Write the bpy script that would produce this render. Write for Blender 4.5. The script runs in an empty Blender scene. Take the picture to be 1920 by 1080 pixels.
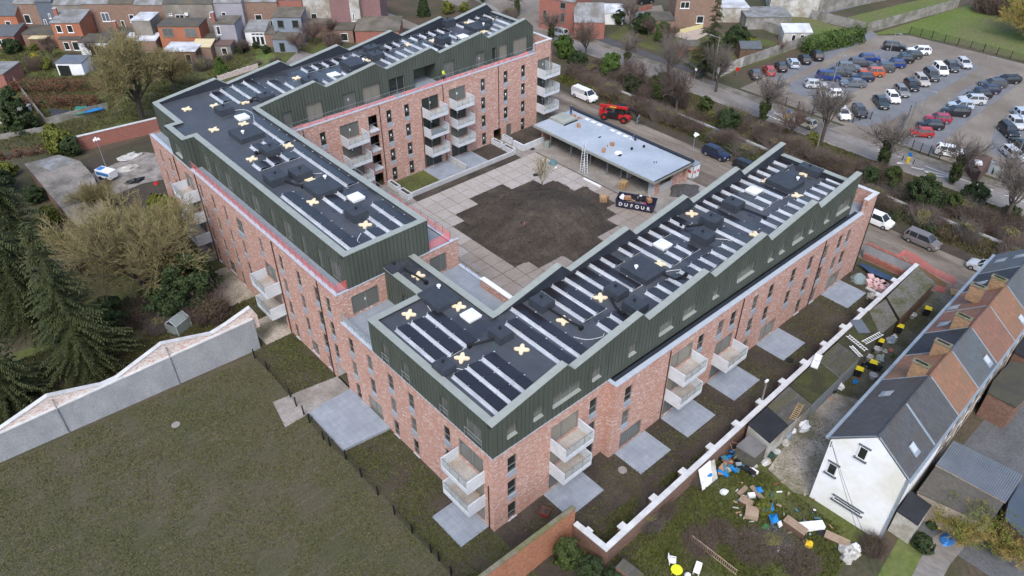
import bpy, bmesh, math, random
from mathutils import Vector, Matrix, noise
R = math.radians
SC = bpy.context.scene
COL = SC.collection
# ---------------------------------------------------------------- camera
CAM = Vector((-24.391, -29.627, 55.197)); PITCH = R(37.3227); YAW = R(48.3024); FPX = 1416.0
D_ = Vector((math.cos(YAW)*math.cos(PITCH), math.sin(YAW)*math.cos(PITCH), -math.sin(PITCH)))
R_ = Vector((math.sin(YAW), -math.cos(YAW), 0)); U_ = R_.cross(D_)
cd = bpy.data.cameras.new('camera'); cam = bpy.data.objects.new('camera', cd); COL.objects.link(cam)
cd.sensor_width = 36; cd.lens = 36*FPX/1920; cd.clip_end = 2000; cd.clip_start = 0.5
cam.matrix_world = Matrix(((R_.x, U_.x, -D_.x, CAM.x), (R_.y, U_.y, -D_.y, CAM.y), (R_.z, U_.z, -D_.z, CAM.z), (0, 0, 0, 1)))
SC.camera = cam
# ---------------------------------------------------------------- sky and sun (overcast late-winter afternoon)
SUN_EL, SUN_AZ = R(50), R(224)          # azimuth: direction TO the sun, from +X towards +Y
w = bpy.data.worlds.new('World'); SC.world = w; w.use_nodes = True
nt = w.node_tree; bg = nt.nodes['Background']
sky = nt.nodes.new('ShaderNodeTexSky'); sky.sky_type = 'NISHITA'; sky.sun_disc = False
sky.sun_elevation = SUN_EL; sky.sun_rotation = math.pi/2-SUN_AZ
sky.air_density = 1.0; sky.dust_density = 3.0; sky.ozone_density = 2.0
nt.links.new(sky.outputs[0], bg.inputs[0]); bg.inputs[1].default_value = 0.145
sd = bpy.data.lights.new('sun', 'SUN'); sd.energy = 0.95; sd.angle = R(22); sd.color = (1, 0.98, 0.96)
so = bpy.data.objects.new('sun', sd); COL.objects.link(so)
sv = Vector((math.cos(SUN_AZ)*math.cos(SUN_EL), math.sin(SUN_AZ)*math.cos(SUN_EL), math.sin(SUN_EL)))
so.rotation_euler = sv.to_track_quat('Z', 'Y').to_euler(); so.location = (0, 0, 90)
vs = SC.view_settings; vs.view_transform = 'Standard'; vs.look = 'None'; vs.exposure = 1.0; vs.gamma = 1.0
try: vs.use_curve_mapping = False
except Exception: pass
SC.render.engine = 'CYCLES'

# ---------------------------------------------------------------- pixel -> place
def ray(px, py): return D_*FPX+R_*(px-960)+U_*(540-py)
def G(px, py, z=0.0):
    v = ray(px, py); return CAM+v*((z-CAM.z)/v.z)
def GY(px, py, y):
    v = ray(px, py); return CAM+v*((y-CAM.y)/v.y)
def GX(px, py, x):
    v = ray(px, py); return CAM+v*((x-CAM.x)/v.x)
def gp(pts, z=0.0): return [G(a, b, z).xy for a, b in pts]
def inpoly(x, y, poly):
    c = False; n = len(poly); j = n-1
    for i in range(n):
        xi, yi = poly[i]; xj, yj = poly[j]
        if (yi > y) != (yj > y) and x < (xj-xi)*(y-yi)/(yj-yi)+xi: c = not c
        j = i
    return c

# ---------------------------------------------------------------- materials
MATS = {}
def newmat(name):
    m = bpy.data.materials.new(name); m.use_nodes = True; MATS[name] = m
    return m, m.node_tree, m.node_tree.nodes['Principled BSDF']
def coordnode(t, coords, stretch=None):
    if coords == 'pos': o = t.nodes.new('ShaderNodeNewGeometry').outputs['Position']
    else: o = t.nodes.new('ShaderNodeTexCoord').outputs['Object']
    if stretch:
        mp = t.nodes.new('ShaderNodeMapping'); mp.inputs['Scale'].default_value = stretch[:3]
        if len(stretch) > 3: mp.inputs['Rotation'].default_value = (0, 0, stretch[3])
        t.links.new(o, mp.inputs[0]); o = mp.outputs[0]
    return o
def mixc(t, fac, a, b, typ='MIX'):
    n = t.nodes.new('ShaderNodeMix'); n.data_type = 'RGBA'; n.blend_type = typ
    for s, v in ((n.inputs[0], fac), (n.inputs[6], a), (n.inputs[7], b)):
        if isinstance(v, (int, float)): s.default_value = v
        elif isinstance(v, tuple): s.default_value = (*v[:3], 1)
        else: t.links.new(v, s)
    return n.outputs[2]
def noisef(t, co, scale, detail=4, rough=0.55, lo=0.35, hi=0.65):
    n = t.nodes.new('ShaderNodeTexNoise'); n.inputs['Scale'].default_value = scale; n.inputs['Detail'].default_value = detail
    n.inputs['Roughness'].default_value = rough
    t.links.new(co, n.inputs['Vector'])
    m = t.nodes.new('ShaderNodeMapRange'); m.inputs[1].default_value = lo; m.inputs[2].default_value = hi
    t.links.new(n.outputs[0], m.inputs[0]); return m.outputs[0]
def mth(t, op, a, b=0.0):
    n = t.nodes.new('ShaderNodeMath'); n.operation = op
    for s, v in ((n.inputs[0], a), (n.inputs[1], b)):
        if isinstance(v, (int, float)): s.default_value = v
        else: t.links.new(v, s)
    return n.outputs[0]
def bumpit(t, bs, h, strength, dist=0.05):
    b = t.nodes.new('ShaderNodeBump'); b.inputs['Strength'].default_value = strength; b.inputs['Distance'].default_value = dist
    t.links.new(h, b.inputs['Height']); t.links.new(b.outputs[0], bs.inputs['Normal'])
def pmat(name, c1, c2=None, scale=1.0, rough=0.8, metal=0.0, bump=0.0, stretch=None, coords='pos', detail=5, c3=None, s3=0.15, lo=0.35, hi=0.65, spec=0.3, fine=0.0):
    if name in MATS: return MATS[name]
    m, t, bs = newmat(name)
    bs.inputs['Roughness'].default_value = rough; bs.inputs['Metallic'].default_value = metal; bs.inputs['Specular IOR Level'].default_value = spec
    if c2 is None: bs.inputs['Base Color'].default_value = (*c1, 1); return m
    co = coordnode(t, coords, stretch); f = noisef(t, co, scale, detail, 0.6, lo, hi)
    c = mixc(t, f, c1, c2)
    if c3: c = mixc(t, noisef(t, co, s3, 4, 0.6, 0.42, 0.62), c, c3)
    if fine:
        ff = noisef(t, co, scale*9, 3, 0.6, 0.3, 0.7); c = mixc(t, fine, c, mixc(t, ff, (0, 0, 0), (1, 1, 1)), 'OVERLAY')
    t.links.new(c, bs.inputs['Base Color'])
    if bump:
        bumpit(t, bs, noisef(t, co, scale*4, 4, 0.7, 0.2, 0.8), bump, 0.08)
    return m
def brickmat(name, cols, w=0.235, h=0.072, mortar=(0.42, 0.38, 0.36), u='x+y', coords='pos', big=None, mw=0.10, bump=0.25):
    if name in MATS: return MATS[name]
    m, t, bs = newmat(name); bs.inputs['Roughness'].default_value = 0.85; bs.inputs['Specular IOR Level'].default_value = 0.2
    co = coordnode(t, coords); sp = t.nodes.new('ShaderNodeSeparateXYZ'); t.links.new(co, sp.inputs[0])
    uu = mth(t, 'ADD', sp.outputs[0], sp.outputs[1]) if u == 'x+y' else (mth(t, 'SUBTRACT', sp.outputs[0], sp.outputs[1]) if u == 'x-y' else sp.outputs[0])
    v = mth(t, 'DIVIDE', sp.outputs[2], h); row = mth(t, 'FLOOR', v)
    ub = mth(t, 'ADD', mth(t, 'DIVIDE', uu, w), mth(t, 'MULTIPLY', row, 0.5)); colm = mth(t, 'FLOOR', ub)
    cx = t.nodes.new('ShaderNodeCombineXYZ'); t.links.new(colm, cx.inputs[0]); t.links.new(row, cx.inputs[1])
    wn = t.nodes.new('ShaderNodeTexWhiteNoise'); wn.noise_dimensions = '2D'; t.links.new(cx.outputs[0], wn.inputs['Vector'])
    rp = t.nodes.new('ShaderNodeValToRGB'); rp.color_ramp.interpolation = 'CONSTANT'
    el = rp.color_ramp.elements
    n = len(cols); el[0].position = 0; el[0].color = (*cols[0], 1); el[1].position = 1.0/n; el[1].color = (*cols[1], 1)
    for i in range(2, n):
        e = el.new(i/n); e.color = (*cols[i], 1)
    t.links.new(wn.outputs['Value'], rp.inputs[0])
    fu = mth(t, 'FRACT', ub); fv = mth(t, 'FRACT', v)
    mm = mth(t, 'MAXIMUM', mth(t, 'LESS_THAN', fu, mw*0.5), mth(t, 'LESS_THAN', fv, mw*1.6))
    c = mixc(t, mm, rp.outputs[0], mortar)
    f = noisef(t, co, 0.45, 5, 0.65, 0.35, 0.7); c = mixc(t, mth(t, 'MULTIPLY', f, 0.35), c, big or (0.30, 0.12, 0.08))
    t.links.new(c, bs.inputs['Base Color']); bumpit(t, bs, mth(t, 'SUBTRACT', 1.0, mm), bump, 0.02)
    return m
def tilemat(name, c1, c2, tw=0.28, th=0.32, c3=None, rough=0.6, bump=0.8):
    """roof tiles: local x along the ridge, local y across (plan)"""
    if name in MATS: return MATS[name]
    m, t, bs = newmat(name); bs.inputs['Roughness'].default_value = rough; bs.inputs['Specular IOR Level'].default_value = 0.35
    co = coordnode(t, 'obj'); sp = t.nodes.new('ShaderNodeSeparateXYZ'); t.links.new(co, sp.inputs[0])
    u = mth(t, 'DIVIDE', sp.outputs[0], tw); v = mth(t, 'DIVIDE', sp.outputs[1], th)
    cx = t.nodes.new('ShaderNodeCombineXYZ'); t.links.new(mth(t, 'FLOOR', u), cx.inputs[0]); t.links.new(mth(t, 'FLOOR', v), cx.inputs[1])
    wn = t.nodes.new('ShaderNodeTexWhiteNoise'); wn.noise_dimensions = '2D'; t.links.new(cx.outputs[0], wn.inputs['Vector'])
    c = mixc(t, wn.outputs['Value'], c1, c2)
    if c3: c = mixc(t, noisef(t, co, 0.5, 5, 0.65, 0.45, 0.7), c, c3)
    t.links.new(c, bs.inputs['Base Color'])
    hu = mth(t, 'SINE', mth(t, 'MULTIPLY', u, 6.2832)); hv = mth(t, 'FRACT', v)
    bumpit(t, bs, mth(t, 'ADD', mth(t, 'MULTIPLY', hu, 0.35), hv), bump, 0.06)
    return m
def glassmat(name, c, rough=0.08, alpha=1.0, spec=0.6):
    if name in MATS: return MATS[name]
    m, t, bs = newmat(name); bs.inputs['Base Color'].default_value = (*c, 1); bs.inputs['Roughness'].default_value = rough
    bs.inputs['Specular IOR Level'].default_value = spec; bs.inputs['Alpha'].default_value = alpha
    return m
def gridmat(name, c1, c2, lines, scale=0.5, lw=0.03, dark=0.75, rough=0.6, wet=None, spec=0.4, fine=0.08, c3=None):
    """surface with fine joint lines every lines=(dx, dy) metres and optional damp patches"""
    m, t, bs = newmat(name); bs.inputs['Specular IOR Level'].default_value = spec
    co = coordnode(t, 'pos'); sp = t.nodes.new('ShaderNodeSeparateXYZ'); t.links.new(co, sp.inputs[0])
    c = mixc(t, noisef(t, co, scale, 6, .6), c1, c2)
    if c3: c = mixc(t, noisef(t, co, scale*.35, 5, .65, .45, .62), c, c3)
    ff = noisef(t, co, scale*14, 3, .6, .3, .7); c = mixc(t, fine, c, mixc(t, ff, (0, 0, 0), (1, 1, 1)), 'OVERLAY')
    mk = mth(t, 'MAXIMUM', mth(t, 'LESS_THAN', mth(t, 'FRACT', mth(t, 'DIVIDE', sp.outputs[0], lines[0])), lw/lines[0]), mth(t, 'LESS_THAN', mth(t, 'FRACT', mth(t, 'DIVIDE', sp.outputs[1], lines[1])), lw/lines[1]))
    c = mixc(t, mth(t, 'MULTIPLY', mk, 1-dark), c, (0, 0, 0)); r = rough
    if wet:
        wf = noisef(t, co, wet, 5, .6, .52, .60); c = mixc(t, mth(t, 'MULTIPLY', wf, .35), c, (0.01, 0.012, 0.015))
        mr = t.nodes.new('ShaderNodeMapRange'); mr.inputs[3].default_value = rough; mr.inputs[4].default_value = .12; t.links.new(wf, mr.inputs[0]); t.links.new(mr.outputs[0], bs.inputs['Roughness'])
    else: bs.inputs['Roughness'].default_value = r
    t.links.new(c, bs.inputs['Base Color']); return m

# ---------------------------------------------------------------- mesh collector
class MB:
    def __init__(s): s.v = []; s.f = []; s.mi = []
    def face(s, pts, mi=0):
        i = len(s.v); s.v.extend([tuple(p) for p in pts]); s.f.append(tuple(range(i, i+len(pts)))); s.mi.append(mi); return s
    def add(s, verts, faces, mi=0):
        i = len(s.v); s.v.extend([tuple(p) for p in verts])
        for f in faces: s.f.append(tuple(i+k for k in f)); s.mi.append(mi)
        return s
    def box(s, x0, x1, y0, y1, z0, z1, mi=0):
        return s.hexa([(x0, y0, z0), (x1, y0, z0), (x1, y1, z0), (x0, y1, z0), (x0, y0, z1), (x1, y0, z1), (x1, y1, z1), (x0, y1, z1)], mi)
    def hexa(s, p, mi=0):
        return s.add(p, [(0, 3, 2, 1), (4, 5, 6, 7), (0, 1, 5, 4), (1, 2, 6, 5), (2, 3, 7, 6), (3, 0, 4, 7)], mi)
    def prism(s, poly, z0, z1, mi=0):
        n = len(poly)
        a = sum(poly[i][0]*poly[(i+1) % n][1]-poly[(i+1) % n][0]*poly[i][1] for i in range(n))
        if a < 0: poly = poly[::-1]
        vs_ = [(p[0], p[1], z0) for p in poly]+[(p[0], p[1], z1) for p in poly]
        return s.add(vs_, [tuple(range(n-1, -1, -1)), tuple(range(n, 2*n))]+[(i, (i+1) % n, n+(i+1) % n, n+i) for i in range(n)], mi)
    def obox(s, c, size, rz=0.0, mi=0, tilt=0.0):
        hx, hy, hz = size[0]/2, size[1]/2, size[2]/2
        M = Matrix.Rotation(rz, 3, 'Z') @ Matrix.Rotation(tilt, 3, 'X'); c = Vector(c)
        return s.hexa([c+M @ Vector((a*hx, b*hy, d*hz)) for d in (-1, 1) for a, b in ((-1, -1), (1, -1), (1, 1), (-1, 1))], mi)
    def beam(s, a, b, wd, ht=None, mi=0):
        a, b = Vector(a), Vector(b); ht = ht or wd; d = (b-a).normalized()
        r = d.cross(Vector((0, 0, 1)))
        r = r.normalized() if r.length > 1e-4 else Vector((1, 0, 0))
        u = r.cross(d); r = r*wd/2; u = u*ht/2
        return s.hexa([a-r-u, a+r-u, b+r-u, b-r-u, a-r+u, a+r+u, b+r+u, b-r+u], mi)
    def tube(s, a, b, r0, r1=None, n=6, mi=0, caps=True):
        a, b = Vector(a), Vector(b); r1 = r0 if r1 is None else r1; d = (b-a).normalized()
        x = d.orthogonal().normalized(); y = d.cross(x)
        v = []
        for c, r in ((a, r0), (b, r1)):
            for i in range(n):
                t = 6.28318*i/n; v.append(c+x*(math.cos(t)*r)+y*(math.sin(t)*r))
        f = [(i, (i+1) % n, n+(i+1) % n, n+i) for i in range(n)]
        if caps: f += [tuple(range(n-1, -1, -1)), tuple(range(n, 2*n))]
        return s.add(v, f, mi)
    def lathe(s, c, prof, n=10, mi=0):
        """prof: list of (r, z) bottom to top"""
        v = []; f = []
        for r, z in prof:
            for i in range(n):
                t = 6.28318*i/n; v.append((c[0]+math.cos(t)*r, c[1]+math.sin(t)*r, c[2]+z))
        for k in range(len(prof)-1):
            for i in range(n): f.append((k*n+i, k*n+(i+1) % n, (k+1)*n+(i+1) % n, (k+1)*n+i))
        f += [tuple(range(n-1, -1, -1)), tuple(range((len(prof)-1)*n, len(prof)*n))]
        return s.add(v, f, mi)
    def strip(s, A, B, mi=0):
        for i in range(len(A)-1): s.face([A[i], A[i+1], B[i+1], B[i]], mi)
        return s
    def mesh(s, name, mats, off=(0, 0, 0)):
        me = bpy.data.meshes.new(name)
        me.from_pydata([(a-off[0], b-off[1], c-off[2]) for a, b, c in s.v], [], s.f)
        for m in (mats if isinstance(mats, (list, tuple)) else [mats]): me.materials.append(m)
        if any(s.mi): me.polygons.foreach_set('material_index', s.mi)
        me.update(); return me
    def build(s, name, mats, parent=None, local=False, smooth=False):
        """vertices in world coordinates unless local=True (then in the parent's frame)"""
        off = (0, 0, 0)
        if parent is not None and not local: off = WL.get(parent.name, (0, 0, 0))
        me = s.mesh(name, mats, off)
        if smooth: me.polygons.foreach_set('use_smooth', [True]*len(me.polygons))
        o = bpy.data.objects.new(name, me); COL.objects.link(o)
        if parent is not None: o.parent = parent; WL[o.name] = WL.get(parent.name, (0, 0, 0))
        return o
WL = {}
def tag(o, label=None, cat=None, group=None, kind=None):
    if label: o['label'] = label
    if cat: o['category'] = cat
    if group: o['group'] = group
    if kind: o['kind'] = kind
    return o
def thing(name, label, cat, loc=(0, 0, 0), rz=0.0, group=None):
    o = bpy.data.objects.new(name, None); COL.objects.link(o); o.location = loc; o.rotation_euler = (0, 0, rz); o.empty_display_size = 0.3
    WL[o.name] = tuple(loc); return tag(o, label, cat, group)
def empty(name, parent):
    o = bpy.data.objects.new(name, None); COL.objects.link(o); o.parent = parent; WL[o.name] = WL.get(parent.name, (0, 0, 0)); return o
def link(name, me, parent=None, loc=(0, 0, 0), rz=0.0, sc=None):
    o = bpy.data.objects.new(name, me); COL.objects.link(o); o.parent = parent; o.location = loc; o.rotation_euler = (0, 0, rz)
    if sc: o.scale = sc if isinstance(sc, (tuple, list)) else (sc, sc, sc)
    return o
def single(mb, name, mats, label, cat, group=None, base=None, smooth=False):
    """one-mesh thing; vertices in world coordinates, origin at its base"""
    if base is None:
        n = len(mb.v); base = (sum(p[0] for p in mb.v)/n, sum(p[1] for p in mb.v)/n, min(p[2] for p in mb.v))
    me = mb.mesh(name, mats, base)
    if smooth: me.polygons.foreach_set('use_smooth', [True]*len(me.polygons))
    o = bpy.data.objects.new(name, me); COL.objects.link(o); o.location = base
    return tag(o, label, cat, group)
def kids(o): return [c for c in KID.get(o.name, [])]
def copy_tree(o, parent=None):
    c = o.copy(); COL.objects.link(c)
    if parent is not None: c.parent = parent
    for ch in o.children: copy_tree(ch, c)
    return c
def rnd(a, b): return random.uniform(a, b)
random.seed(7)
# ---------------------------------------------------------------- palette
M_brick = brickmat('pink_mixed_brick', [(0.40, 0.215, 0.165), (0.46, 0.265, 0.21), (0.35, 0.175, 0.135), (0.43, 0.235, 0.18), (0.50, 0.36, 0.31), (0.41, 0.23, 0.18), (0.30, 0.16, 0.135), (0.47, 0.30, 0.24), (0.60, 0.52, 0.48), (0.40, 0.22, 0.17)], mortar=(0.46, 0.36, 0.32), big=(0.38, 0.19, 0.14))
M_green = pmat('green_zinc', (0.070, 0.084, 0.070), (0.088, 0.104, 0.088), 0.6, 0.5, 0.2, 0.0, stretch=(1, 1, 0.3), spec=0.4)
M_seam = pmat('dark_green_joint', (0.02, 0.028, 0.024), rough=0.6)
M_coping = pmat('sage_grey_coping', (0.285, 0.31, 0.28), (0.325, 0.35, 0.315), 1.5, 0.5, 0.2)
M_copblue = pmat('pale_aluminium_coping', (0.42, 0.48, 0.56), (0.50, 0.55, 0.61), 1.2, 0.45, 0.2)
M_white_cop = pmat('white_concrete_coping', (0.56, 0.57, 0.58), (0.42, 0.43, 0.43), 1.2, 0.8)
M_deck = gridmat('bitumen_membrane', (0.054, 0.061, 0.072), (0.068, 0.076, 0.088), (1.0, 7.5), 0.4, 0.035, 0.72, 0.6, 0.22, 0.4, 0.08, (0.047, 0.053, 0.064))
M_deckdark = pmat('bitumen_upstand', (0.020, 0.026, 0.037), (0.028, 0.035, 0.047), 0.6, 0.65)
M_box = pmat('bitumen_box', (0.030, 0.038, 0.048), (0.042, 0.050, 0.062), 1.5, 0.6)
M_alu = pmat('bright_aluminium', (0.60, 0.63, 0.66), (0.42, 0.455, 0.50), 1.6, 0.35, 0.3, stretch=(1, 0.4, 1))
M_pv = pmat('solar_cell_black', (0.014, 0.0135, 0.017), (0.020, 0.018, 0.023), 0.7, 0.28, spec=0.45)
M_pvf = pmat('solar_frame_black', (0.012, 0.012, 0.014), rough=0.4)
M_cream = pmat('cream_insulation', (0.66, 0.56, 0.36), (0.74, 0.64, 0.44), 3.0, 0.8)
M_skyl = pmat('opal_dome', (0.72, 0.75, 0.76), (0.62, 0.66, 0.68), 1.5, 0.35)
M_white = pmat('white_paint', (0.74, 0.75, 0.76), (0.66, 0.68, 0.70), 0.8, 0.55)
M_conc = pmat('pale_concrete', (0.44, 0.45, 0.46), (0.36, 0.37, 0.38), 1.2, 0.85, bump=0.05, fine=0.15)
M_balc = pmat('white_balcony_concrete', (0.54, 0.57, 0.605), (0.455, 0.485, 0.52), 1.1, 0.75, fine=0.1)
M_balfl = pmat('balcony_floor', (0.30, 0.26, 0.22), (0.40, 0.38, 0.35), 0.7, 0.8, fine=0.15)
M_patio = gridmat('bluestone_patio', (0.235, 0.268, 0.312), (0.285, 0.318, 0.36), (0.6, 0.9), 1.6, 0.014, 0.5, 0.5, None, 0.4, 0.14, (0.22, 0.25, 0.29))
M_terr = pmat('terrace_tile', (0.21, 0.24, 0.275), (0.26, 0.29, 0.325), 0.9, 0.6, fine=0.1)
M_frame = pmat('grey_window_frame', (0.16, 0.17, 0.17), rough=0.5)
M_winpan = pmat('pale_spandrel_panel', (0.36, 0.41, 0.47), (0.31, 0.355, 0.41), 2.0, 0.4, 0.2)
M_pane = glassmat('window_glass', (0.022, 0.027, 0.025), 0.1)
M_pane2 = glassmat('window_glass_grey', (0.11, 0.115, 0.105), 0.12)
M_pane3 = glassmat('window_glass_beige', (0.19, 0.18, 0.15), 0.14)
M_clear = glassmat('clear_glass', (0.5, 0.6, 0.62), 0.06, 0.22)
M_net = glassmat('red_net', (0.85, 0.16, 0.15), 0.7, 0.42, 0.1)
M_netd = glassmat('red_net_folded', (0.85, 0.20, 0.19), 0.7, 0.5, 0.1)
M_pipe = pmat('dark_pipe', (0.035, 0.027, 0.027), rough=0.5)
M_steel = pmat('galvanised_steel', (0.35, 0.37, 0.39), (0.28, 0.30, 0.32), 2.0, 0.45, 0.5)
M_black = pmat('black_metal', (0.012, 0.013, 0.014), rough=0.5)
M_sticker = pmat('white_sticker', (0.7, 0.74, 0.72), rough=0.6)
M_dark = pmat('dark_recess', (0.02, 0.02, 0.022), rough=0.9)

# ---------------------------------------------------------------- apartment building
BLD = thing('apartment_building', 'large new U-shaped apartment building in pink brick with green metal top storey', 'building', (0, 0, 0))
FL = 2.97
def P3(ax, c, u, z, off=0.0):
    """point on a wall plane: ax 'x' means plane X=c with u=y; off moves along the outward normal"""
    return (c+off, u, z) if ax == 'x' else (u, c+off, z)
def wall_mb(mb, ax, c, sgn, u0, u1, z0, z1, holes, rec=0.16, mi=0):
    us = sorted({u0, u1, *[h[0] for h in holes], *[h[1] for h in holes]}); us = [u for u in us if u0 <= u <= u1]
    zs = sorted({z0, z1, *[h[2] for h in holes], *[h[3] for h in holes]}); zs = [z for z in zs if z0 <= z <= z1]
    for i in range(len(us)-1):
        for k in range(len(zs)-1):
            um, zm = (us[i]+us[i+1])/2, (zs[k]+zs[k+1])/2
            if any(h[0] < um < h[1] and h[2] < zm < h[3] for h in holes): continue
            q = [P3(ax, c, us[i], zs[k]), P3(ax, c, us[i+1], zs[k]), P3(ax, c, us[i+1], zs[k+1]), P3(ax, c, us[i], zs[k+1])]
            mb.face(q if (ax == 'y') == (sgn < 0) else q[::-1], mi)
    d = -sgn*rec
    for a, b, lo, hi in holes:
        for (ua, za), (ub, zb) in (((a, lo), (a, hi)), ((a, hi), (b, hi)), ((b, hi), (b, lo)), ((b, lo), (a, lo))):
            mb.face([P3(ax, c, ua, za), P3(ax, c, ub, zb), P3(ax, c, ub, zb, d), P3(ax, c, ua, za, d)], mi)
def fbox(mb, ax, c, sgn, u0, u1, z0, z1, o0, o1, mi=0):
    a, b = sorted((c+sgn*o0, c+sgn*o1))
    if ax == 'x': mb.box(a, b, u0, u1, z0, z1, mi)
    else: mb.box(u0, u1, a, b, z0, z1, mi)
def window(ax, c, sgn, u0, u1, z0, z1, parent=BLD, panel=None, mull=(), trans=(), pane=None, rec=0.16, sill=False, sticker=False, fr=0.06, rail=False):
    wn = empty('window', parent)
    f = MB()
    fbox(f, ax, c, sgn, u0, u0+fr, z0, z1, -rec, -rec+0.07); fbox(f, ax, c, sgn, u1-fr, u1, z0, z1, -rec, -rec+0.07)
    fbox(f, ax, c, sgn, u0+fr, u1-fr, z0, z0+fr, -rec, -rec+0.07); fbox(f, ax, c, sgn, u0+fr, u1-fr, z1-fr, z1, -rec, -rec+0.07)
    for m_ in mull: fbox(f, ax, c, sgn, m_-fr/2, m_+fr/2, z0+fr, z1-fr, -rec, -rec+0.075)
    for m_ in trans: fbox(f, ax, c, sgn, u0+fr, u1-fr, m_-fr/2, m_+fr/2, -rec, -rec+0.065)
    f.build('frame', M_frame, wn)
    p = MB(); fbox(p, ax, c, sgn, u0+fr/2, u1-fr/2, z0+fr/2, z1-fr/2, -rec-0.02, -rec+0.02); p.build('pane', pane or M_pane, wn)
    if panel is not None:
        q = MB(); fbox(q, ax, c, sgn, u0, u1, panel, z0, -0.10, 0.02); q.build('spandrel_panel', M_winpan, wn)
    if sill:
        q = MB(); fbox(q, ax, c, sgn, u0-0.03, u1+0.03, z0-0.06, z0-0.003, -0.1, 0.09); q.build('sill', M_copblue, wn)
    if sticker:
        q = MB(); um = (u0+u1)/2+rnd(-0.1, 0.1); zm = (z0+z1)/2+0.1; fbox(q, ax, c, sgn, um-0.11, um+0.11, zm-0.16, zm+0.16, -rec+0.022, -rec+0.026); q.build('sticker', M_sticker, wn)
    if rail:
        q = MB(); fbox(q, ax, c, sgn, u0-0.05, u1+0.05, z0+0.95, z0+1.0, 0.05, 0.1); fbox(q, ax, c, sgn, u0-0.05, u0-0.01, z0, z0+0.95, 0.05, 0.09)
        fbox(q, ax, c, sgn, u1+0.01, u1+0.05, z0, z0+0.95, 0.05, 0.09); fbox(q, ax, c, sgn, u0, u1, z0+0.5, z0+0.53, 0.05, 0.08); q.build('guard_rail', M_steel, wn)
    return wn

def std_holes(cols, levels, w):   # (hole, glass bottom) for window columns
    return [(u, u+w, (FL*k-0.28 if k else 0.12), FL*k+2.22, k) for u in cols for k in levels]

# --- brick of the west face, X = 0
wl = [(u, u+0.9, k) for u in (5.5, 10.6, 13.75, 17.15, 20.35) for k in (0, 1, 2)]
wl = [x for x in wl if not (x[2] == 0 and x[0] in (5.5, 17.15))]
wl += [(u, u+0.85, k) for u in (23.72, 25.9, 29.4, 33.05) for k in (1, 2, 3)]
wl += [(u, u+0.8, k) for u in (42.75, 45.95, 49.2) for k in (1, 2)]
wl += [(u, u+0.75, 3) for u in (37.5, 46.0, 49.25, 52.6)]+[(52.6, 53.3, k) for k in (0, 1, 2)]
wl += [(32.8, 33.6, 0), (45.9, 46.6, 0), (39.0, 39.7, 0)]
wl += [(u, u+0.7, k) for u in (61.5, 64.6) for k in (0, 1, 2, 3)]
wide = [(42.0, 43.7, 3), (28.5, 30.0, 0), (25.75, 26.6, 0), (48.2, 49.9, 0)]
holes = []; specs = []
for a, b, k in wl:
    g0 = FL*k+0.3 if k else 0.12; pn = FL*k-0.28 if k else None
    holes.append((a, b, pn if pn is not None else g0, FL*k+2.22)); specs.append((a, b, g0, FL*k+2.22, pn, k))
for a, b, k in wide:
    g0 = FL*k+0.3 if k else 0.5; pn = FL*k-0.28 if k else None
    holes.append((a, b, pn if pn is not None else g0, FL*k+2.22)); specs.append((a, b, g0, FL*k+2.22, pn, k))
doorsW = [(1.2, 4.4, 0), (1.2, 4.4, 1), (1.2, 4.4, 2), (16.5, 19.0, 0), (35.6, 38.2, 0), (35.6, 38.2, 1), (35.6, 38.2, 2)]+[(54.9, 57.5, k) for k in (0, 1, 2, 3)]
for a, b, k in doorsW: holes.append((a, b, FL*k+0.03, FL*k+2.22))
holes.append((22.75, 25.1, 0.0, 2.25))                              # passage
WB = MB()
wall_mb(WB, 'x', 0, -1, 0, 22.2, 0, 9.24, [h for h in holes if h[1] <= 22.2])
wall_mb(WB, 'x', 0, -1, 22.2, 67.0, 0, 12.36, [h for h in holes if h[0] >= 22.2])
for s in specs: window('x', 0, -1, s[0], s[1], s[2], s[3], panel=s[4], trans=(s[2]+0.75,), pane=random.choice([M_pane, M_pane, M_pane2]), mull=((s[0]+s[1])/2,) if s[1]-s[0] > 1.2 else (), sill=(s[5] == 0))
for a, b, k in doorsW: window('x', 0, -1, a, b, FL*k+0.03, FL*k+2.22, mull=((a+b)/2+rnd(-.2, .2),), pane=random.choice([M_pane2, M_pane3, M_pane3]), fr=0.09)
# --- south faces
hs = []; sp = []
for u, ks in ((1.53, (0, 1, 2)), (10.99, (0, 1, 2))):
    for k in ks:
        g0 = FL*k+0.3 if k else 0.12; pn = FL*k-0.28 if k else None; hs.append((u, u+0.97, pn if pn is not None else g0, FL*k+2.22)); sp.append((u, u+0.97, g0, FL*k+2.22, pn, k))
d0 = [(6.35, 9.65, k) for k in (0, 1, 2)]
for a, b, k in d0: hs.append((a, b, FL*k+0.03, FL*k+2.22))
wall_mb(WB, 'y', 0, -1, 0, 13.08, 0, 9.24, hs)
for s in sp: window('y', 0, -1, s[0], s[1], s[2], s[3], panel=s[4], trans=(s[2]+0.75,), sill=(s[5] == 0))
for a, b, k in d0: window('y', 0, -1, a, b, FL*k+0.03, FL*k+2.22, mull=(a+1.35,), pane=M_pane3 if k else M_pane2, fr=0.09)
YS = -1.02
hs = []; sp = []
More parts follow.
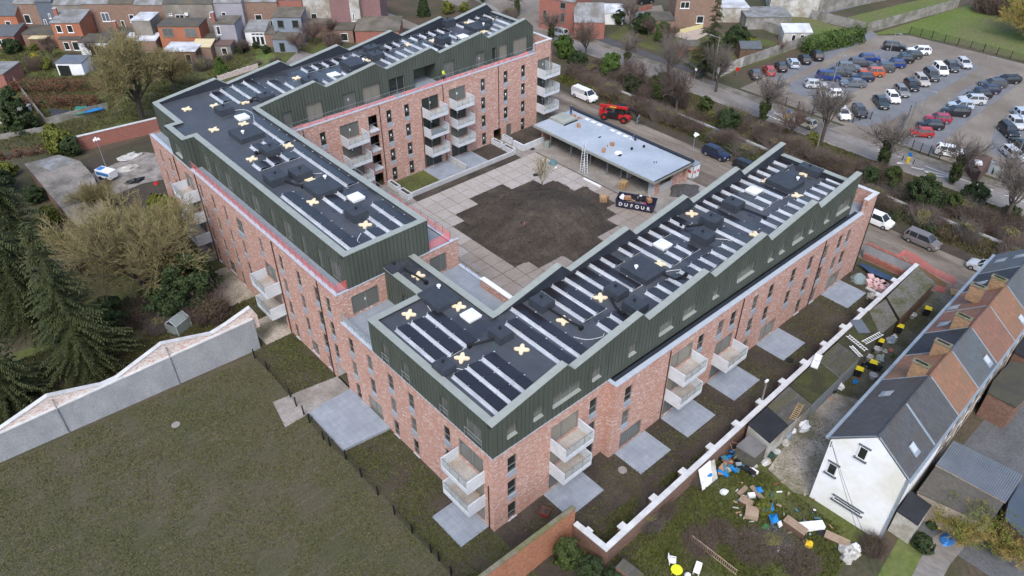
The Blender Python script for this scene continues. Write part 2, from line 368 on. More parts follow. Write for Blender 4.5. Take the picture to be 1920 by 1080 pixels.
for u, ks in ((14.4, (1, 2)), (24.85, (2,)), (28.0, (2,)), (30.1, (2,)), (33.9, (1, 2)), (36.78, (1, 2)), (41.0, (1, 2)), (44.4, (0, 1, 2)), (47.55, (0, 1, 2)), (50.6, (1, 2)), (52.5, (1, 2)), (24.85, (1,)), (33.9, (0,))):
    for k in ks:
        g0 = FL*k+0.3 if k else 0.12; pn = FL*k-0.28 if k else None; hs.append((u, u+1.0, pn if pn is not None else g0, FL*k+2.22)); sp.append((u, u+1.0, g0, FL*k+2.22, pn, k))
d1 = [(14.5, 17.6, 0)]+[(20.75, 24.1, k) for k in (0, 1, 2)]+[(28.3, 31.3, 0), (28.3, 31.3, 1), (37.2, 40.2, 0), (51.0, 54.0, 0)]
for a, b, k in d1: hs.append((a, b, FL*k+0.03, FL*k+2.22))
wall_mb(WB, 'y', YS, -1, 13.08, 55.4, 0, 9.24, hs)
wall_mb(WB, 'y', YS, -1, 55.4, 58.0, 0, 10.9, [])
for s in sp: window('y', YS, -1, s[0], s[1], s[2], s[3], panel=s[4], trans=(s[2]+0.75,), sill=(s[5] == 0), pane=random.choice([M_pane, M_pane, M_pane2]))
for a, b, k in d1: window('y', YS, -1, a, b, FL*k+0.03, FL*k+2.22, mull=(a+1.3,), pane=random.choice([M_pane3, M_pane2]), fr=0.09)
wall_mb(WB, 'x', 13.08, -1, YS, 0, 0, 9.24, [])
# end walls, courtyard walls and unseen backs
wall_mb(WB, 'x', 58.0, 1, YS, 11.6, 0, 10.9, [])
WB.box(57.55, 57.95, YS+0.05, 3.2, 9.0, 10.9); WB.box(55.4, 57.55, YS+0.05, YS+0.4, 9.0, 10.9)
wall_mb(WB, 'y', 11.6, 1, 14.4, 58.0, 0, 9.24, [(x, x+1.0, FL*k+0.3, FL*k+2.22) for x in (20, 26, 32, 38, 44, 50) for k in (0, 1, 2)])
wall_mb(WB, 'x', 14.4, 1, 11.6, 22.2, 0, 9.24, [(y, y+1.0, FL*k+0.3, FL*k+2.22) for y in (15, 19) for k in (0, 1, 2)])
wall_mb(WB, 'x', 13.8, 1, 22.2, 55.49, 0, 12.36, [(y, y+1.0, FL*k+0.3, FL*k+2.22) for y in (27, 33, 39, 45, 51) for k in (0, 1, 2, 3)])
for y in (27, 33, 39, 45, 51):
    for k in (0, 1, 2, 3): window('x', 13.8, 1, y, y+1.0, FL*k+0.3, FL*k+2.22)
wall_mb(WB, 'y', 22.2, -1, 0, 14.4, 9.0, 12.36, [(1.5, 4.55, 9.28, 11.45), (10.7, 12.8, 9.28, 11.5)])
window('y', 22.2, -1, 1.5, 4.55, 9.28, 11.45, mull=(3.1,), pane=M_pane2, fr=0.09, sticker=True); window('y', 22.2, -1, 10.7, 12.8, 9.28, 11.5, mull=(12.1,), pane=M_pane2, fr=0.09)
WB.box(13.8, 14.4, 22.25, 22.6, 0, 12.36)
wall_mb(WB, 'y', 67.6, 1, 0, 60.0, 0, 12.36, []); wall_mb(WB, 'x', 0, -1, 67.0, 67.6, 0, 12.36, [])
wall_mb(WB, 'x', 60.0, 1, 55.49, 67.6, 0, 13.8, []); WB.box(59.6, 59.96, 55.53, 67.5, 12.0, 13.8); WB.box(56.5, 59.6, 55.53, 55.85, 12.4, 13.8)
# --- courtyard face of the back wing, Y = 55.49
YB = 55.49
hs = []; sp = []
for u, ks in ((17.5, (2, 3)), (28.0, (0, 1, 2, 3)), (31.03, (0, 1, 2, 3)), (45.1, (0, 1, 2, 3)), (49.7, (1, 2, 3)), (53.4, (0, 1, 2, 3))):
    for k in ks:
        g0 = FL*k+0.3 if k else 0.1; pn = FL*k-0.28 if k else None; hs.append((u, u+0.85, pn if pn is not None else g0, FL*k+2.2)); sp.append((u, u+0.85, g0, FL*k+2.2, pn, k))
d2 = [(u, u+w_, k) for u, w_ in ((20.5, 2.95), (34.05, 3.05), (39.0, 3.1)) for k in (0, 1, 2, 3)]+[(56.9, 59.6, k) for k in (0, 1, 2, 3)]
for a, b, k in d2: hs.append((a, b, FL*k+0.03, FL*k+2.2))
stair = [(25.0, 26.45, FL*k+0.05, FL*k+2.2) for k in (0, 1, 2, 3)]
hs2 = hs+stair+[(47.5, 49.1, 0, 1.95), (50.2, 51.3, 0.1, 2.1)]
wall_mb(WB, 'y', YB, -1, 13.8, 56.5, 0, 12.36, [h for h in hs2 if h[1] < 56.5]); wall_mb(WB, 'y', YB, -1, 56.5, 60.0, 0, 13.8, [h for h in hs2 if h[0] > 56.5])
for s in sp: window('y', YB, -1, s[0], s[1], s[2], s[3], panel=s[4], trans=(s[2]+0.75,), sticker=True)
for a, b, k in d2: window('y', YB, -1, a, b, FL*k+0.03, FL*k+2.2, mull=(a+1.4,), pane=random.choice([M_pane, M_pane2]), fr=0.08, sticker=(k > 0))
window('y', YB, -1, 50.2, 51.3, 0.1, 2.1, pane=M_pane2)
WB.build('brick_wall', M_brick, BLD)
RC = MB()                                           # dark rooms behind stair openings and passages
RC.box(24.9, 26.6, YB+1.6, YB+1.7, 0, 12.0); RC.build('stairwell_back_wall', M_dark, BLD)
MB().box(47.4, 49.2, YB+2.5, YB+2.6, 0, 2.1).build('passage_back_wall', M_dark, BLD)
ps = MB(); ps.box(0.1, 13.7, 22.5, 22.74, 0, 2.4); ps.box(0.1, 13.7, 25.11, 25.4, 0, 2.4); ps.box(0.1, 13.7, 22.5, 25.4, 2.26, 2.5); ps.build('passage_lining', M_conc, BLD)
for a, b, lo, hi in stair[1:]:
    la = MB().box(a, b, YB-0.28, YB+1.6, lo-0.2, lo+0.02).build('stair_landing', M_balc, BLD)
    MB().box(a, b, YB-0.1, YB-0.06, lo+0.95, lo+1.0).build('hand_rail', M_frame, la)

# --- balconies
def balcony(ax, c, sgn, u0, u1, fz, depth=1.8, glass_side=None, dark=False):
    b = empty('balcony', BLD)
    m = MB(); fbox(m, ax, c, sgn, u0, u1, fz-0.48, fz-0.25, 0.0, depth); m.build('floor_slab', M_balc, b)
    m = MB(); fbox(m, ax, c, sgn, u0+0.1, u1-0.1, fz-0.25, fz-0.10, 0.005, depth-0.1); m.build('floor', M_black if dark else M_balfl, b)
    for a, e in ((u0, u0+0.1), (u1-0.1, u1)):
        m = MB(); fbox(m, ax, c, sgn, a, e, fz-0.25, fz+0.99, 0.003, depth); m.build('side_panel', M_balc, b)
    m = MB(); fbox(m, ax, c, sgn, u0+0.1, u1-0.1, fz-0.25, fz-0.02, depth-0.1, depth); m.build('front_upstand', M_balc, b)
    m = MB(); fbox(m, ax, c, sgn, u0+0.1, u1-0.1, fz+0.93, fz+0.96, depth-0.08, depth-0.04)
    for q in (0.34, 0.67): um = u0+(u1-u0)*q; fbox(m, ax, c, sgn, um-0.015, um+0.015, fz-0.02, fz+0.93, depth-0.07, depth-0.04)
    m.build('hand_rail', M_frame, b)
    m = MB(); fbox(m, ax, c, sgn, u0+0.1, u1-0.1, fz-0.02, fz+0.92, depth-0.06, depth-0.045); m.build('glass_guard', M_clear, b)
    return b
for k in (1, 2): balcony('x', 0, -1, 1.05, 4.5, FL*k); balcony('x', 0, -1, 34.9, 38.35, FL*k)
for k in (1, 2, 3): balcony('x', 0, -1, 54.1, 57.5, FL*k)
for k in (1, 2): balcony('y', 0, -1, 6.3, 9.75, FL*k); balcony('y', YS, -1, 20.7, 24.15, FL*k)
balcony('y', YS, -1, 28.2, 31.65, FL)
for u in (20.45, 34.0, 38.95):
    for k in (1, 2, 3): balcony('y', YB, -1, u, u+3.4, FL*k, dark=(u == 34.0 and k == 2))
for k in (1, 2, 3): balcony('y', YB, -1, 56.85, 60.3, FL*k)
scr = MB()
for k in (1, 2, 3): scr.box(58.5, 58.54, YB-1.6, YB-0.1, FL*k-0.1, FL*k+1.9)
scr.build('glass_screen', M_clear, BLD)

# --- drain pipes
pp = [(0, 0.55, 5.6), (0, 25.68, 12.2), (0, 34.75, 12.2), (0, 53.6, 12.2), (0, 59.9, 12.2)]
for x, y, z in pp:
    m = MB(); m.tube((x-0.07, y, 0), (x-0.07, y, z), 0.055); m.build('drain_pipe', M_pipe, BLD)
for x, y, z in [(20.45, YS, 9.0), (31.85, YS, 9.1), (47.3, YS, 9.1), (57.8, YS, 10.8), (26.9, YB, 12.2), (37.9, YB, 12.2), (48.6, YB, 12.2), (15.2, YB, 12.2), (59.8, YB, 13.6), (33.9, YB, 10.0)]:
    m = MB(); m.tube((x, y-0.07, 0), (x, y-0.07, z), 0.055); m.build('drain_pipe', M_pipe, BLD)

# --- terraces at the top of the brick and their copings
def slab(name, x0, x1, y0, y1, z0, z1, mat): return MB().box(x0, x1, y0, y1, z0, z1).build(name, mat, BLD)
slab('terrace_floor', 0.3, 1.5, 22.5, 67.3, 12.0, 12.2, M_terr); slab('terrace_floor', 10.6, 13.5, 22.5, 57.3, 12.0, 12.2, M_terr)
slab('terrace_floor', 13.5, 57.2, 55.8, 57.3, 12.0, 12.2, M_terr); slab('terrace_floor', 57.2, 59.7, 55.8, 67.3, 12.0, 12.2, M_copblue)
slab('terrace_floor', 0.3, 5.5, 16.6, 22.15, 9.05, 9.2, M_terr); slab('terrace_floor', 8.9, 14.1, 10.1, 22.15, 9.05, 9.2, M_terr)
slab('terrace_floor', 14.1, 57.7, 10.1, 11.3, 8.95, 9.1, M_terr); slab('terrace_floor', 53.9, 57.55, -0.6, 10.1, 8.9, 9.03, M_terr)
slab('gutter', 13.4, 55.35, -0.57, 0.0, 8.95, 9.08, M_deckdark)
def cop(x0, x1, y0, y1, z, mat=M_copblue, h=0.07): return MB().box(x0, x1, y0, y1, z-h, z).build('coping', mat, BLD)
cop(-0.06, 0.38, 22.14, 67.1, 12.43); cop(0.38, 14.45, 22.14, 22.34, 12.43); cop(13.45, 13.86, 22.34, 55.43, 12.43); cop(13.86, 56.5, 55.43, 55.85, 12.43)
cop(56.45, 60.06, 55.43, 55.9, 13.9, M_white_cop); cop(59.55, 60.06, 55.9, 67.6, 13.9, M_white_cop)
cop(-0.06, 0.32, 16.7, 22.14, 9.31); cop(13.06, 55.4, -1.08, -0.57, 9.31); cop(13.02, 13.4, -0.57, 0.06, 9.31)
cop(55.35, 58.06, -1.08, -0.55, 11.0, M_white_cop); cop(57.5, 58.06, -0.55, 3.3, 11.0, M_white_cop)
cop(-0.04, 13.02, -0.04, 0.3, 9.31); cop(-0.04, 0.3, 0.3, 16.7, 9.31); cop(14.1, 14.46, 11.6, 22.1, 9.31)
lw = MB().box(13.55, 14.0, 13.4, 17.7, 9.2, 10.12); lw.build('brick_parapet', M_brick, BLD); cop(13.5, 14.05, 13.35, 17.75, 10.2, M_white)

# --- green top storey
PW = 0.45
def zof(prof, u):
    for (a, za), (b, zb) in zip(prof, prof[1:]):
        if a-1e-6 <= u <= b+1e-6: return za+(zb-za)*(u-a)/(b-a) if b > a else max(za, zb)
    return prof[-1][1]
def cladding(ax, c, sgn, u0, u1, zb, prof, wins=(), parts=True, pw=PW, drop=0.06):
    """green standing-seam wall: backing, panels (one object each when large in view), windows"""
    cl = empty('cladding', BLD)
    br = sorted({u0, u1, *[p[0] for p in prof if u0 < p[0] < u1], *[x for q in wins for x in q[:2]]})
    us = []
    for a, b in zip(br, br[1:]):
        n = max(1, round((b-a)/pw)); us += [a+(b-a)*i/n for i in range(n)]
    us.append(u1)
    bk = MB(); jn = MB()
    for a, b in zip(us, us[1:]):
        za, zc = zof(prof, a+1e-4)-drop, zof(prof, b-1e-4)-drop; spans = [(zb, None)]
        for q in wins:
            if q[0]-1e-4 <= a and b <= q[1]+1e-4: spans = [(zb, q[2]), (q[3], None)] if q[2] > zb+0.05 else [(q[3], None)]
        for lo, hi in spans:
            ha, hb = (za, zc) if hi is None else (hi, hi)
            q = [P3(ax, c, a, lo, -sgn*0.03), P3(ax, c, b, lo, -sgn*0.03), P3(ax, c, b, hb, -sgn*0.03), P3(ax, c, a, ha, -sgn*0.03)]
            bk.face(q)
            m = MB() if parts else jn
            g = 0.014; o = sgn*0.012*(1 if hash((round(a, 2), ax)) % 3 else 0.5)
            F = [P3(ax, c, a+g, lo, o), P3(ax, c, b-g, lo, o), P3(ax, c, b-g, hb, o), P3(ax, c, a+g, ha, o)]
            K = [P3(ax, c, a+g, lo, -sgn*0.028), P3(ax, c, b-g, lo, -sgn*0.028), P3(ax, c, b-g, hb, -sgn*0.028), P3(ax, c, a+g, ha, -sgn*0.028)]
            m.hexa(K+F)
            rb = [P3(ax, c, a+g, lo, o+sgn*0.001), P3(ax, c, a+g+0.03, lo, o+sgn*0.001), P3(ax, c, a+g+0.03, ha, o+sgn*0.001), P3(ax, c, a+g, ha, o+sgn*0.001)]
            m.hexa(rb+[P3(ax, c, a+g+0.004, lo, o+sgn*0.04), P3(ax, c, a+g+0.026, lo, o+sgn*0.04), P3(ax, c, a+g+0.026, ha, o+sgn*0.04), P3(ax, c, a+g+0.004, ha, o+sgn*0.04)])
            if parts: m.build('cladding_panel', M_green, cl)
    bk.build('backing', M_seam, cl)
    if not parts: tag(jn.build('cladding_panels', M_green, cl), kind='stuff')
    for q in wins:
        kw = q[4] if len(q) > 4 else {}
        if kw.get('open'): continue
        rv = MB()
        for (ua, za), (ub, zb_) in (((q[0], q[2]), (q[0], q[3])), ((q[0], q[3]), (q[1], q[3])), ((q[1], q[3]), (q[1], q[2])), ((q[1], q[2]), (q[0], q[2]))):
            rv.face([P3(ax, c, ua, za, sgn*0.02), P3(ax, c, ub, zb_, sgn*0.02), P3(ax, c, ub, zb_, -sgn*0.3), P3(ax, c, ua, za, -sgn*0.3)])
        rv.build('window_reveal', M_green, cl)
        wn = window(ax, c, sgn, q[0], q[1], q[2], q[3], mull=kw.get('mull', ()), pane=kw.get('pane', M_pane2), rec=0.25, rail=kw.get('rail', False), sticker=kw.get('st', False))
        if kw.get('sill', False):
            m = MB(); s0 = q[2]
            A = [P3(ax, c, q[0], s0+0.02, -sgn*0.2), P3(ax, c, q[1], s0+0.02, -sgn*0.2), P3(ax, c, q[1], s0-0.02, sgn*0.12), P3(ax, c, q[0], s0-0.02, sgn*0.12)]
            B_ = [(p[0], p[1], p[2]+0.05) for p in A]; m.hexa(A+B_); m.build('sill', M_coping, wn)
    return cl
profS = [(0, 13.0), (7.8, 14.48), (8.7, 13.45), (16.85, 14.66), (17.85, 13.5), (26.1, 14.66), (27.3, 13.47), (35.4, 14.64), (36.6, 13.44), (44.7, 14.62), (45.95, 13.42), (53.95, 14.63)]
profN = [(8.75, 13.0), (16.75, 14.62), (18.0, 13.4)]+[p for p in profS if p[0] > 18]
sl = dict(sill=True)
southw = [(1.46, 2.5, 10.55, 11.85, sl), (4.24, 5.3, 10.5, 11.8, sl), (6.35, 9.6, 10.5, 11.85, dict(sill=True, mull=(7.45, 8.5))), (10.96, 12.05, 10.5, 11.8, sl), (15.54, 16.55, 10.5, 11.8, sl), (19.66, 21.7, 10.5, 11.8, dict(sill=True, mull=(20.7,))), (23.1, 25.1, 10.5, 11.7, dict(sill=True, mull=(24.1,))),
          (27.6, 28.6, 10.55, 11.8, sl), (31.5, 34.5, 10.6, 11.9, dict(sill=True, mull=(32.5, 33.5))), (36.9, 37.9, 10.5, 11.75, sl), (38.96, 40.0, 10.55, 11.8, sl), (41.4, 43.6, 10.6, 11.9, dict(sill=True, mull=(42.5,))), (44.6, 45.5, 10.65, 12.0, sl), (47.75, 48.8, 10.6, 11.9, sl), (50.35, 53.3, 10.5, 11.95, dict(sill=True, mull=(51.3, 52.3)))]
cladding('y', 0.0, -1, 0, 53.95, 9.33, profS, southw)
flat13 = [(-99, 13.0), (99, 13.0)]
westw = [(1.25, 3.3, 9.4, 11.6, dict(rail=True, mull=(2.3,), pane=M_pane2)), (5.5, 6.5, 9.4, 11.5, dict(rail=True)), (10.8, 11.85, 9.4, 11.6, dict(rail=True)), (13.9, 14.9, 9.4, 11.7, dict(rail=True))]
cladding('x', 0.0, -1, 0, 16.7, 9.33, flat13, westw)
cladding('y', 16.7, 1, 0.0, 5.4, 9.2, flat13)
cladding('x', 5.4, -1, 16.7, 22.2, 9.2, flat13, [(17.1, 19.4, 9.25, 11.4, dict(mull=(18.2,)))])
cladding('x', 8.9, 1, 10.2, 22.2, 9.2, flat13, parts=False)
cladding('y', 10.2, 1, 8.75, 53.95, 9.1, profN, parts=False)
cladding('x', 53.95, 1, 0, 10.2, 9.0, [(-9, 13.35), (99, 13.35)], parts=False)
flat16 = [(-99, 16.16), (99, 16.16)]
cladding('y', 22.24, -1, 1.45, 10.7, 12.43, flat16)
dk = dict(pane=M_pane2, mull=())
wfar = [(y, y+w_, 12.25, 14.6, dict(pane=M_pane2, mull=((y+w_/2),) if w_ > 1.2 else ())) for y, w_ in ((23.4, 2.0), (26.6, 1.0), (29.8, 1.0), (32.6, 1.9), (36.2, 1.0), (39.6, 1.9), (43.2, 1.0), (46.2, 1.9), (49.6, 1.0), (51.8, 1.8))]
cladding('x', 1.45, -1, 22.24, 54.8, 12.2, flat16, wfar, parts=False)
cladding('x', 0.05, -1, 54.8, 59.85, 12.43, flat16, [(56.4, 58.4, 13.1, 14.7, sl)], parts=False)
cladding('y', 54.8, -1, 0.05, 1.45, 12.2, flat16, parts=False); cladding('y', 59.85, 1, 0.05, 1.45, 12.2, flat16, parts=False)
cladding('x', 1.45, -1, 59.85, 67.4, 12.2, flat16, [(63, 64, 13.2, 14.8, sl)], parts=False)
cladding('x', 10.75, 1, 22.24, 57.2, 12.2, flat16, [(y, y+2, 12.25, 14.6, dict(mull=(y+1,))) for y in (25, 31, 38, 44, 50)], parts=False)
profB = [(10.75, 16.16), (18.95, 17.3), (20.35, 16.2), (28.15, 17.38), (29.8, 16.18), (37.5, 17.3), (39.0, 16.2), (46.85, 17.36), (48.2, 16.25), (55.8, 17.5), (57.4, 16.1)]
profF = [(1.45, 16.16), (9.85, 17.2), (11.25, 16.16), (19.1, 17.25), (20.5, 16.2), (28.3, 17.3), (29.9, 16.18), (37.5, 17.3), (39.1, 16.2), (46.9, 17.36), (48.3, 16.25), (56.0, 17.5), (57.4, 16.2)]
bw = [(13.6, 14.9, 12.25, 14.5), (17.0, 19.4, 12.25, 14.6, dict(mull=(18.2,), pane=M_pane3)), (22.5, 24.5, 12.25, 14.5, dict(mull=(23.5,), st=True)), (25.6, 28.5, 12.25, 14.6, dict(mull=(27.1,), pane=M_pane3)), (30.0, 32.6, 12.25, 14.6, dict(mull=(31.4,), pane=M_pane)),
      (34.2, 38.2, 12.25, 14.9, dict(open=True)), (39.5, 41.5, 12.25, 14.6, dict(mull=(40.5,))), (45.6, 47.4, 12.25, 14.5, dict(mull=(46.5,), st=True)), (48.9, 49.7, 12.25, 14.5, dict(pane=M_pane)), (50.3, 52.0, 12.25, 14.6, dict(pane=M_pane3)), (53.2, 56.2, 12.25, 14.8, dict(mull=(54.7,), pane=M_pane3))]
cladding('y', 57.2, -1, 10.75, 57.4, 12.2, profB, bw, parts=False)
lg = MB(); lg.box(34.2, 34.25, 57.22, 60, 12.2, 14.9); lg.box(38.15, 38.2, 57.22, 60, 12.2, 14.9); lg.box(34.2, 38.2, 60, 60.1, 12.2, 14.9); lg.box(34.2, 38.2, 57.22, 60, 14.9, 15.0); lg.build('loggia_lining', M_green, BLD)
slab('terrace_floor', 34.25, 38.15, 57.3, 60, 12.0, 12.2, M_terr)
cladding('x', 57.4, 1, 57.2, 67.4, 12.2, flat16, parts=False)
cladding('y', 67.4, 1, 1.45, 57.4, 12.2, profF, parts=False)

# --- roof decks, parapet upstands and sage copings
dk1 = MB(); dk1.box(0.3, 8.6, 0.3, 16.4, 12.3, 12.72); dk1.box(8.6, 53.7, 0.3, 9.9, 12.3, 12.72); dk1.box(5.7, 8.6, 16.4, 22.2, 12.3, 12.72); dk1.build('roof_deck', M_deck, BLD)
dk2 = MB(); dk2.box(1.7, 10.5, 22.5, 67.1, 15.4, 15.86); dk2.box(0.3, 1.7, 55.0, 59.6, 15.4, 15.86); dk2.box(10.5, 57.1, 57.5, 67.1, 15.4, 15.86); dk2.build('roof_deck', M_deck, BLD)
CW = 0.62
def parapet(ax, c, sgn, prof, z0, ov=0.06, cw=CW):
    """upstand inside the wall line c (outward normal sgn) plus a coping along the profile"""
    up = MB(); i0, i1 = c-sgn*0.06, c-sgn*(cw-0.08)
    for (a, za), (b, zb) in zip(prof, prof[1:]):
        if abs(b-a) < 1e-6: continue
        pts = [P3(ax, i1, a, z0), P3(ax, i0, a, z0), P3(ax, i0, b, z0), P3(ax, i1, b, z0), P3(ax, i1, a, za-0.075), P3(ax, i0, a, za-0.075), P3(ax, i0, b, zb-0.075), P3(ax, i1, b, zb-0.075)]
        up.hexa(pts)
        cp = MB(); o0, o1 = c+sgn*ov, c-sgn*cw
        q = [P3(ax, o1, a, za-0.07), P3(ax, o0, a, za-0.07), P3(ax, o0, b, zb-0.07), P3(ax, o1, b, zb-0.07), P3(ax, o1, a, za), P3(ax, o0, a, za), P3(ax, o0, b, zb), P3(ax, o1, b, zb)]
        cp.hexa(q); cp.build('coping', M_coping, BLD)
    up.build('parapet_upstand', M_deckdark, BLD)
parapet('y', 0.0, -1, [(-0.06, 12.99)]+profS[1:], 12.6)
parapet('x', 0.0, -1, [(CW, 13.0), (16.76, 13.0)], 12.6); parapet('y', 16.7, 1, [(CW, 13.003), (5.4+CW, 13.003)], 12.6)
parapet('x', 5.4, -1, [(16.76, 13.0), (22.22, 13.0)], 12.6); parapet('x', 8.9, 1, [(10.2-CW, 13.005), (22.22, 13.005)], 12.6)
parapet('y', 10.2, 1, [(8.96, 13.0)]+profN[1:], 12.6); parapet('x', 53.95, 1, [(CW, 13.35), (10.2-CW, 13.35)], 12.6)
parapet('y', 22.24, -1, [(1.39, 16.16), (10.81, 16.16)], 15.7); parapet('x', 1.45, -1, [(22.24+CW, 16.163), (54.8+CW, 16.163)], 15.7)
parapet('y', 54.8, -1, [(-0.01, 16.16), (1.39, 16.16)], 15.7); parapet('x', 0.05, -1, [(54.8+CW, 16.16), (59.85-CW, 16.16)], 15.7); parapet('y', 59.85, 1, [(-0.01, 16.16), (1.39, 16.16)], 15.7)
parapet('x', 1.45, -1, [(59.85-CW, 16.163), (67.4-CW, 16.163)], 15.7); parapet('x', 10.75, 1, [(22.24+CW, 16.163), (57.2, 16.163)], 15.7)
parapet('y', 57.2, -1, [(10.75-CW+0.05, 16.158)]+profB, 15.7); parapet('y', 67.4, 1, profF, 15.7); parapet('x', 57.4, 1, [(57.2+CW, 16.16), (67.4-CW, 16.16)], 15.7)

# --- railings and red safety nets
def railing(pts, z, h=1.05, step=1.25, parent=BLD):
    m = MB()
    for (x0, y0), (x1, y1) in zip(pts, pts[1:]):
        L = math.hypot(x1-x0, y1-y0); n = max(1, round(L/step))
        for i in range(n+1):
            t = i/n; m.beam((x0+(x1-x0)*t, y0+(y1-y0)*t, z), (x0+(x1-x0)*t, y0+(y1-y0)*t, z+h), 0.035)
        m.beam((x0, y0, z+h+0.02), (x1, y1, z+h+0.02), 0.04)
    return m.build('railing', M_steel, parent)
railing([(0.16, 22.3), (0.16, 54.7)], 12.43); railing([(13.65, 22.5), (13.65, 55.3)], 12.43); railing([(13.9, 55.64), (56.4, 55.64)], 12.43); railing([(0.13, 16.9), (0.13, 22.0)], 9.31, step=1.0); railing([(14.28, 17.9), (14.28, 22.1)], 9.31, step=1.1)
MB().box(0.12, 0.14, 16.95, 22.0, 9.4, 10.3).build('glass_guard', M_clear, BLD)
def net(pts, z, h, label, m=None, fold=0.0):
    mb = MB()
    for (x0, y0), (x1, y1) in zip(pts, pts[1:]):
        L = math.hypot(x1-x0, y1-y0); n = max(2, int(L/0.6)); px = None
        nx, ny = -(y1-y0)/L, (x1-x0)/L
        for i in range(n+1):
            t = i/n; s = 0.03*math.sin(i*1.7)+fold*rnd(-1, 1); top = z+h+0.05*math.sin(i*0.9)+fold*rnd(-0.6, 0.6)
            a = (x0+(x1-x0)*t+nx*s, y0+(y1-y0)*t+ny*s, z+0.03); b = (x0+(x1-x0)*t+nx*s*0.3, y0+(y1-y0)*t+ny*s*0.3, top)
            if px: mb.face([px[0], a, b, px[1]])
            px = (a, b)
    return single(mb, 'safety_net', m or M_net, label, 'safety net')
net([(0.24, 54.6), (0.24, 22.42), (1.4, 22.42)], 12.45, 0.95, 'red safety net along the long west terrace of the taller block')
net([(10.9, 22.42), (13.58, 22.42), (13.58, 33.0)], 12.45, 0.95, 'red safety net round the courtyard end corner of the taller block terrace')
net([(14.2, 55.78), (30.0, 55.78)], 12.45, 0.42, 'low red net bunched along the courtyard terrace beside the inner corner', M_netd, 0.10)
net([(31.0, 55.78), (44.5, 55.78)], 12.45, 0.40, 'low red net sagging below the open loggia of the back wing', M_netd, 0.12)
net([(44.8, 55.8), (55.3, 55.8)], 12.45, 0.42, 'low red net near the raised brick end parapet of the back wing', M_netd, 0.12)
# ---------------------------------------------------------------- things on the roofs
PVL, PVW = 1.88, 1.16
_pv = MB(); _pv.hexa([(0.02, 0.01, 0.26), (PVW, 0.01, 0.05), (PVW, PVL-0.01, 0.05), (0.02, PVL-0.01, 0.26), (0.03, 0.01, 0.295), (PVW+0.01, 0.01, 0.085), (PVW+0.01, PVL-0.01, 0.085), (0.03, PVL-0.01, 0.295)])
ME_pv = _pv.mesh('solar_panel', M_pv)
_c = MB()
for _y in (0.0, PVL): _c.box(0.0, 0.12, _y-0.02, _y+0.02, 0.285, 0.32); _c.box(PVW-0.02, PVW+0.16, _y-0.03, _y+0.03, 0.0, 0.10)
ME_clamp = _c.mesh('clamp', M_alu)
def _defl(n):
    L = n*PVL; m = MB()
    m.face([(-0.25, 0, 0.03), (-0.25, L, 0.03), (-0.10, L, 0.05), (-0.10, 0, 0.05)][::-1]); m.face([(-0.10, 0, 0.05), (-0.10, L, 0.05), (-0.01, L, 0.27), (-0.01, 0, 0.27)][::-1])
    m.box(-0.27, -0.24, 0, L, 0.0, 0.07)
    for i in range(n+1): m.beam((-0.28, min(max(i*PVL, 0.02), L-0.02), 0.02), (PVW+0.1, min(max(i*PVL, 0.02), L-0.02), 0.02), 0.04, 0.03)
    return m.mesh('wind_deflector', M_alu)
ME_def = {n: _defl(n) for n in range(1, 8)}
NUMW = {1: 'single black solar panel', 2: 'row of two black solar panels', 3: 'row of three black solar panels', 4: 'row of four black solar panels', 5: 'row of five black solar panels', 6: 'row of six black solar panels', 7: 'row of seven black solar panels'}
ORD = ['first', 'second', 'third', 'fourth', 'fifth', 'sixth']
def pvrow(x, ya, yb, z, where, grp):
    n = max(1, min(7, round((yb-ya)/PVL))); y0 = (ya+yb)/2-n*PVL/2
    if grp[-1] == '1': side = ' by courtyard parapet' if yb > 7.6 and ya > 5.5 else (' by outer parapet' if yb < 3.7 else ' across middle'); bay = ORD[min(5, max(0, int((54.2-x)/9.25)))]+' gable from street'; wh = ' of lower roof, '+bay
    elif grp[-1] == '2': side = ' by courtyard parapet' if x > 8 else (' by west parapet' if x < 3 else ' in middle'); wh = ' of tall block roof, '+('near south end' if yb < 33 else 'near far end' if yb > 46 else 'midway along')
    else: side = ' by rear parapet' if ya > 63 else (' by courtyard parapet' if yb < 61.5 else ' across middle'); wh = ' of back wing, '+ORD[min(5, max(0, int((57-x)/9.25)))]+' gable from street'
    t = thing('solar_panel_row', NUMW[n]+side+wh, 'solar panels', (x+0.25, y0, z), 0, grp[:-2])
    for i in range(n): tag(link('clamps', ME_clamp, link('solar_panel', ME_pv, t, (0, i*PVL, 0))), kind='stuff')
    link('wind_deflector', ME_def[n], t)
ZN, ZL = 12.72, 15.86
W1 = 'lower roof beside the garages'; W2 = 'tall block roof beside the field'; W3 = 'back wing roof beside the town gardens'
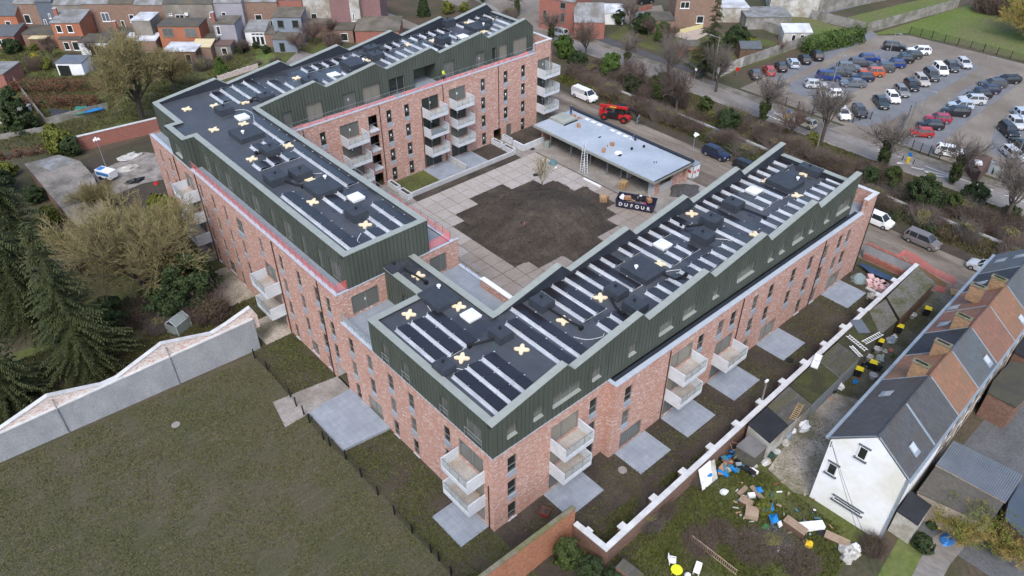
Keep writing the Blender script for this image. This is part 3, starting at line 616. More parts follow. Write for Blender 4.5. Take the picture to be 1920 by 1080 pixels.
for x, a, b in [(1.0, 8.6, 14.0), (2.5, 8.3, 14.0), (4.15, 8.3, 14.0), (1.1, .85, 6.2), (2.6, .85, 6.2), (4.2, .9, 6.2), (8.6, 0.95, 8.4), (10.35, 0.8, 9.3), (13.95, 4.2, 9.6), (15.4, 4.1, 9.6), (17.1, 6.0, 9.7), (18.65, 6.0, 9.7), (20.45, 4.2, 9.8), (22.05, 7.8, 9.7), (24.65, 7.9, 9.7), (14.58, 1.2, 3.15), (16.2, 1.2, 3.15), (26.08, 4.2, 9.8), (27.6, 7.8, 9.7), (29.3, 8.0, 9.8), (27.7, 4.2, 6.2), (29.25, 4.2, 6.2), (31.05, 5.9, 9.7), (32.6, 7.7, 9.7),
                (21.13, 1.3, 3.25), (22.75, 1.3, 3.25), (24.4, 1.3, 3.25), (26.08, 1.3, 3.25), (27.73, 1.3, 3.3), (29.3, 1.3, 3.3), (31.05, 1.3, 3.3), (32.75, 1.3, 3.3), (34.55, 1.4, 5.2), (36.95, 2.5, 9.9), (38.4, 7.8, 9.7), (40.05, 7.8, 9.8), (41.7, 4.4, 9.9), (43.5, 7.9, 9.8), (45.3, 4.3, 9.8), (46.88, 8.0, 9.9), (48.6, 7.9, 9.8), (50.3, 7.0, 9.8), (52.0, 7.9, 9.8), (53.0-.3, 1.35, 3.35), (51.4, 1.35, 3.4), (49.75, 1.35, 3.4), (48.2, 1.35, 3.4), (46.3, 1.2, 3.1), (44.75, 1.35, 3.3), (42.85, 1.3, 3.25), (41.2, 1.3, 3.25), (39.65, 1.3, 3.25), (43.45, 4.4, 6.4)]:
    pvrow(x, a, b, ZN, W1, 'solar rows on the lower roof 1')
for x, a, b in [(8.35, 46.6, 53.9), (8.5, 33.2, 44.6), (5.15, 46.5, 48.4), (6.7, 46.7, 48.5), (3.4, 42.4, 44.3), (5.0, 42.4, 44.4), (6.7, 42.4, 44.2), (7.0, 31.0, 33.0), (5.4, 29.1, 32.8), (8.4, 22.95, 28.5), (6.8, 22.95, 26.7), (5.2, 22.95, 24.7), (2.45, 22.95, 36.0)]:
    pvrow(x, a, b, ZL, W2, 'solar rows on the tall block roof 2')
for x, a, b in [(8.08, 61.5, 66.0), (9.65, 60.5, 66.0), (11.3, 60.6, 66.2), (13.05, 61.2, 66.4), (15.45, 58.3, 64.8), (17.0, 58.3, 62.8), (21.2, 63.6, 65.8), (22.8, 63.6, 65.8), (24.44, 63.6, 65.8), (26.05, 63.6, 65.8), (27.8, 63.7, 65.7), (29.45, 63.7, 65.7), (21.2, 58.0, 59.8), (22.75, 58.0, 59.8), (24.6, 58.3, 61.1), (31.4, 58.0, 61.0), (33.1, 58.0, 62.8), (34.75, 58.2, 62.9), (36.3, 58.2, 62.9), (38.1, 58.2, 63.0), (39.6, 58.2, 62.9), (35.0, 63.7, 65.7), (36.5, 63.7, 65.8), (38.1, 63.6, 65.8), (39.8, 63.7, 66.0), (41.5, 63.8, 66.1), (43.2, 63.7, 66.1), (44.9, 63.8, 66.1), (44.9, 60.8, 62.9), (43.35, 58.1, 60.4), (41.75, 58.0, 59.6), (48.7, 63.8, 66.0), (51.6, 64.5, 66.5), (53.3, 64.7, 66.6), (54.95, 64.6, 66.7), (55.0, 58.4, 63.2), (53.3, 58.4, 62.2), (51.65, 58.3, 61.2), (50.15, 58.1, 59.6)]:
    pvrow(x, a, b, ZL, W3, 'solar rows on the back wing roof 3')
# four-lobed cream pads
_p = MB(); _pl = []
for i in range(48):
    th = 6.28318*i/48; r = 0.47*(1+0.42*math.cos(4*(th-math.pi/4))); r = max(r, 0.31)
    _pl.append((r*math.cos(th), r*math.sin(th)))
_p.prism(_pl, 0.0, 0.13); ME_pad = _p.mesh('roof_pad', M_cream)
def pad(x, y, z, wh, g): tag(link('roof_pad', ME_pad, None, (x, y, z), rnd(-.1, .1)), 'cream four-lobed pad lying on the dark '+wh, 'roof pad', g)
for x, y in [(7.27, 19.24), (3.25, 15.12), (7.23, 13.03), (3.17, 7.54), (7.59, 5.05), (12.86, 5.39), (17.67, 5.48), (35.55, 8.93), (25.79, 5.27), (37.13, 2.06), (47.6, 7.63), (52.34, 5.64), (47.27, 3.53)]: pad(x, y, ZN, W1, 'cream pads on the lower roof')
for x, y in [(4.1, 55.38), (4.09, 63.2), (7.45, 54.53), (8.63, 45.81), (4.06, 45.55), (6.5, 37.1), (4.37, 32.89), (6.02, 25.75)]: pad(x, y, ZL, W2, 'cream pads on the tall block roof')
for x, y in [(10.38, 60.35), (7.15, 61.85), (19.3, 63.07), (29.81, 62.27), (38.05, 63.77), (41.88, 62.58), (51.0, 65.5), (54.76, 64.46), (50.17, 60.63)]: pad(x, y, ZL, W3, 'cream pads on the back wing roof')
# opal skylights
def skylight(x, y, z, wh, s=1.35):
    t = thing('skylight', 'white opal square skylight on the '+wh, 'skylight', (x, y, z), 0, None); h = s/2
    MB().box(-h, h, -h, h, 0, 0.22).build('kerb', M_skyl, t, True)
    MB().hexa([(-h-.05, -h-.05, .22), (h+.05, -h-.05, .22), (h+.05, h+.05, .22), (-h-.05, h+.05, .22), (-h, -h, .3), (h, -h, .3), (h, h, .3), (-h, h, .3)]).hexa([(-h*.75, -h*.75, .3), (h*.75, -h*.75, .3), (h*.75, h*.75, .3), (-h*.75, h*.75, .3), (-h*.5, -h*.5, .38), (h*.5, -h*.5, .38), (h*.5, h*.5, .38), (-h*.5, h*.5, .38)]).build('dome', M_skyl, t, True)
for x, y, z, wh in [(7.15, 11.25, ZN, 'lower roof next to the small connecting roof'), (28.55, 7.15, ZN, 'lower roof between solar rows halfway along'), (44.5, 7.3, ZN, 'lower roof towards the street end'), (8.1, 56.2, ZL, 'tall block roof near the back wing corner'), (8.06, 30.65, ZL, 'tall block roof near its courtyard parapet'), (23.5, 60.55, ZL, 'back wing roof above the second gable'), (46.15, 60.8, ZL, 'back wing roof beside a dark vent box')]: skylight(x, y, z, wh)
# dark ventilation boxes
def ventbox(x, y, z, lab, sx=1.55, sy=1.75, h=0.72, duct=None, mush=False, pos=(0.1, 0.2)):
    t = thing('vent_box', lab, 'vent box', (x, y, z)); a, b = sx/2, sy/2
    MB().hexa([(-a, -b, 0), (a, -b, 0), (a, b, 0), (-a, b, 0), (-a+.03, -b+.03, h), (a-.03, -b+.03, h), (a-.03, b-.03, h), (-a+.03, b-.03, h)]).build('housing', M_box, t, True)
    if mush: MB().lathe((pos[0], pos[1], h), [(0.10, 0), (0.10, 0.2), (0.2, 0.22), (0.2, 0.34), (0.1, 0.4)], 12).build('white_vent_cap', M_white, t, True)
    else: MB().lathe((pos[0], pos[1], h), [(0.09, 0), (0.09, 0.14), (0.15, 0.16), (0.13, 0.22)], 8).build('vent_cap', M_black, t, True)
    if duct:
        m = MB(); q = [Vector((p[0], p[1], 0.28)) for p in duct]
        for u, v in zip(q, q[1:]): m.tube(u, v, 0.10, n=8)
        e = q[-1]; m.box(e.x-.16, e.x+.16, e.y-.16, e.y+.16, 0, 0.36); m.build('duct', M_black, t, True)
g = 'dark bitumen vent box '
ventbox(6.1, 21.4, ZN, g+'in the corner of the small connecting roof', 1.5, 1.3, 0.6, [(0.6, -.4), (0.9, -2.6), (1.0, -3.6)])
ventbox(6.5, 15.0, ZN, 'low broad dark box with white cap between the two cream pads of the connecting roof', 2.6, 3.1, 0.55, mush=True, pos=(0.7, 0.9))
ventbox(7.3, 7.4, ZN, g+'with a long black duct near the first roof gable', 1.5, 1.7, 0.8, [(-.7, 0), (-1.9, 0.4), (-2.8, .8)])
ventbox(1.2, 7.4, ZN, g+'against the parapet over the field fence', 1.4, 1.5, 0.72)
ventbox(12.9, 8.2, ZN, g+'beside the courtyard parapet trough of the lower roof', 1.6, 1.8, 0.8, [(0, -.9), (0.1, -3.4), (.3, -4.6)])
ventbox(19.05, 4.85, ZN, g+'beside the pad in the middle of the lower roof', 1.6, 1.8, 0.8, [(-.9, -.2), (-1.6, -1.4), (-1.7, -2.4)])
ventbox(18.75, 2.3, ZN, g+'close to the second gable of the lower roof', 1.6, 1.8, 0.8)
ventbox(23.6, 5.5, ZN, 'low broad dark box with white cap in the middle of the lower roof', 2.9, 3.2, 0.55, [(1.0, -1.7), (1.1, -3.0), (2.6, -3.1)], True, (-0.6, 0.4))
ventbox(35.5, 6.4, ZN, g+'beside the pad over the skip', 1.7, 1.9, 0.85, [(-1, .3), (-2.4, 1.0), (-2.6, 1.8)])
ventbox(32.35, 5.1, ZN, g+'paired with another across a cable', 1.7, 1.9, 0.85)
ventbox(39.9, 6.8, ZN, g+'with duct running towards the garages side', 1.7, 1.9, 0.85, [(.3, -1), (.6, -3.6)])
ventbox(48.6, 5.95, ZN, 'low broad dark box with white cap near the street end of the lower roof', 3.0, 3.2, 0.55, mush=True, pos=(1.0, -.9))
ventbox(53.0, 5.4, ZN, g+'against the street end parapet of the lower roof', 1.3, 2.7, 0.8, [(0, -1.3), (.1, -3.0)])
ventbox(6.3, 51.3, ZL, 'low broad dark box with white cap on the tall block next to a cream pad', 3.0, 3.3, 0.6, mush=True, pos=(-.5, -.3))
ventbox(7.15, 59.1, ZL, g+'near the far gable end of the tall block', 1.8, 1.9, 0.8)
ventbox(6.3, 45.4, ZL, g+'among short solar rows on the tall block', 1.8, 2.0, 0.85, [(-.9, .5), (-1.3, .9)])
ventbox(3.7, 39.2, ZL, g+'near the west parapet of the tall block', 2.0, 2.1, 0.85, [(.5, -1), (.9, -2.2), (1.4, -3.0)])
ventbox(6.15, 38.4, ZL, g+'in the middle of the tall block beside a cable', 1.9, 2.0, 0.85)
ventbox(6.5, 34.4, ZL, 'low broad dark box with white cap in the middle of the tall block roof', 2.9, 3.2, 0.6, mush=True, pos=(.9, 1.0))
ventbox(6.2, 27.5, ZL, g+'near the south end of the tall block', 1.7, 1.8, 0.85)
ventbox(12.75, 59.1, ZL, g+'at the inner corner of the back wing', 1.9, 1.6, 0.85, [(-.9, .3), (-1.6, .9)])
ventbox(19.65, 60.3, ZL, g+'behind the first gable of the back wing', 1.7, 1.7, 0.8)
ventbox(27.6, 62.0, ZL, 'low broad dark box with white cap behind the second gable of the back wing', 2.8, 3.0, 0.6, mush=True, pos=(1.1, -.9))
ventbox(32.5, 65.0, ZL, g+'near the rear parapet of the back wing', 2.0, 1.6, 0.8, [(.8, -.6), (1.8, -1.4)])
ventbox(31.4, 62.2, ZL, g+'beside a cream pad on the back wing', 1.9, 1.9, 0.85)
ventbox(42.55, 61.1, ZL, g+'behind the third gable of the back wing', 1.8, 1.9, 0.9)
ventbox(47.7, 66.4, ZL, g+'rising above the rear parapet trough of the back wing', 1.9, 1.4, 1.1, [(-.8, -.3), (-3.4, -.2), (-4.6, -.2)])
ventbox(50.45, 62.4, ZL, 'low broad dark box with white cap at the street end of the back wing', 3.2, 3.0, 0.6, mush=True, pos=(.5, -.8))
ventbox(52.4, 62.9, ZL, g+'behind the low broad box on the back wing', 1.6, 1.6, 1.0)
# cables on the membrane
def cable(pts, z, label, r=0.022, m=None):
    mb = MB(); q = []
    for i in range(len(pts)-1):
        p0 = Vector(pts[max(i-1, 0)]); p1 = Vector(pts[i]); p2 = Vector(pts[i+1]); p3 = Vector(pts[min(i+2, len(pts)-1)])
        for k in range(6):
            t = k/6; q.append(0.5*((2*p1)+(p2-p0)*t+(2*p0-5*p1+4*p2-p3)*t*t+(3*p1-p0-3*p2+p3)*t**3))
    q.append(Vector(pts[-1]))
    for a, b in zip(q, q[1:]): mb.tube((a.x, a.y, z+r), (b.x, b.y, z+r), r, n=5, caps=False)
    single(mb, 'roof_cable', m or M_white, label, 'cable')
cable([(6.0, 19.6), (6.1, 17.9), (5.6, 16.9), (5.4, 15.8), (5.0, 14.2)], ZN+0.005, 'white cable curling past the box of the small connecting roof')
cable([(6.4, 7.3), (6.0, 6.6), (5.5, 6.3)], ZN+0.005, 'thin green cable hanging from a vent box near the first gable', 0.02, pmat('green_cable', (0.03, 0.2, 0.13)))
cable([(2.0, 7.0), (2.4, 6.4), (2.3, 5.6)], ZN+0.005, 'short white cable next to the parapet box over the field fence')
cable([(12.0, 3.3), (12.6, 2.3), (13.8, 1.7), (14.3, 1.9)], ZN+0.005, 'white cable curving towards a lone short solar row')
cable([(26.9, 3.2), (25.6, 4.0), (24.5, 4.2)], ZN+0.005, 'white cable reaching across the aisle of the lower roof')
cable([(33.3, 4.6), (34.2, 3.6), (34.4, 3.0)], ZN+0.005, 'white cable leaving the paired vent box')
cable([(7.9, 59.0), (9.3, 58.4), (9.6, 56.5), (8.6, 54.2)], ZL+0.005, 'long pale cable looping round the inner corner skylight')
cable([(6.9, 38.6), (7.6, 38.0), (8.2, 37.6)], ZL+0.005, 'pale cable joining a vent box to the long solar row')
cable([(4.6, 39.3), (5.3, 39.4), (5.6, 39.1)], ZL+0.005, 'pale cable between two neighbouring vent boxes of the tall block')
cable([(4.9, 24.8), (4.0, 24.0), (3.9, 23.4)], ZL+0.005, 'white rod lying by the south parapet of the tall block', 0.03)
# ---------------------------------------------------------------- ground and roads
M_ground = pmat('rough_ground', (0.062, 0.056, 0.036), (0.044, 0.054, 0.022), 0.25, 0.95, bump=0.3, c3=(0.085, 0.066, 0.047), s3=0.08, fine=0.25)
def _fieldmat():
    m, t, bs = newmat('worn_field_grass'); bs.inputs['Roughness'].default_value = .95; bs.inputs['Specular IOR Level'].default_value = .15
    co = coordnode(t, 'pos'); st = coordnode(t, 'pos', (1, 1, 1)); mp = st.node; mp.inputs['Rotation'].default_value = (0, 0, R(-37)); mp.inputs['Scale'].default_value = (.16, 1.9, 1)
    c = mixc(t, noisef(t, co, .09, 7, .62, .38, .62), (0.080, 0.073, 0.048), (0.062, 0.064, 0.034)); c = mixc(t, mth(t, 'MULTIPLY', noisef(t, co, .33, 6, .65, .5, .68), .8), c, (0.092, 0.080, 0.058))
    c = mixc(t, mth(t, 'MULTIPLY', noisef(t, st, .9, 6, .7, .52, .70), .75), c, (0.108, 0.094, 0.068)); c = mixc(t, mth(t, 'MULTIPLY', noisef(t, st, 1.7, 5, .7, .53, .70), .6), c, (0.058, 0.060, 0.032))
    c = mixc(t, .3, c, mixc(t, noisef(t, co, 5, 4, .7, .3, .7), (0, 0, 0), (1, 1, 1)), 'OVERLAY'); t.links.new(c, bs.inputs['Base Color']); bumpit(t, bs, noisef(t, co, 2.5, 5, .7, .2, .8), .4, .08); return m
M_field = _fieldmat()
M_mud = pmat('dark_mud', (0.046, 0.037, 0.029), (0.064, 0.052, 0.040), 0.5, 0.9, bump=0.5, c3=(0.052, 0.054, 0.026), s3=0.11, fine=0.25, detail=7)
M_soil = pmat('dug_soil', (0.048, 0.039, 0.031), (0.082, 0.067, 0.052), 0.45, 0.95, bump=0.8, c3=(0.042, 0.035, 0.028), s3=0.22, fine=0.35, detail=8)
M_grass = pmat('garden_grass', (0.068, 0.085, 0.020), (0.092, 0.104, 0.030), 0.35, 0.95, bump=0.35, c3=(0.062, 0.058, 0.030), s3=0.2, fine=0.3)
M_lawn = pmat('bright_lawn', (0.085, 0.125, 0.025), (0.105, 0.14, 0.035), 0.15, 0.95, bump=0.3, c3=(0.12, 0.12, 0.055), s3=0.07, fine=0.22)
M_asph = pmat('worn_asphalt', (0.195, 0.183, 0.17), (0.23, 0.212, 0.195), 0.3, 0.85, c3=(0.16, 0.145, 0.13), s3=0.2, fine=0.2, stretch=(1.5, 0.4, 1), detail=8)
M_dirtroad = pmat('sandy_road', (0.235, 0.205, 0.17), (0.18, 0.153, 0.124), 0.35, 0.9, c3=(0.115, 0.093, 0.075), s3=0.16, fine=0.22, stretch=(2.4, 0.35, 1), detail=9)
M_park = pmat('parking_grit', (0.235, 0.208, 0.175), (0.19, 0.168, 0.143), 0.22, 0.9, c3=(0.155, 0.134, 0.11), s3=0.10, fine=0.07, detail=6)
M_gravel = pmat('blue_gravel', (0.135, 0.143, 0.157), (0.168, 0.176, 0.19), 0.4, 0.95, bump=0.1, fine=0.12)
M_pave = pmat('sidewalk', (0.20, 0.18, 0.155), (0.155, 0.14, 0.12), 0.4, 0.9, c3=(0.10, 0.095, 0.07), s3=0.3, fine=0.25)
M_cobble = pmat('beige_yard', (0.36, 0.32, 0.27), (0.29, 0.26, 0.215), 0.5, 0.95, c3=(0.16, 0.15, 0.10), s3=0.25, fine=0.3)
M_courtc = pmat('courtyard_concrete', (0.30, 0.285, 0.265), (0.235, 0.22, 0.20), 0.4, 0.85, c3=(0.19, 0.17, 0.15), s3=0.2, fine=0.2)
M_slab1 = pmat('paving_slab_dry', (0.36, 0.335, 0.31), (0.31, 0.285, 0.26), 0.5, 0.8, fine=0.12)
M_slab2 = pmat('paving_slab_damp', (0.285, 0.245, 0.21), (0.235, 0.20, 0.17), 0.4, 0.55, fine=0.12, spec=0.4)
M_paint = pmat('road_paint', (0.62, 0.62, 0.60), (0.45, 0.44, 0.42), 2.0, 0.8)
M_kerb = pmat('kerb_stone', (0.27, 0.26, 0.24), (0.20, 0.19, 0.17), 1.0, 0.9)
M_leaf_litter = pmat('leaf_litter', (0.060, 0.046, 0.029), (0.052, 0.055, 0.024), 0.5, 0.95, bump=0.5, c3=(0.085, 0.06, 0.04), s3=0.2, fine=0.3)
def sheet(name, poly, z, mat, kind='structure', th=0.004):
    m = MB(); n = len(poly)
    a = sum(poly[i][0]*poly[(i+1) % n][1]-poly[(i+1) % n][0]*poly[i][1] for i in range(n))
    if a < 0: poly = poly[::-1]
    m.face([(p[0], p[1], z) for p in poly]); o = m.build(name, mat); return tag(o, kind=kind)
def rect(x0, x1, y0, y1): return [(x0, y0), (x1, y0), (x1, y1), (x0, y1)]
sheet('ground', rect(-500, 700, -500, 700), 0.0, M_ground)
sheet('field', gp([(-500, 1090), (0, 872), (496, 655), (530, 700), (585, 790), (650, 860), (760, 975), (850, 1085), (1000, 1300), (-200, 1700)]), 0.008, M_field)
sheet('planting_strip', rect(-5.0, 0.0, -8, 48), 0.013, M_mud)
sheet('rear_garden_soil', rect(0, 58.5, -9.3, 0.0), 0.018, pmat('bare_brown_mud', (0.048, 0.038, 0.030), (0.070, 0.056, 0.043), 0.45, 0.9, bump=0.6, c3=(0.040, 0.033, 0.026), s3=0.16, fine=0.3, detail=8))
sheet('garden_ground', gp([(950, 1110), (1085, 985), (1400, 700), (1520, 800), (1600, 1010), (1500, 1250), (1000, 1300)]), 0.008, M_grass)
# streets run along Y
sheet('verge', rect(72.2, 87.4, -120, 140), 0.010, M_leaf_litter)
sheet('street', rect(87.4, 92.2, -150, 83), 0.012, M_asph)
sheet('street', [(87.4, 83), (92.2, 83), (101, 118), (112, 190), (104, 190), (94, 120)], 0.016, M_asph)
sheet('access_road', rect(61.0, 72.6, -14, 73), 0.014, M_dirtroad)
sheet('access_road', [(61, 73), (72.6, 73), (88, 92), (80, 99)], 0.018, M_dirtroad)
sheet('muddy_verge', rect(70.3, 72.6, -40, 66), 0.020, M_mud)
sheet('side_street', gp([(690, 40), (800, 60), (880, 0), (700, -40)]), 0.006, M_park)
sheet('square', gp([(960, 40), (1040, 70), (1120, 40), (1060, -10), (900, -10)]), 0.020, M_park)
for y0, y1 in ((-60, 92),):
    tag(MB().box(92.2, 92.4, y0, y1, 0, 0.12).build('kerb', M_kerb), kind='structure'); tag(MB().box(92.4, 94.6, y0, y1, 0, 0.10).build('pavement', M_pave), kind='structure')
tag(MB().box(87.15, 87.4, -60, 83, 0, 0.10).build('kerb', M_kerb), kind='structure')
tag(MB().box(77.7, 78.1, -60, 62, 0, 0.28).build('path_edging', M_conc), kind='structure')
# street paint
def line(x0, x1, y0, y1, nm='road_marking'): tag(MB().box(x0, x1, y0, y1, 0.012, 0.022).build(nm, M_paint), kind='structure')
for y0, y1 in ((9.2, 10.6), (11.6, 13.0), (-4.6, 0.4), (0.9, 5.4), (-16, -6), (27, 31)): line(91.3, 91.45, y0, y1)
for i, q in enumerate([[(89.4, 6.6), (89.7, 6.6), (91.0, 1.6), (90.8, 1.6)], [(88.9, 8.6), (89.3, 8.8), (90.6, 7.5), (90.2, 7.3)], [(90.1, 5.4), (90.4, 5.2), (89.3, 3.2), (89.0, 3.4)], [(88.6, 27.0), (89.0, 27.0), (91.3, 24.6), (91.0, 24.4)], [(90.9, 31.6), (91.2, 31.6), (90.2, 27.4), (89.9, 27.4)], [(89.2, 33.2), (89.5, 33.2), (89.2, 28.4), (88.9, 28.4)], [(88.9, 3.8), (89.1, 3.8), (90.9, 1.1), (90.7, 1.0)]]):
    tag(MB().prism(q, 0.012, 0.022).build('road_marking', M_paint), kind='structure')
# car park
sheet('car_park', [(95.6, 41.8), (95.6, -30), (165, -30), (162, 6), (147.7, 11.6), (147, 34.5), (140, 40.6), (104, 41.8)], 0.010, M_park)
def island(poly, z=0.022): sheet('gravel_bay', poly, z, M_gravel)
island([(101.2, 34.5), (104, 37.0), (124, 36.8), (138.2, 34.0), (139, 27.0), (120, 27.6), (104, 26.6), (101.4, 29)])
island([(96.8, 21.2), (128, 21.4), (139.6, 19.6), (139.8, 16.8), (104, 16.6), (98, 18)])
island([(96.2, 12.0), (127, 14.2), (139, 12.6), (139.4, 8.4), (112, 7.8), (101, 7.2), (96, 5.2)])
island([(103.5, 0.8), (112, 3.4), (126, 2.6), (134, -14), (100, -14)])
island([(103.6, 42.6), (144, 41.6), (142, 39.0), (104, 38.6)])
sheet('drive', [(92.2, 12.6), (100, 15.0), (96.5, 20.2), (92.2, 22.0)], 0.108, M_park)
# courtyard
sheet('courtyard', rect(14.4, 61.5, 11.6, 55.4), 0.012, M_courtc)
SOILP = [G(840+a/4.5, 300+b/4.5).xy for a, b in [(50, 570), (140, 515), (75, 465), (255, 380), (195, 325), (465, 210), (545, 250), (730, 180), (800, 215), (900, 175), (985, 215), (1070, 270), (1160, 225), (1260, 275), (1340, 350), (1400, 440), (1350, 500), (1430, 555), (1260, 660), (1300, 690), (1060, 855), (975, 815), (780, 910), (690, 860), (570, 900), (470, 850)]]
PAV = tag(empty('paving', bpy.data.objects['courtyard']), kind='structure') if False else bpy.data.objects['courtyard']
SX0, SY0, SG = 24.7, 35.68, 2.1
sheet('slab_bedding', rect(14.5, 50.2, 11.7, 48.4), 0.020, pmat('dark_bedding', (0.06, 0.05, 0.042), (0.08, 0.066, 0.055), 1.0, 0.95))
_s = MB().hexa([(0.04, 0.04, 0.0), (SG-.04, 0.04, 0.0), (SG-.04, SG-.04, 0.0), (0.04, SG-.04, 0.0), (0.05, 0.05, 0.09), (SG-.05, 0.05, 0.09), (SG-.05, SG-.05, 0.09), (0.05, SG-.05, 0.09)])
ME_s1, ME_s2 = _s.mesh('paving_slab', M_slab1), _s.mesh('paving_slab', M_slab2)
for i in range(-5, 12):
    for j in range(-12, 6):
        x, y = SX0+i*SG, SY0+j*SG; cx, cy = x+SG/2, y+SG/2
        if inpoly(cx, cy, SOILP) or x < 14.5 or y < 11.7 or y+SG > 48.4: continue
        if cx > 48.6 and not (31 < cy < 44) and cy < 22: continue
        if cx > 49.5 and cy > 44.5: continue
        wet = noise.noise(Vector((cx*0.12, cy*0.12, 3.0)))*6+(34-cy)-max(0, cx-40)*0.1
        link('paving_slab', ME_s2 if wet > 0 else ME_s1, PAV, (x, y, 0.024+rnd(0, 0.012)))
# soil mound
def soil_mound():
    m = MB(); xs = [p[0] for p in SOILP]; ys = [p[1] for p in SOILP]; st = 0.3; idx = {}
    x0, y0 = min(xs)-st, min(ys)-st; nx, ny = int((max(xs)-x0)/st)+3, int((max(ys)-y0)/st)+3
    for i in range(nx):
        for j in range(ny):
            x, y = x0+i*st, y0+j*st
            d = math.hypot((x-37.0)/8.8, (y-33.0)/8.2); hgt = 2.1*max(0, 1-d*d)**1.1
            n1 = noise.noise(Vector((x*0.4, y*0.4, 0)))*0.30+noise.noise(Vector((x*1.3, y*1.3, 5)))*0.16+noise.noise(Vector((x*3.1, y*3.1, 9)))*0.07
            idx[i, j] = len(m.v); m.v.append((x, y, 0.10+hgt+n1*(0.5+hgt*0.5)))
    for i in range(nx-1):
        for j in range(ny-1):
            x, y = x0+(i+.5)*st, y0+(j+.5)*st
            if inpoly(x, y, SOILP): m.f.append((idx[i, j], idx[i+1, j], idx[i+1, j+1], idx[i, j+1])); m.mi.append(0)
    return m
def mound_z(x, y): d = math.hypot((x-37.0)/8.8, (y-33.0)/8.2); return 0.12+2.1*max(0, 1-d*d)**1.1
_cl = MB(); _r = random.Random(77)
for i in range(5200):
    x, y = _r.uniform(23, 51), _r.uniform(22, 45)
    if not inpoly(x, y, SOILP): continue
    s_ = _r.uniform(.03, .11)*(2.0 if _r.random() < .05 else 1); z = mound_z(x, y)+noise.noise(Vector((x*0.4, y*0.4, 0)))*.3*(.5+mound_z(x, y)*.5); p = [Vector((_r.uniform(-1, 1), _r.uniform(-1, 1), _r.uniform(-.4, .9))).normalized()*s_ for k in range(4)]
    p = [(x+a.x*1.3, y+a.y*1.3, z+.02+a.z) for a in p]; _cl.add(p, [(0, 1, 2), (0, 2, 3), (0, 3, 1), (1, 3, 2)])
tag(_cl.build('soil_clods', M_soil), kind='stuff')
o = soil_mound().build('soil_mound', M_soil, smooth=True); tag(o, kind='structure')
tag(MB().box(27.2, 47.0, 48.45, 49.75, 0.0, 0.10).build('soil_bed', M_soil), kind='structure')
sheet('soil_bed', rect(27.4, 33.3, 50.2, 55.3), 0.02, M_grass); sheet('soil_bed', rect(42.7, 46.7, 50.2, 55.3), 0.02, M_soil); sheet('soil_bed', rect(49.3, 57, 50.6, 55.3), 0.3, M_soil)
def concrete_thing(nm, boxes, label, cat, m=None):
    mb = MB()
    for b in boxes: mb.box(*b)
    return single(mb, nm, m or M_conc, label, cat)
concrete_thing('garden_wall', [(27.3, 46.9, 49.8, 50.1, 0, 0.75)], 'long low pale concrete wall between courtyard soil bed and ground floor patios', 'wall')
concrete_thing('garden_wall', [(38.05, 38.3, 51.1, 55.4, 0, 0.9)], 'pale partition wall between the two ground floor courtyard patios', 'wall')
def planter(x0, x1, y0, y1, label, h=0.85):
    t = thing('planter', label, 'planter', ((x0+x1)/2, (y0+y1)/2, 0)); a, b = (x1-x0)/2, (y1-y0)/2; q = 0.13
    MB().box(-a, a, -b, -b+q, 0, h).box(-a, a, b-q, b, 0, h).box(-a, -a+q, -b+q, b-q, 0, h).box(a-q, a, -b+q, b-q, 0, h).build('shell', M_balc, t, True)
    MB().box(-a+q, a-q, -b+q, b-q, 0.1, h-0.12).build('soil', M_soil, t, True)
planter(26.55, 27.3, 52.6, 54.9, 'pale concrete planter against the brick by the stair openings'); planter(26.4, 27.25, 49.6, 51.9, 'pale concrete planter at the stair end of the long low wall')
planter(46.75, 47.4, 53.1, 55.3, 'pale concrete planter beside the dark passage doorway'); planter(46.7, 47.5, 50.2, 52.5, 'pale concrete planter at the passage end of the long low wall')
planter(48.95, 49.5, 53.1, 55.2, 'pale concrete planter on the far side of the passage doorway')
concrete_thing('retaining_wall', [(48.75, 49.1, 50.1, 52.3, 0, 1.0), (48.75, 53.4, 49.85, 50.1, 0, 1.0)], 'angled pale retaining wall round the raised soil bed by the bike shelter', 'wall', M_balc)
NOGRASS = []
def patio(poly, label, z=0.05, m=None, th=0.12):
    NOGRASS.append(poly)
    single(MB().prism(poly, z-th, z), 'patio', m or M_patio, label, 'patio')
patio(rect(33.4, 37.9, 51.2, 55.4), 'bluestone patio under the middle stack of courtyard balconies'); patio(rect(38.4, 42.6, 51.2, 55.4), 'bluestone patio under the courtyard balconies next to the partition wall')
# ---------------------------------------------------------------- patios round the outside, fence, walls
patio(rect(-3.05, 0, 0.7, 4.7), 'bluestone patio below the corner balconies beside the field')
patio([(-4.9, 22.3), (-4.9, 16.0), (-0.02, 15.4), (-0.02, 22.4), (-3.6, 22.5), (-3.6, 22.3)], 'large raised bluestone patio beside the passage entrance', 0.32, None, 0.32)
patio(rect(-3.2, -0.02, 34.6, 39.2), 'pale patio below the middle west balconies next to the plastered wall', 0.05, M_cobble); patio(rect(-4.6, -0.02, 43.5, 51.5), 'wide pale patio at the foot of the west facade by the dark evergreen', 0.05, M_cobble); patio(rect(-3.4, -0.02, 53.8, 57.8), 'pale patio under the triple west balconies', 0.05, M_cobble)
sheet('passage_paving', [(-7.5, 22.4), (0, 22.6), (0, 25.2), (-6.8, 26.3)], 0.025, M_courtc)
patio(rect(5.7, 10.1, -3.25, -0.02), 'wet bluestone patio under the corner wing south balconies'); patio(rect(13.9, 18.2, -4.3, -1.05), 'bluestone patio without a balcony next to the facade step')
patio(rect(20.6, 25.0, -4.4, -1.05), 'bluestone patio under the double balconies of the long facade'); patio(rect(28.0, 32.5, -4.5, -1.05), 'bluestone patio under the lone single balcony')
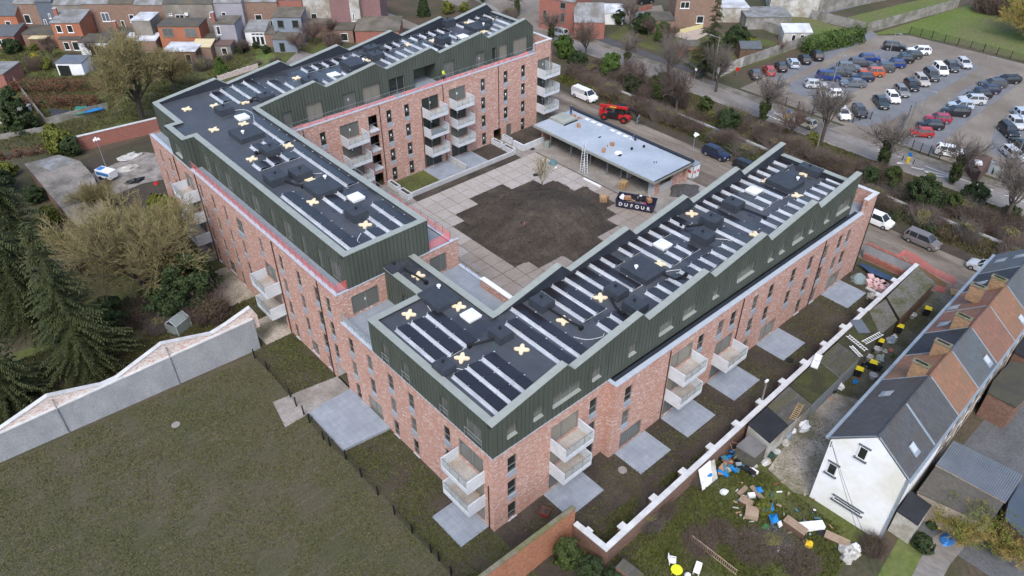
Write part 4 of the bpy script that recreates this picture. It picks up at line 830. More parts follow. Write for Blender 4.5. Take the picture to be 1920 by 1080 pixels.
patio(rect(36.9, 41.2, -4.5, -1.05), 'bluestone patio with a dark drain in its corner'); patio(rect(50.3, 54.7, -4.5, -1.05), 'bluestone patio nearest the street end of the long facade')
# black field fence: each post its own thing with the wire
fp = [(478, 672), (502, 695), (545, 745), (556, 762), (570, 778), (581, 793), (607, 825), (619, 837), (649, 862), (678, 895), (709, 929), (740, 965), (773, 1000), (808, 1037), (823, 1052), (846, 1079), (872, 1110)]
FP = [G(a, b) for a, b in fp]
fence = thing('field_fence', 'black metal post and wire fence between field and planting strip', 'fence', FP[8])
for p in FP: MB().box(p.x-.055, p.x+.055, p.y-.055, p.y+.055, 0, 1.3).build('post', M_black, fence)
M_wire = glassmat('fence_mesh', (0.02, 0.022, 0.022), 0.6, 0.24, 0.1)
for i, (a, b) in enumerate(zip(FP, FP[1:])):
    if i in (3, 10): continue
    MB().face([(a.x, a.y, 0.05), (b.x, b.y, 0.05), (b.x, b.y, 1.05), (a.x, a.y, 1.05)]).build('wire_panel', M_wire, fence)
# plastered field wall with brick gables above
def linewall(p0, p1, th, h0, h1): pass
M_plast = pmat('grey_plaster', (0.255, 0.27, 0.29), (0.295, 0.31, 0.33), 1.2, 0.85, c3=(0.235, 0.25, 0.27), s3=0.5, fine=0.2, stretch=(1, 1, 0.5))
M_wbrick = brickmat('whitewashed_brick', [(0.62, 0.60, 0.58), (0.5, 0.36, 0.3), (0.60, 0.57, 0.55), (0.44, 0.26, 0.2), (0.66, 0.64, 0.63), (0.55, 0.47, 0.43)], mortar=(0.5, 0.48, 0.46), u='x-y', big=(0.45, 0.33, 0.28))
FW = thing('field_wall', 'long grey plastered wall with whitewashed brick gables along the field', 'wall', G(240, 760))
wa, wb = G(-160, 938), G(489, 653)
dv = (wb-wa); LW = dv.length; du = dv/LW; nn = Vector((-du.y, du.x, 0))
if nn.dot(CAM-wa) > 0: nn = -nn                       # nn points away from the camera
def fw(s, off, z): p = wa+du*s+nn*off; return (p.x, p.y, z)
def onwall(px, py, off=0.0):
    v = ray(px, py); k = ((wa+nn*off)-CAM).dot(nn)/v.dot(nn); p = CAM+v*k; return (p-wa).dot(du), p.z
tops = [onwall(-160, 868), onwall(0, 814), onwall(480, 597)]
h0, h1 = tops[1][1], tops[2][1]
def htop(s): return h0+(h1-h0)*(s-tops[1][0])/(tops[2][0]-tops[1][0])
MB().hexa([fw(0, 0, 0), fw(LW, 0, 0), fw(LW, 0.4, 0), fw(0, 0.4, 0), fw(0, 0, htop(0)), fw(LW, 0, htop(LW)), fw(LW, 0.4, htop(LW)), fw(0, 0.4, htop(0))]).build('plaster_wall', M_plast, FW)
MB().hexa([fw(0, -0.06, htop(0)), fw(LW, -0.06, htop(LW)), fw(LW, 0.25, htop(LW)), fw(0, 0.25, htop(0)), fw(0, -0.06, htop(0)+0.12), fw(LW, -0.06, htop(LW)+0.12), fw(LW, 0.25, htop(LW)+0.12), fw(0, 0.25, htop(0)+0.12)]).build('ledge', M_white_cop, FW)
crest = [onwall(a, b, 0.45) for a, b in [(-90, 880), (-10, 815), (88, 742), (192, 722), (218, 710), (302, 644), (395, 625), (420, 610), (468, 576), (482, 594)]]
crest = [(s, z) for s, z in crest]
gb = MB(); gc = MB()
for (s0, z0), (s1, z1) in zip(crest, crest[1:]):
    b0, b1 = htop(s0)+0.05, htop(s1)+0.05; z0, z1 = max(z0, b0+0.05), max(z1, b1+0.05)
    gb.hexa([fw(s0, 0.28, b0-1.5), fw(s1, 0.28, b1-1.5), fw(s1, 0.62, b1-1.5), fw(s0, 0.62, b0-1.5), fw(s0, 0.28, z0), fw(s1, 0.28, z1), fw(s1, 0.62, z1), fw(s0, 0.62, z0)])
    gc.hexa([fw(s0, 0.20, z0), fw(s1, 0.20, z1), fw(s1, 0.70, z1), fw(s0, 0.70, z0), fw(s0, 0.20, z0+0.09), fw(s1, 0.20, z1+0.09), fw(s1, 0.70, z1+0.09), fw(s0, 0.70, z0+0.09)])
gb.build('brick_gable', M_wbrick, FW); gc.build('gable_coping', M_white_cop, FW)
for px, py, qx, qy in ((97, 748, 131, 818), (310, 650, 337, 730)):
    s, zt = onwall(px, py, 0.28); zt = max(zt, 2)
    MB().tube(fw(s, -0.07, 0), fw(s, -0.07, htop(s)), 0.055).tube(fw(s, -0.07, htop(s)+.1), fw(s, 0.2, zt), 0.055).build('downpipe', M_steel, FW)
# white-coped brick wall behind the garages, and the orange brick gable wall at its end
M_brownb = brickmat('brown_brick', [(0.17, 0.085, 0.06), (0.20, 0.11, 0.08), (0.13, 0.07, 0.055), (0.23, 0.13, 0.10), (0.15, 0.09, 0.07)], mortar=(0.22, 0.18, 0.15), big=(0.10, 0.07, 0.055))
M_orangeb = brickmat('orange_brick', [(0.34, 0.13, 0.065), (0.39, 0.165, 0.085), (0.29, 0.105, 0.055), (0.42, 0.19, 0.105), (0.25, 0.095, 0.055)], mortar=(0.30, 0.22, 0.17), u='x-y', big=(0.24, 0.11, 0.055))
CWL = thing('garden_wall', 'long brown brick garden wall with white coping and pier caps behind the garages', 'wall', (33, -7.5, 0))
def wseg(mbx, a, b, w, z0, z1):
    a = Vector((*a, 0)); b = Vector((*b, 0)); d = (b-a).normalized(); n = Vector((-d.y, d.x, 0))*w/2
    mbx.prism([(a-n).xy, (b-n).xy, (b+n).xy, (a+n).xy], z0, z1)
wq = [(4.55, -4.95), (4.72, -8.25), (61.6, -6.7)]
m = MB(); wseg(m, wq[0], wq[1], 0.32, -0.4, 2.12); wseg(m, wq[1], wq[2], 0.32, -0.4, 2.12); m.build('brick_face', M_brownb, CWL)
m = MB(); wseg(m, (4.54, -4.95), (4.71, -7.98), 0.5, 2.12, 2.24); wseg(m, (4.46, -8.25), wq[2], 0.5, 2.12, 2.245); m.build('coping', M_white_cop, CWL)
for i in range(13):
    x = 7.2+4.1*i; y = -8.25+(x-4.7)*0.0272+0.42
    if x < 58: MB().box(x-.3, x+.3, y-.18, y+.22, 0, 2.13).build('pier', M_brownb, CWL); MB().box(x-.36, x+.36, y-.165, y+.3, 2.13, 2.255).build('pier_cap', M_white_cop, CWL)
MB().box(4.75, 5.1, -6.5, -5.9, 2.13, 2.255).build('pier_cap', M_white_cop, CWL)
# orange brick gable wall
OW = thing('gable_wall', 'weathered orange brick gable wall with mossy sloping tile top beside the corner patio', 'wall', (0, -4.6, 0))
zA = GY(1076, 950, -4.6); zB = GY(905, 1078, -4.6)
def sl_z(x): return zA.z+(zB.z-zA.z)*(x-zA.x)/(zB.x-zA.x)
x0, x1 = -14.0, zA.x
MB().hexa([(x0, -4.8, -.2), (x1, -4.8, -.2), (x1, -4.45, -.2), (x0, -4.45, -.2), (x0, -4.8, sl_z(x0)), (x1, -4.8, sl_z(x1)), (x1, -4.45, sl_z(x1)), (x0, -4.45, sl_z(x0))]).build('brick_face', M_orangeb, OW)
M_mosst = pmat('mossy_tile', (0.20, 0.17, 0.14), (0.14, 0.13, 0.09), 1.5, 0.9, c3=(0.12, 0.125, 0.055), s3=0.8, fine=0.3)
tiles = 24
for i in range(tiles):
    a = x0+(x1-x0)*i/tiles; b = x0+(x1-x0)*(i+1)/tiles-0.02; za, zb = sl_z(a), sl_z(b); r_ = rnd(0, 0.03)
    MB().hexa([(a, -4.86, za+.004), (b, -4.86, zb+.004), (b, -4.38, zb+.004), (a, -4.38, za+.004), (a, -4.86, za+.08+r_), (b, -4.86, zb+.08+r_), (b, -4.5, zb+.13+r_), (a, -4.5, za+.13+r_)]).build('coping_tile', M_mosst, OW)

# ---------------------------------------------------------------- garages along the wall
M_asb = pmat('mossy_corrugated', (0.13, 0.125, 0.115), (0.17, 0.16, 0.145), 0.5, 0.95, bump=0.3, c3=(0.085, 0.088, 0.045), s3=0.5, fine=0.35, detail=8)
M_moss = pmat('moss_roof', (0.048, 0.056, 0.018), (0.066, 0.066, 0.026), 0.8, 0.95, bump=0.6, c3=(0.04, 0.04, 0.022), s3=0.6, fine=0.4)
M_felt = pmat('black_felt', (0.017, 0.019, 0.023), (0.026, 0.028, 0.033), 0.7, 0.8)
M_plank = pmat('grey_roof_boards', (0.105, 0.10, 0.092), (0.062, 0.06, 0.055), 1.0, 0.95, stretch=(0.5, 3, 1), c3=(0.085, 0.082, 0.05), s3=0.4, fine=0.3)
M_render = pmat('dirty_white_render', (0.50, 0.50, 0.49), (0.38, 0.38, 0.36), 0.5, 0.9, c3=(0.27, 0.25, 0.20), s3=0.4, fine=0.15)
M_bluegrey = pmat('bluish_render', (0.30, 0.335, 0.36), (0.22, 0.245, 0.265), 0.7, 0.9)
M_wooddoor = pmat('brown_boards', (0.10, 0.062, 0.042), (0.14, 0.09, 0.062), 1.2, 0.85)
def shed(poly, zt, label, roofm, wallm, nm='garage', slope=0.0, corr=False, rooft=0.12, doors=None, cat='garage'):
    cx = sum(p[0] for p in poly)/len(poly); cy = sum(p[1] for p in poly)/len(poly)
    t = thing(nm, label, cat, (cx, cy, 0))
    ins = [(cx+(p[0]-cx)*0.965, cy+(p[1]-cy)*0.965) for p in poly]
    MB().prism(ins, 0, zt-rooft).build('wall', wallm, t)
    if corr:
        rf = MB(); a, b, c, d = [Vector((*p, 0)) for p in poly]; n = int((b-a).length/0.17)
        n = max(n, 8)
        for i in range(n):
            p0 = a+(b-a)*i/n; p1 = a+(b-a)*(i+1)/n; q0 = d+(c-d)*i/n; q1 = d+(c-d)*(i+1)/n; pm, qm = (p0+p1)/2, (q0+q1)/2
            rf.face([(p0.x, p0.y, zt), (pm.x, pm.y, zt+.05), (qm.x, qm.y, zt+.05+slope), (q0.x, q0.y, zt+slope)]); rf.face([(pm.x, pm.y, zt+.05), (p1.x, p1.y, zt), (q1.x, q1.y, zt+slope), (qm.x, qm.y, zt+.05+slope)])
        MB().prism(poly, zt-rooft, zt-0.02).build('roof_edge', wallm, t)
        rf.build('roof', roofm, t)
    else:
        MB().prism(poly, zt-rooft, zt).build('roof', roofm, t)
    if doors:
        (ax_, ay_), (bx_, by_) = doors; d = Vector((bx_-ax_, by_-ay_, 0)); L = d.length; d.normalize(); k = max(1, int(L/2.6))
        for i in range(k):
            p = Vector((ax_, ay_, 0))+d*(L*(i+.12)/k); q = Vector((ax_, ay_, 0))+d*(L*(i+.88)/k)
            MB().beam(p+Vector((0, 0, 0.95)), q+Vector((0, 0, 0.95)), 0.08, 1.9).build('door', M_wooddoor, t)
    return t
shed([(21.5, -8.85), (21.6, -10.8), (23.55, -10.8), (23.5, -8.85)], 2.0, 'small grey flat-roofed shed at the end of the garages beside the junk pile', pmat('grey_sheet', (0.12, 0.12, 0.12), (0.16, 0.155, 0.15), 0.8, 0.8), M_plank, 'shed', cat='shed')
shed([(24.2, -8.2), (23.75, -10.85), (26.85, -10.8), (27.45, -8.15)], 2.4, 'garage with plain black felt roof and white render front', M_felt, M_render)
shed([(27.55, -8.1), (26.95, -10.8), (30.95, -10.8), (31.5, -7.95)], 2.35, 'garage with bare weathered board roof and a wooden ladder on it', M_plank, M_render)
shed([(31.6, -7.95), (31.05, -10.75), (36.3, -10.6), (37.0, -7.85)], 2.35, 'garage with thick green moss roof', M_moss, M_bluegrey)
shed([(37.1, -7.85), (36.4, -10.6), (40.65, -10.55), (41.05, -7.75)], 2.35, 'garage with grey corrugated roof between two mossy ones', M_plank, M_bluegrey, corr=True)
shed([(41.15, -7.7), (40.75, -10.5), (45.6, -10.1), (48.6, -7.3)], 2.35, 'garage with patchy moss roof carrying aluminium ladders', M_moss, M_asb)
shed([(52.3, -7.5), (49.7, -10.3), (59.2, -9.9), (60.7, -7.1)], 2.4, 'longest garage with mottled grey lichen roof at the street end', M_asb, M_wooddoor, doors=((49.9, -10.25), (59.0, -9.86)))
shed([(48.7, -7.3), (45.8, -10.1), (49.5, -10.2), (52.2, -7.5)], 2.2, 'garage with mossy roof and dark open front next to the lichen roof', M_asb, M_plank)
sheet('alley', [(24, -10.9), (62, -9.8), (64, -14.6), (33, -15.6)], 0.022, pmat('mossy_alley', (0.15, 0.14, 0.115), (0.10, 0.098, 0.066), 0.5, 0.95, c3=(0.07, 0.07, 0.035), s3=0.4, fine=0.3))
sheet('gravel_yard', gp([(1440, 880), (1520, 770), (1560, 735), (1640, 760), (1570, 830), (1525, 930), (1490, 925)]), 0.026, M_cobble)
sheet('rear_yard', rect(27, 60, -34, -22.3), 0.02, pmat('grey_yard', (0.115, 0.12, 0.125), (0.085, 0.088, 0.092), 0.4, 0.9, fine=0.2))

# ---------------------------------------------------------------- terraced houses
M_tdark = tilemat('dark_grey_tile', (0.062, 0.066, 0.074), (0.085, 0.088, 0.094), c3=(0.075, 0.068, 0.06))
M_tblack = tilemat('black_tile', (0.026, 0.030, 0.040), (0.038, 0.043, 0.053))
M_torange = tilemat('orange_clay_tile', (0.26, 0.135, 0.082), (0.20, 0.105, 0.068), c3=(0.165, 0.115, 0.07))
M_tred = tilemat('red_clay_tile', (0.23, 0.115, 0.082), (0.18, 0.092, 0.066), c3=(0.15, 0.095, 0.065))
M_slate = tilemat('blue_slate', (0.075, 0.092, 0.108), (0.10, 0.115, 0.13), c3=(0.095, 0.09, 0.078))
M_whwall = pmat('white_rendered_gable', (0.80, 0.82, 0.84), (0.72, 0.74, 0.765), 0.25, 0.85, c3=(0.64, 0.64, 0.58), s3=0.22, fine=0.06)
M_beige = pmat('beige_wall', (0.34, 0.29, 0.235), (0.28, 0.235, 0.19), 0.5, 0.9, fine=0.15)
M_zinc = pmat('zinc_gutter', (0.24, 0.29, 0.33), (0.30, 0.345, 0.385), 0.9, 0.5, 0.3)
M_chim = brickmat('chimney_brick', [(0.30, 0.17, 0.085), (0.36, 0.215, 0.11), (0.25, 0.14, 0.08), (0.22, 0.135, 0.085)], mortar=(0.25, 0.21, 0.16), big=(0.2, 0.16, 0.08))
HRZ = R(2.45); HO = Vector((23.27, -18.95, 0))
def gable_house(u0, u1, label, mn, ms, wallm, zr=10.4, zn=7.6, zs=7.95, vn=3.3, vs=-3.15, org=HO, rz=HRZ, skyl=(), chim=None, gable=False, nm='terraced_house', cat='house', ridge=True, windows=True, gut=True):
    M3 = Matrix.Rotation(rz, 3, 'Z'); base = org+M3 @ Vector((u0, 0, 0)); L = u1-u0
    t = thing(nm, label, cat, base, rz)
    e = 0.02
    MB().add([(e, vs+.15, 0), (L-e, vs+.15, 0), (L-e, vn-.15, 0), (e, vn-.15, 0), (e, vs+.15, zs-.1), (L-e, vs+.15, zs-.1), (L-e, vn-.15, zn-.1), (e, vn-.15, zn-.1), (e, 0, zr-.12), (L-e, 0, zr-.12)],
             [(0, 1, 5, 4), (2, 3, 7, 6), (1, 2, 6, 9, 5), (3, 0, 4, 8, 7), (4, 5, 9, 8), (6, 7, 8, 9), (0, 3, 2, 1)]).build('wall', wallm, t, True)
    th = 0.10
    rn = MB().hexa([(0, 0, zr-th), (L, 0, zr-th), (L, vn, zn-th), (0, vn, zn-th), (0, 0.0, zr), (L, 0.0, zr), (L, vn, zn), (0, vn, zn)]).build('roof_slope', mn, t, True)
    rs = MB().hexa([(0, vs, zs-th), (L, vs, zs-th), (L, 0, zr-th), (0, 0, zr-th), (0, vs, zs), (L, vs, zs), (L, 0, zr+.002), (0, 0, zr+.002)]).build('roof_slope', ms, t, True)
    if ridge:
        k = max(2, int(L/0.45)); m = MB()
        for i in range(k): m.hexa([(L*i/k, -.14, zr-.02), (L*(i+1)/k-.02, -.14, zr-.02), (L*(i+1)/k-.02, .14, zr-.02), (L*i/k, .14, zr-.02), (L*i/k, -.05, zr+.09), (L*(i+1)/k-.02, -.05, zr+.07), (L*(i+1)/k-.02, .05, zr+.07), (L*i/k, .05, zr+.09)])
        tag(m.build('ridge_tiles', ms, t, True), kind='stuff')
    if gut:
        MB().box(0, L, vn-.02, vn+.32, zn-.22, zn-.09).build('gutter', M_zinc, t, True); MB().box(0, L, vs-.2, vs+.02, zs-.24, zs-.11).build('gutter', M_zinc, t, True)
        MB().beam((0.05, 0.02, zr+.03), (0.05, vn, zn+.03), 0.10, 0.06).beam((0.05, -.02, zr+.03), (0.05, vs, zs+.03), 0.10, 0.06).build('flashing', M_zinc, t, True)
    for u, f, side in skyl:
        v0, z0, z1 = (vn, zn, zr) if side > 0 else (vs, zs, zr); fa, fb = f-.13, f+.13
        pa = lambda f_, dz: (v0*f_, zr+(z0-zr)*f_+dz)
        q = empty('roof_window', rn if side > 0 else rs); (va, za), (vb, zb) = pa(fa, .02), pa(fb, .02)
        MB().hexa([(u-.42, va, za), (u+.42, va, za), (u+.42, vb, zb), (u-.42, vb, zb), (u-.42, va, za+.09), (u+.42, va, za+.09), (u+.42, vb, zb+.09), (u-.42, vb, zb+.09)]).build('frame', M_zinc, q, True)
        MB().hexa([(u-.32, va*.97+vb*.03, za+.03), (u+.32, va*.97+vb*.03, za+.03), (u+.32, vb*.94+va*.06, zb+.05), (u-.32, vb*.94+va*.06, zb+.05), (u-.32, va*.94+vb*.06, za+.10), (u+.32, va*.94+vb*.06, za+.10), (u+.32, vb*.94+va*.06, zb+.11), (u-.32, vb*.94+va*.06, zb+.11)]).build('pane', M_skyg, q, True)
    if chim:
        for u, v in chim:
            c = MB().box(u-.28, u+.28, v-.65, v+.65, zr-1.2, zr+.55).build('chimney', M_chim, t, True)
            MB().box(u-.33, u+.33, v-.72, v+.72, zr+.55, zr+.65).build('cap', M_mosst, c, True); MB().box(u-.1, u+.1, v-.5, v+.5, zr+.655, zr+.70).build('flue', M_black, c, True)
    if windows:
        for v, sgn, ze in ((vs+.15, -1, zs), (vn-.15, 1, zn)):
            for u in ([L*.3, L*.7] if L > 4 else [L*.5]):
                for z in (1.0, 4.2):
                    q = empty('window', t); MB().box(u-.5, u+.5, min(v, v+sgn*.04), max(v, v+sgn*.04), z, z+1.4).build('frame', M_white, q, True); MB().box(u-.42, u+.42, min(v+sgn*.041, v+sgn*.055), max(v+sgn*.041, v+sgn*.055), z+.08, z+1.32).build('pane', M_pane, q, True)
    return t
M_skyg = glassmat('roof_glass', (0.42, 0.46, 0.48), 0.15)
wh = gable_house(0, 9.72, 'white rendered end house with dark grey tiled roof and windowed gable', M_tdark, M_tdark, M_whwall, skyl=((7.0, 0.62, 1), (2.6, 0.72, -1)), windows=False)
def gwin(parent, y0, y1, z0, z1, sill=True):          # window in the white gable (local x = 0 face, outward -x)
    q = empty('window', parent)
    MB().box(-.05, 0.03, y0, y1, z0, z1).build('frame', M_white, q, True); MB().box(-.065, -.052, y0+.12, y1-.12, z0+.12, z1-.12).build('pane', M_pane, q, True)
    MB().box(-.16, 0.02, y0-.12, y1+.12, z0-.14, z0-.01).build('sill', M_slate, q, True); MB().box(-.10, 0.02, y0-.1, y1+.1, z1+.01, z1+.13).build('lintel', M_slate, q, True)
gwin(wh, 0.15, 0.95, 7.35, 8.7); gwin(wh, 1.8, 2.65, 3.95, 5.25); gwin(wh, -1.2, 1.35, 1.55, 1.95)
MB().beam((5.0, -.02, 10.46), (5.0, -3.1, 8.02), 0.22, 0.06).build('party_flashing', M_zinc, wh, True)
MB().box(-.08, 0.02, -3.25, -3.05, 0, 7.9).build('corner_pipe', M_zinc, wh, True); MB().tube((-.04, 2.9, 6.9), (-.5, 2.9, 7.3), .03).tube((-.5, 2.9, 7.3), (-.5, 2.9, 7.9), .03).build('cable_bracket', M_black, wh, True)
gable_house(9.72, 14.3, 'terraced house with orange clay tiles next to the white end house', M_torange, M_torange, M_beige, chim=[(0.3, 1.0), (4.3, 0.75)])
gable_house(14.3, 18.85, 'terraced house with black front and blue slate back roof slopes', M_tblack, M_slate, M_beige, skyl=((3.6, .8, -1),))
gable_house(18.85, 23.4, 'terraced house with faded red tiles and a chimney by the black roof', M_tred, M_tred, M_beige, chim=[(0.3, .9)], skyl=((1.6, .72, 1),))
gable_house(23.4, 28.0, 'terraced house with darker red tiles between two chimneys', M_tred, M_torange, M_beige, chim=[(1.6, 1.7), (4.4, .75)], skyl=((.9, .86, 1), (3.2, .85, -1)))
gable_house(28.0, 32.65, 'terraced house with shiny black tiles and a large roof window', M_tblack, M_slate, M_beige, skyl=((1.8, .7, 1),))
gable_house(32.65, 38.0, 'grey slated house at the street end of the terrace', M_slate, M_slate, M_beige, skyl=((3.0, .72, 1), (3.2, .3, 1)))
# extensions behind the terrace
def pxshed(pts, z, label, roofm, wallm, nm='extension', cat='extension', **k): return shed([tuple(G(a, b, z).xy) for a, b in pts], z, label, roofm, wallm, nm, cat=cat, **k)
W = lambda l: [(1640+a/3.6, 780+b/3.6) for a, b in l]
pxshed(W([(150, 640), (245, 503), (385, 603), (295, 737)]), 2.7, 'small dark flat-roofed porch against the white house', M_felt, M_render)
pxshed(W([(285, 512), (412, 338), (868, 590), (775, 735)]), 3.0, 'wide brown felt flat-roofed extension below the corrugated roof', pmat('brown_felt', (0.075, 0.07, 0.06), (0.095, 0.088, 0.075), 0.4, 0.9, fine=0.2), M_beige)
M_corrb = pmat('blue_grey_corrugated', (0.105, 0.125, 0.15), (0.135, 0.155, 0.18), 0.8, 0.6)
pxshed(W([(412, 330), (885, 585), (1000, 400), (530, 165)]), 3.1, 'blue grey corrugated lean-to roof behind the white house', M_corrb, M_beige, corr=True)
pxshed(W([(905, 580), (1010, 420), (1200, 500), (1150, 790), (1010, 820), (880, 690)]), 3.0, 'blue felt flat roof next to the corrugated lean-to', pmat('blue_felt', (0.055, 0.075, 0.10), (0.07, 0.09, 0.115), 0.6, 0.8), M_tred)
W2_ = lambda l: [(1680+a/6, 640+b/6) for a, b in l]
pxshed(W2_([(1030, 572), (1350, 742), (1480, 620), (1500, 250), (1290, 225), (1095, 440)]), 3.2, 'red brick extension with mossy dark flat roof behind the orange tiled house', pmat('mossy_felt', (0.05, 0.05, 0.045), (0.07, 0.07, 0.05), 0.6, 0.9), M_brownb)
pxshed(W2_([(1330, 120), (1480, 200), (1500, 20), (1420, -80)]), 3.0, 'dark roofed annex behind the red tiled houses', M_felt, M_brownb)
# ---------------------------------------------------------------- bike shelter in the courtyard
M_shroof = pmat('pale_blue_membrane', (0.32, 0.365, 0.42), (0.365, 0.41, 0.465), 0.3, 0.6, c3=(0.29, 0.335, 0.39), s3=0.2, fine=0.06)
SH = thing('bike_shelter', 'long open bike shelter with pale blue flat roof and brick ends', 'shelter', (56.3, 38.3, 0))
sx0, sx1, sy0, sy1, sz = 51.85, 60.9, 26.2, 50.9, 3.25
MB().box(sx0, sx1, sy0, sy1, sz-.42, sz-.05).build('roof_slab', M_coping, SH); MB().box(sx0+.12, sx1-.55, sy0+.15, sy1-.12, sz-.05, sz+.01).build('roof_membrane', M_shroof, SH)
MB().box(sx1-.5, sx1-.05, sy0, sy1, sz-.05, sz+.28).build('rear_parapet', M_deckdark, SH); MB().box(sx0+.2, sx1-.5, sy0, sy0+.13, sz-.05, sz+.05).build('edge_strip', M_deckdark, SH)
for y in (48.1, 43.5, 39.4, 35.9, 33.2): MB().box(53.0, 53.12, y-.06, y+.06, 0, sz-.42).build('post', M_steel, SH)
MB().box(53.4, 60.3, 50.2, 50.6, 0, sz-.42).build('end_wall', M_brick, SH); MB().box(60.0, 60.3, 26.7, 50.2, 0, sz-.42).build('rear_wall', M_brick, SH)
MB().box(53.2, 54.6, 27.2, 27.6, 0, sz-.42).build('end_wall', M_brick, SH); MB().box(57.6, 60.0, 27.2, 27.6, 0, sz-.42).build('end_wall', M_brick, SH); MB().box(52.9, 53.2, 27.0, 27.9, 0, sz-.42).build('corner_pier', M_conc, SH)
MB().box(54.6, 57.6, 27.25, 27.5, 0, 1.0).build('low_wall', M_conc, SH); MB().box(54.4, 60.0, 33.0, 33.25, 0, sz-.42).build('store_wall', M_conc, SH)
_r = MB(); _r.beam((0, 0, .08), (1.9, 0, .32), .09, .06); _r.tube((1.9, -.12, .3), (2.0, -.12, 1.15), .02, n=5).tube((1.9, .12, .3), (2.0, .12, 1.15), .02, n=5).beam((2.0, -.14, 1.15), (2.0, .14, 1.15), .04)
ME_rack = _r.mesh('bike_rack', M_steel)
for i in range(27): tag(link('bike_rack', ME_rack, None, (53.6, 34.0+i*0.59, 0.012)), 'slanted steel bike rack under the shelter roof', 'bike rack', 'bike racks in the shelter')
M_copper = pmat('reddish_clamp', (0.30, 0.12, 0.09), rough=0.6)
_r = MB(); _r.tube((0, 0, 0), (0, 0, 1.25), .03, n=5).beam((-.22, 0, 1.15), (.22, 0, 1.15), .1, .12).beam((-.1, -.18, 1.0), (-.1, .18, 1.0), .09, .1)
ME_rk2 = _r.mesh('bike_stand', M_copper)
for i in range(14): tag(link('bike_stand', ME_rk2, None, (56.0, 34.3+i*1.13, 0.012), rnd(-.3, .3)), 'reddish upright bike stand at the back of the shelter', 'bike stand', 'bike stands in the shelter')
# roof hatch, people, clutter on the shelter roof
hz = sz+.012
ht = thing('roof_hatch', 'grey green raised roof hatch box at the brick end of the shelter roof', 'roof hatch', (56.7, 49.0, hz))
MB().box(-1.5, 1.5, -1.6, 1.6, 0, .35).build('kerb', M_coping, ht, True); MB().hexa([(-1.3, -1.4, .35), (1.3, -1.4, .35), (1.3, 1.4, .35), (-1.3, 1.4, .35), (-.9, -1.0, .62), (.9, -1.0, .62), (.9, 1.0, .62), (-.9, 1.0, .62)]).build('lid', M_coping, ht, True)
MB().box(-1.55, 1.5, -1.8, -1.6, 0, .12).build('rubber_strip', M_black, ht, True)
M_card = pmat('cardboard', (0.36, 0.20, 0.11), (0.30, 0.165, 0.095), 2.0, 0.9); M_timber = pmat('fresh_timber', (0.42, 0.29, 0.16), (0.34, 0.225, 0.12), 2.0, 0.85, fine=0.15)
def cbox(x, y, z, s, rz, label, m=None, nm='cardboard_box', cat='box'):
    mb = MB(); mb.obox((x, y, z+s[2]/2), s, rz); mb.obox((x, y, z+s[2]+.006), (s[0]*.12, s[1]*1.01, .01), rz); return single(mb, nm, m or M_card, label, cat)
cbox(56.7, 45.6, hz, (1.0, .5, .35), .9, 'brown brick pallet box next to the roof hatch on the shelter'); cbox(53.4, 37.2, hz, (.95, .45, .4), .6, 'brown box near the shelter front edge above the ladder'); cbox(55.7, 37.6, hz, (.5, .5, .5), .2, 'cube shaped brown box in the middle of the shelter roof')
cbox(58.6, 48.6, hz, (.9, .6, .3), .4, 'brown box beside the worker standing on the shelter'); cbox(58.9, 47.6, hz, (.7, .5, .2), 1.2, 'flat brown box behind the roof hatch on the shelter')
for i in range(7): single(MB().obox((59.6, 46.5-1.35*i-(1.4 if i > 2 else 0), hz+.03), (.55, .8, .05), rnd(-.2, .2)), 'insulation_board', M_white, 'white board laid along the rear parapet of the shelter roof', 'board', 'white boards on the shelter roof')
def blob(name, c, s, mat, label, cat, seed=0, n=14, k=7, rough=.25):
    m = MB(); m.lathe((0, 0, 0), [(0.05, 0)]+[(max(.05, math.cos((i/(k-1)-.0)*1.45)), i/(k-1)) for i in range(k)], n); vv = []
    for x, y, z in m.v:
        d = 1+rough*noise.noise(Vector((x*2.1+seed, y*2.1, z*2.1)))*2; vv.append((c[0]+x*s[0]*d, c[1]+y*s[1]*d, c[2]+z*s[2]*d))
    m.v = vv; return single(m, name, mat, label, cat)
blob('plastic_sheet', (54.6, 35.4, hz), (.6, .5, .25), M_white, 'crumpled white plastic heap on the shelter roof', 'plastic sheet', 3); blob('tool_bag', (54.2, 34.7, hz), (.4, .2, .2), M_black, 'black tool bag beside the white plastic heap', 'bag', 5); blob('hand_tool', (56.4, 40.8, hz), (.35, .15, .12), M_black, 'small dark tool lying alone on the shelter roof', 'tool', 6)
for x, y in ((56.95, 34.8), (58.9, 34.1)): single(MB().lathe((x, y, hz), [(.18, 0), (.2, .3), (.17, .32)], 10), 'bucket', M_black, 'black bucket standing on the far part of the shelter roof', 'bucket', 'buckets on the shelter roof')
for x, y in ((56.2, 29.9), (56.5, 29.7), (55.0, 37.9)): single(MB().tube((x, y, hz), (x, y, hz+.22), .06, n=7), 'vent_stub', M_black, 'short dark pipe stub poking through the shelter roof', 'pipe', 'pipe stubs of the shelter')
def ladder(a, b, wd, label, mat, n=10, flat=None):
    m = MB(); a, b = Vector(a), Vector(b); d = (b-a).normalized(); s = d.cross(Vector((0, 0, 1))); s = (s.normalized() if flat is None else Vector(flat).normalized())*wd/2
    m.beam(a+s, b+s, .06, .07).beam(a-s, b-s, .06, .07)
    for i in range(n): p = a+(b-a)*((i+.5)/n); m.beam(p+s, p-s, .05)
    return single(m, 'ladder', mat, label, 'ladder')
ladder((50.75, 39.0, .05), (52.2, 40.0, 4.1), .42, 'aluminium ladder leaning against the shelter roof edge', M_alu, 12, (0.55, -0.8, 0))
ladder((50.9, 38.2, .05), (51.9, 39.4, 3.3), .42, 'second aluminium ladder propped below the leaning one', M_alu, 10, (0.6, -0.75, 0))
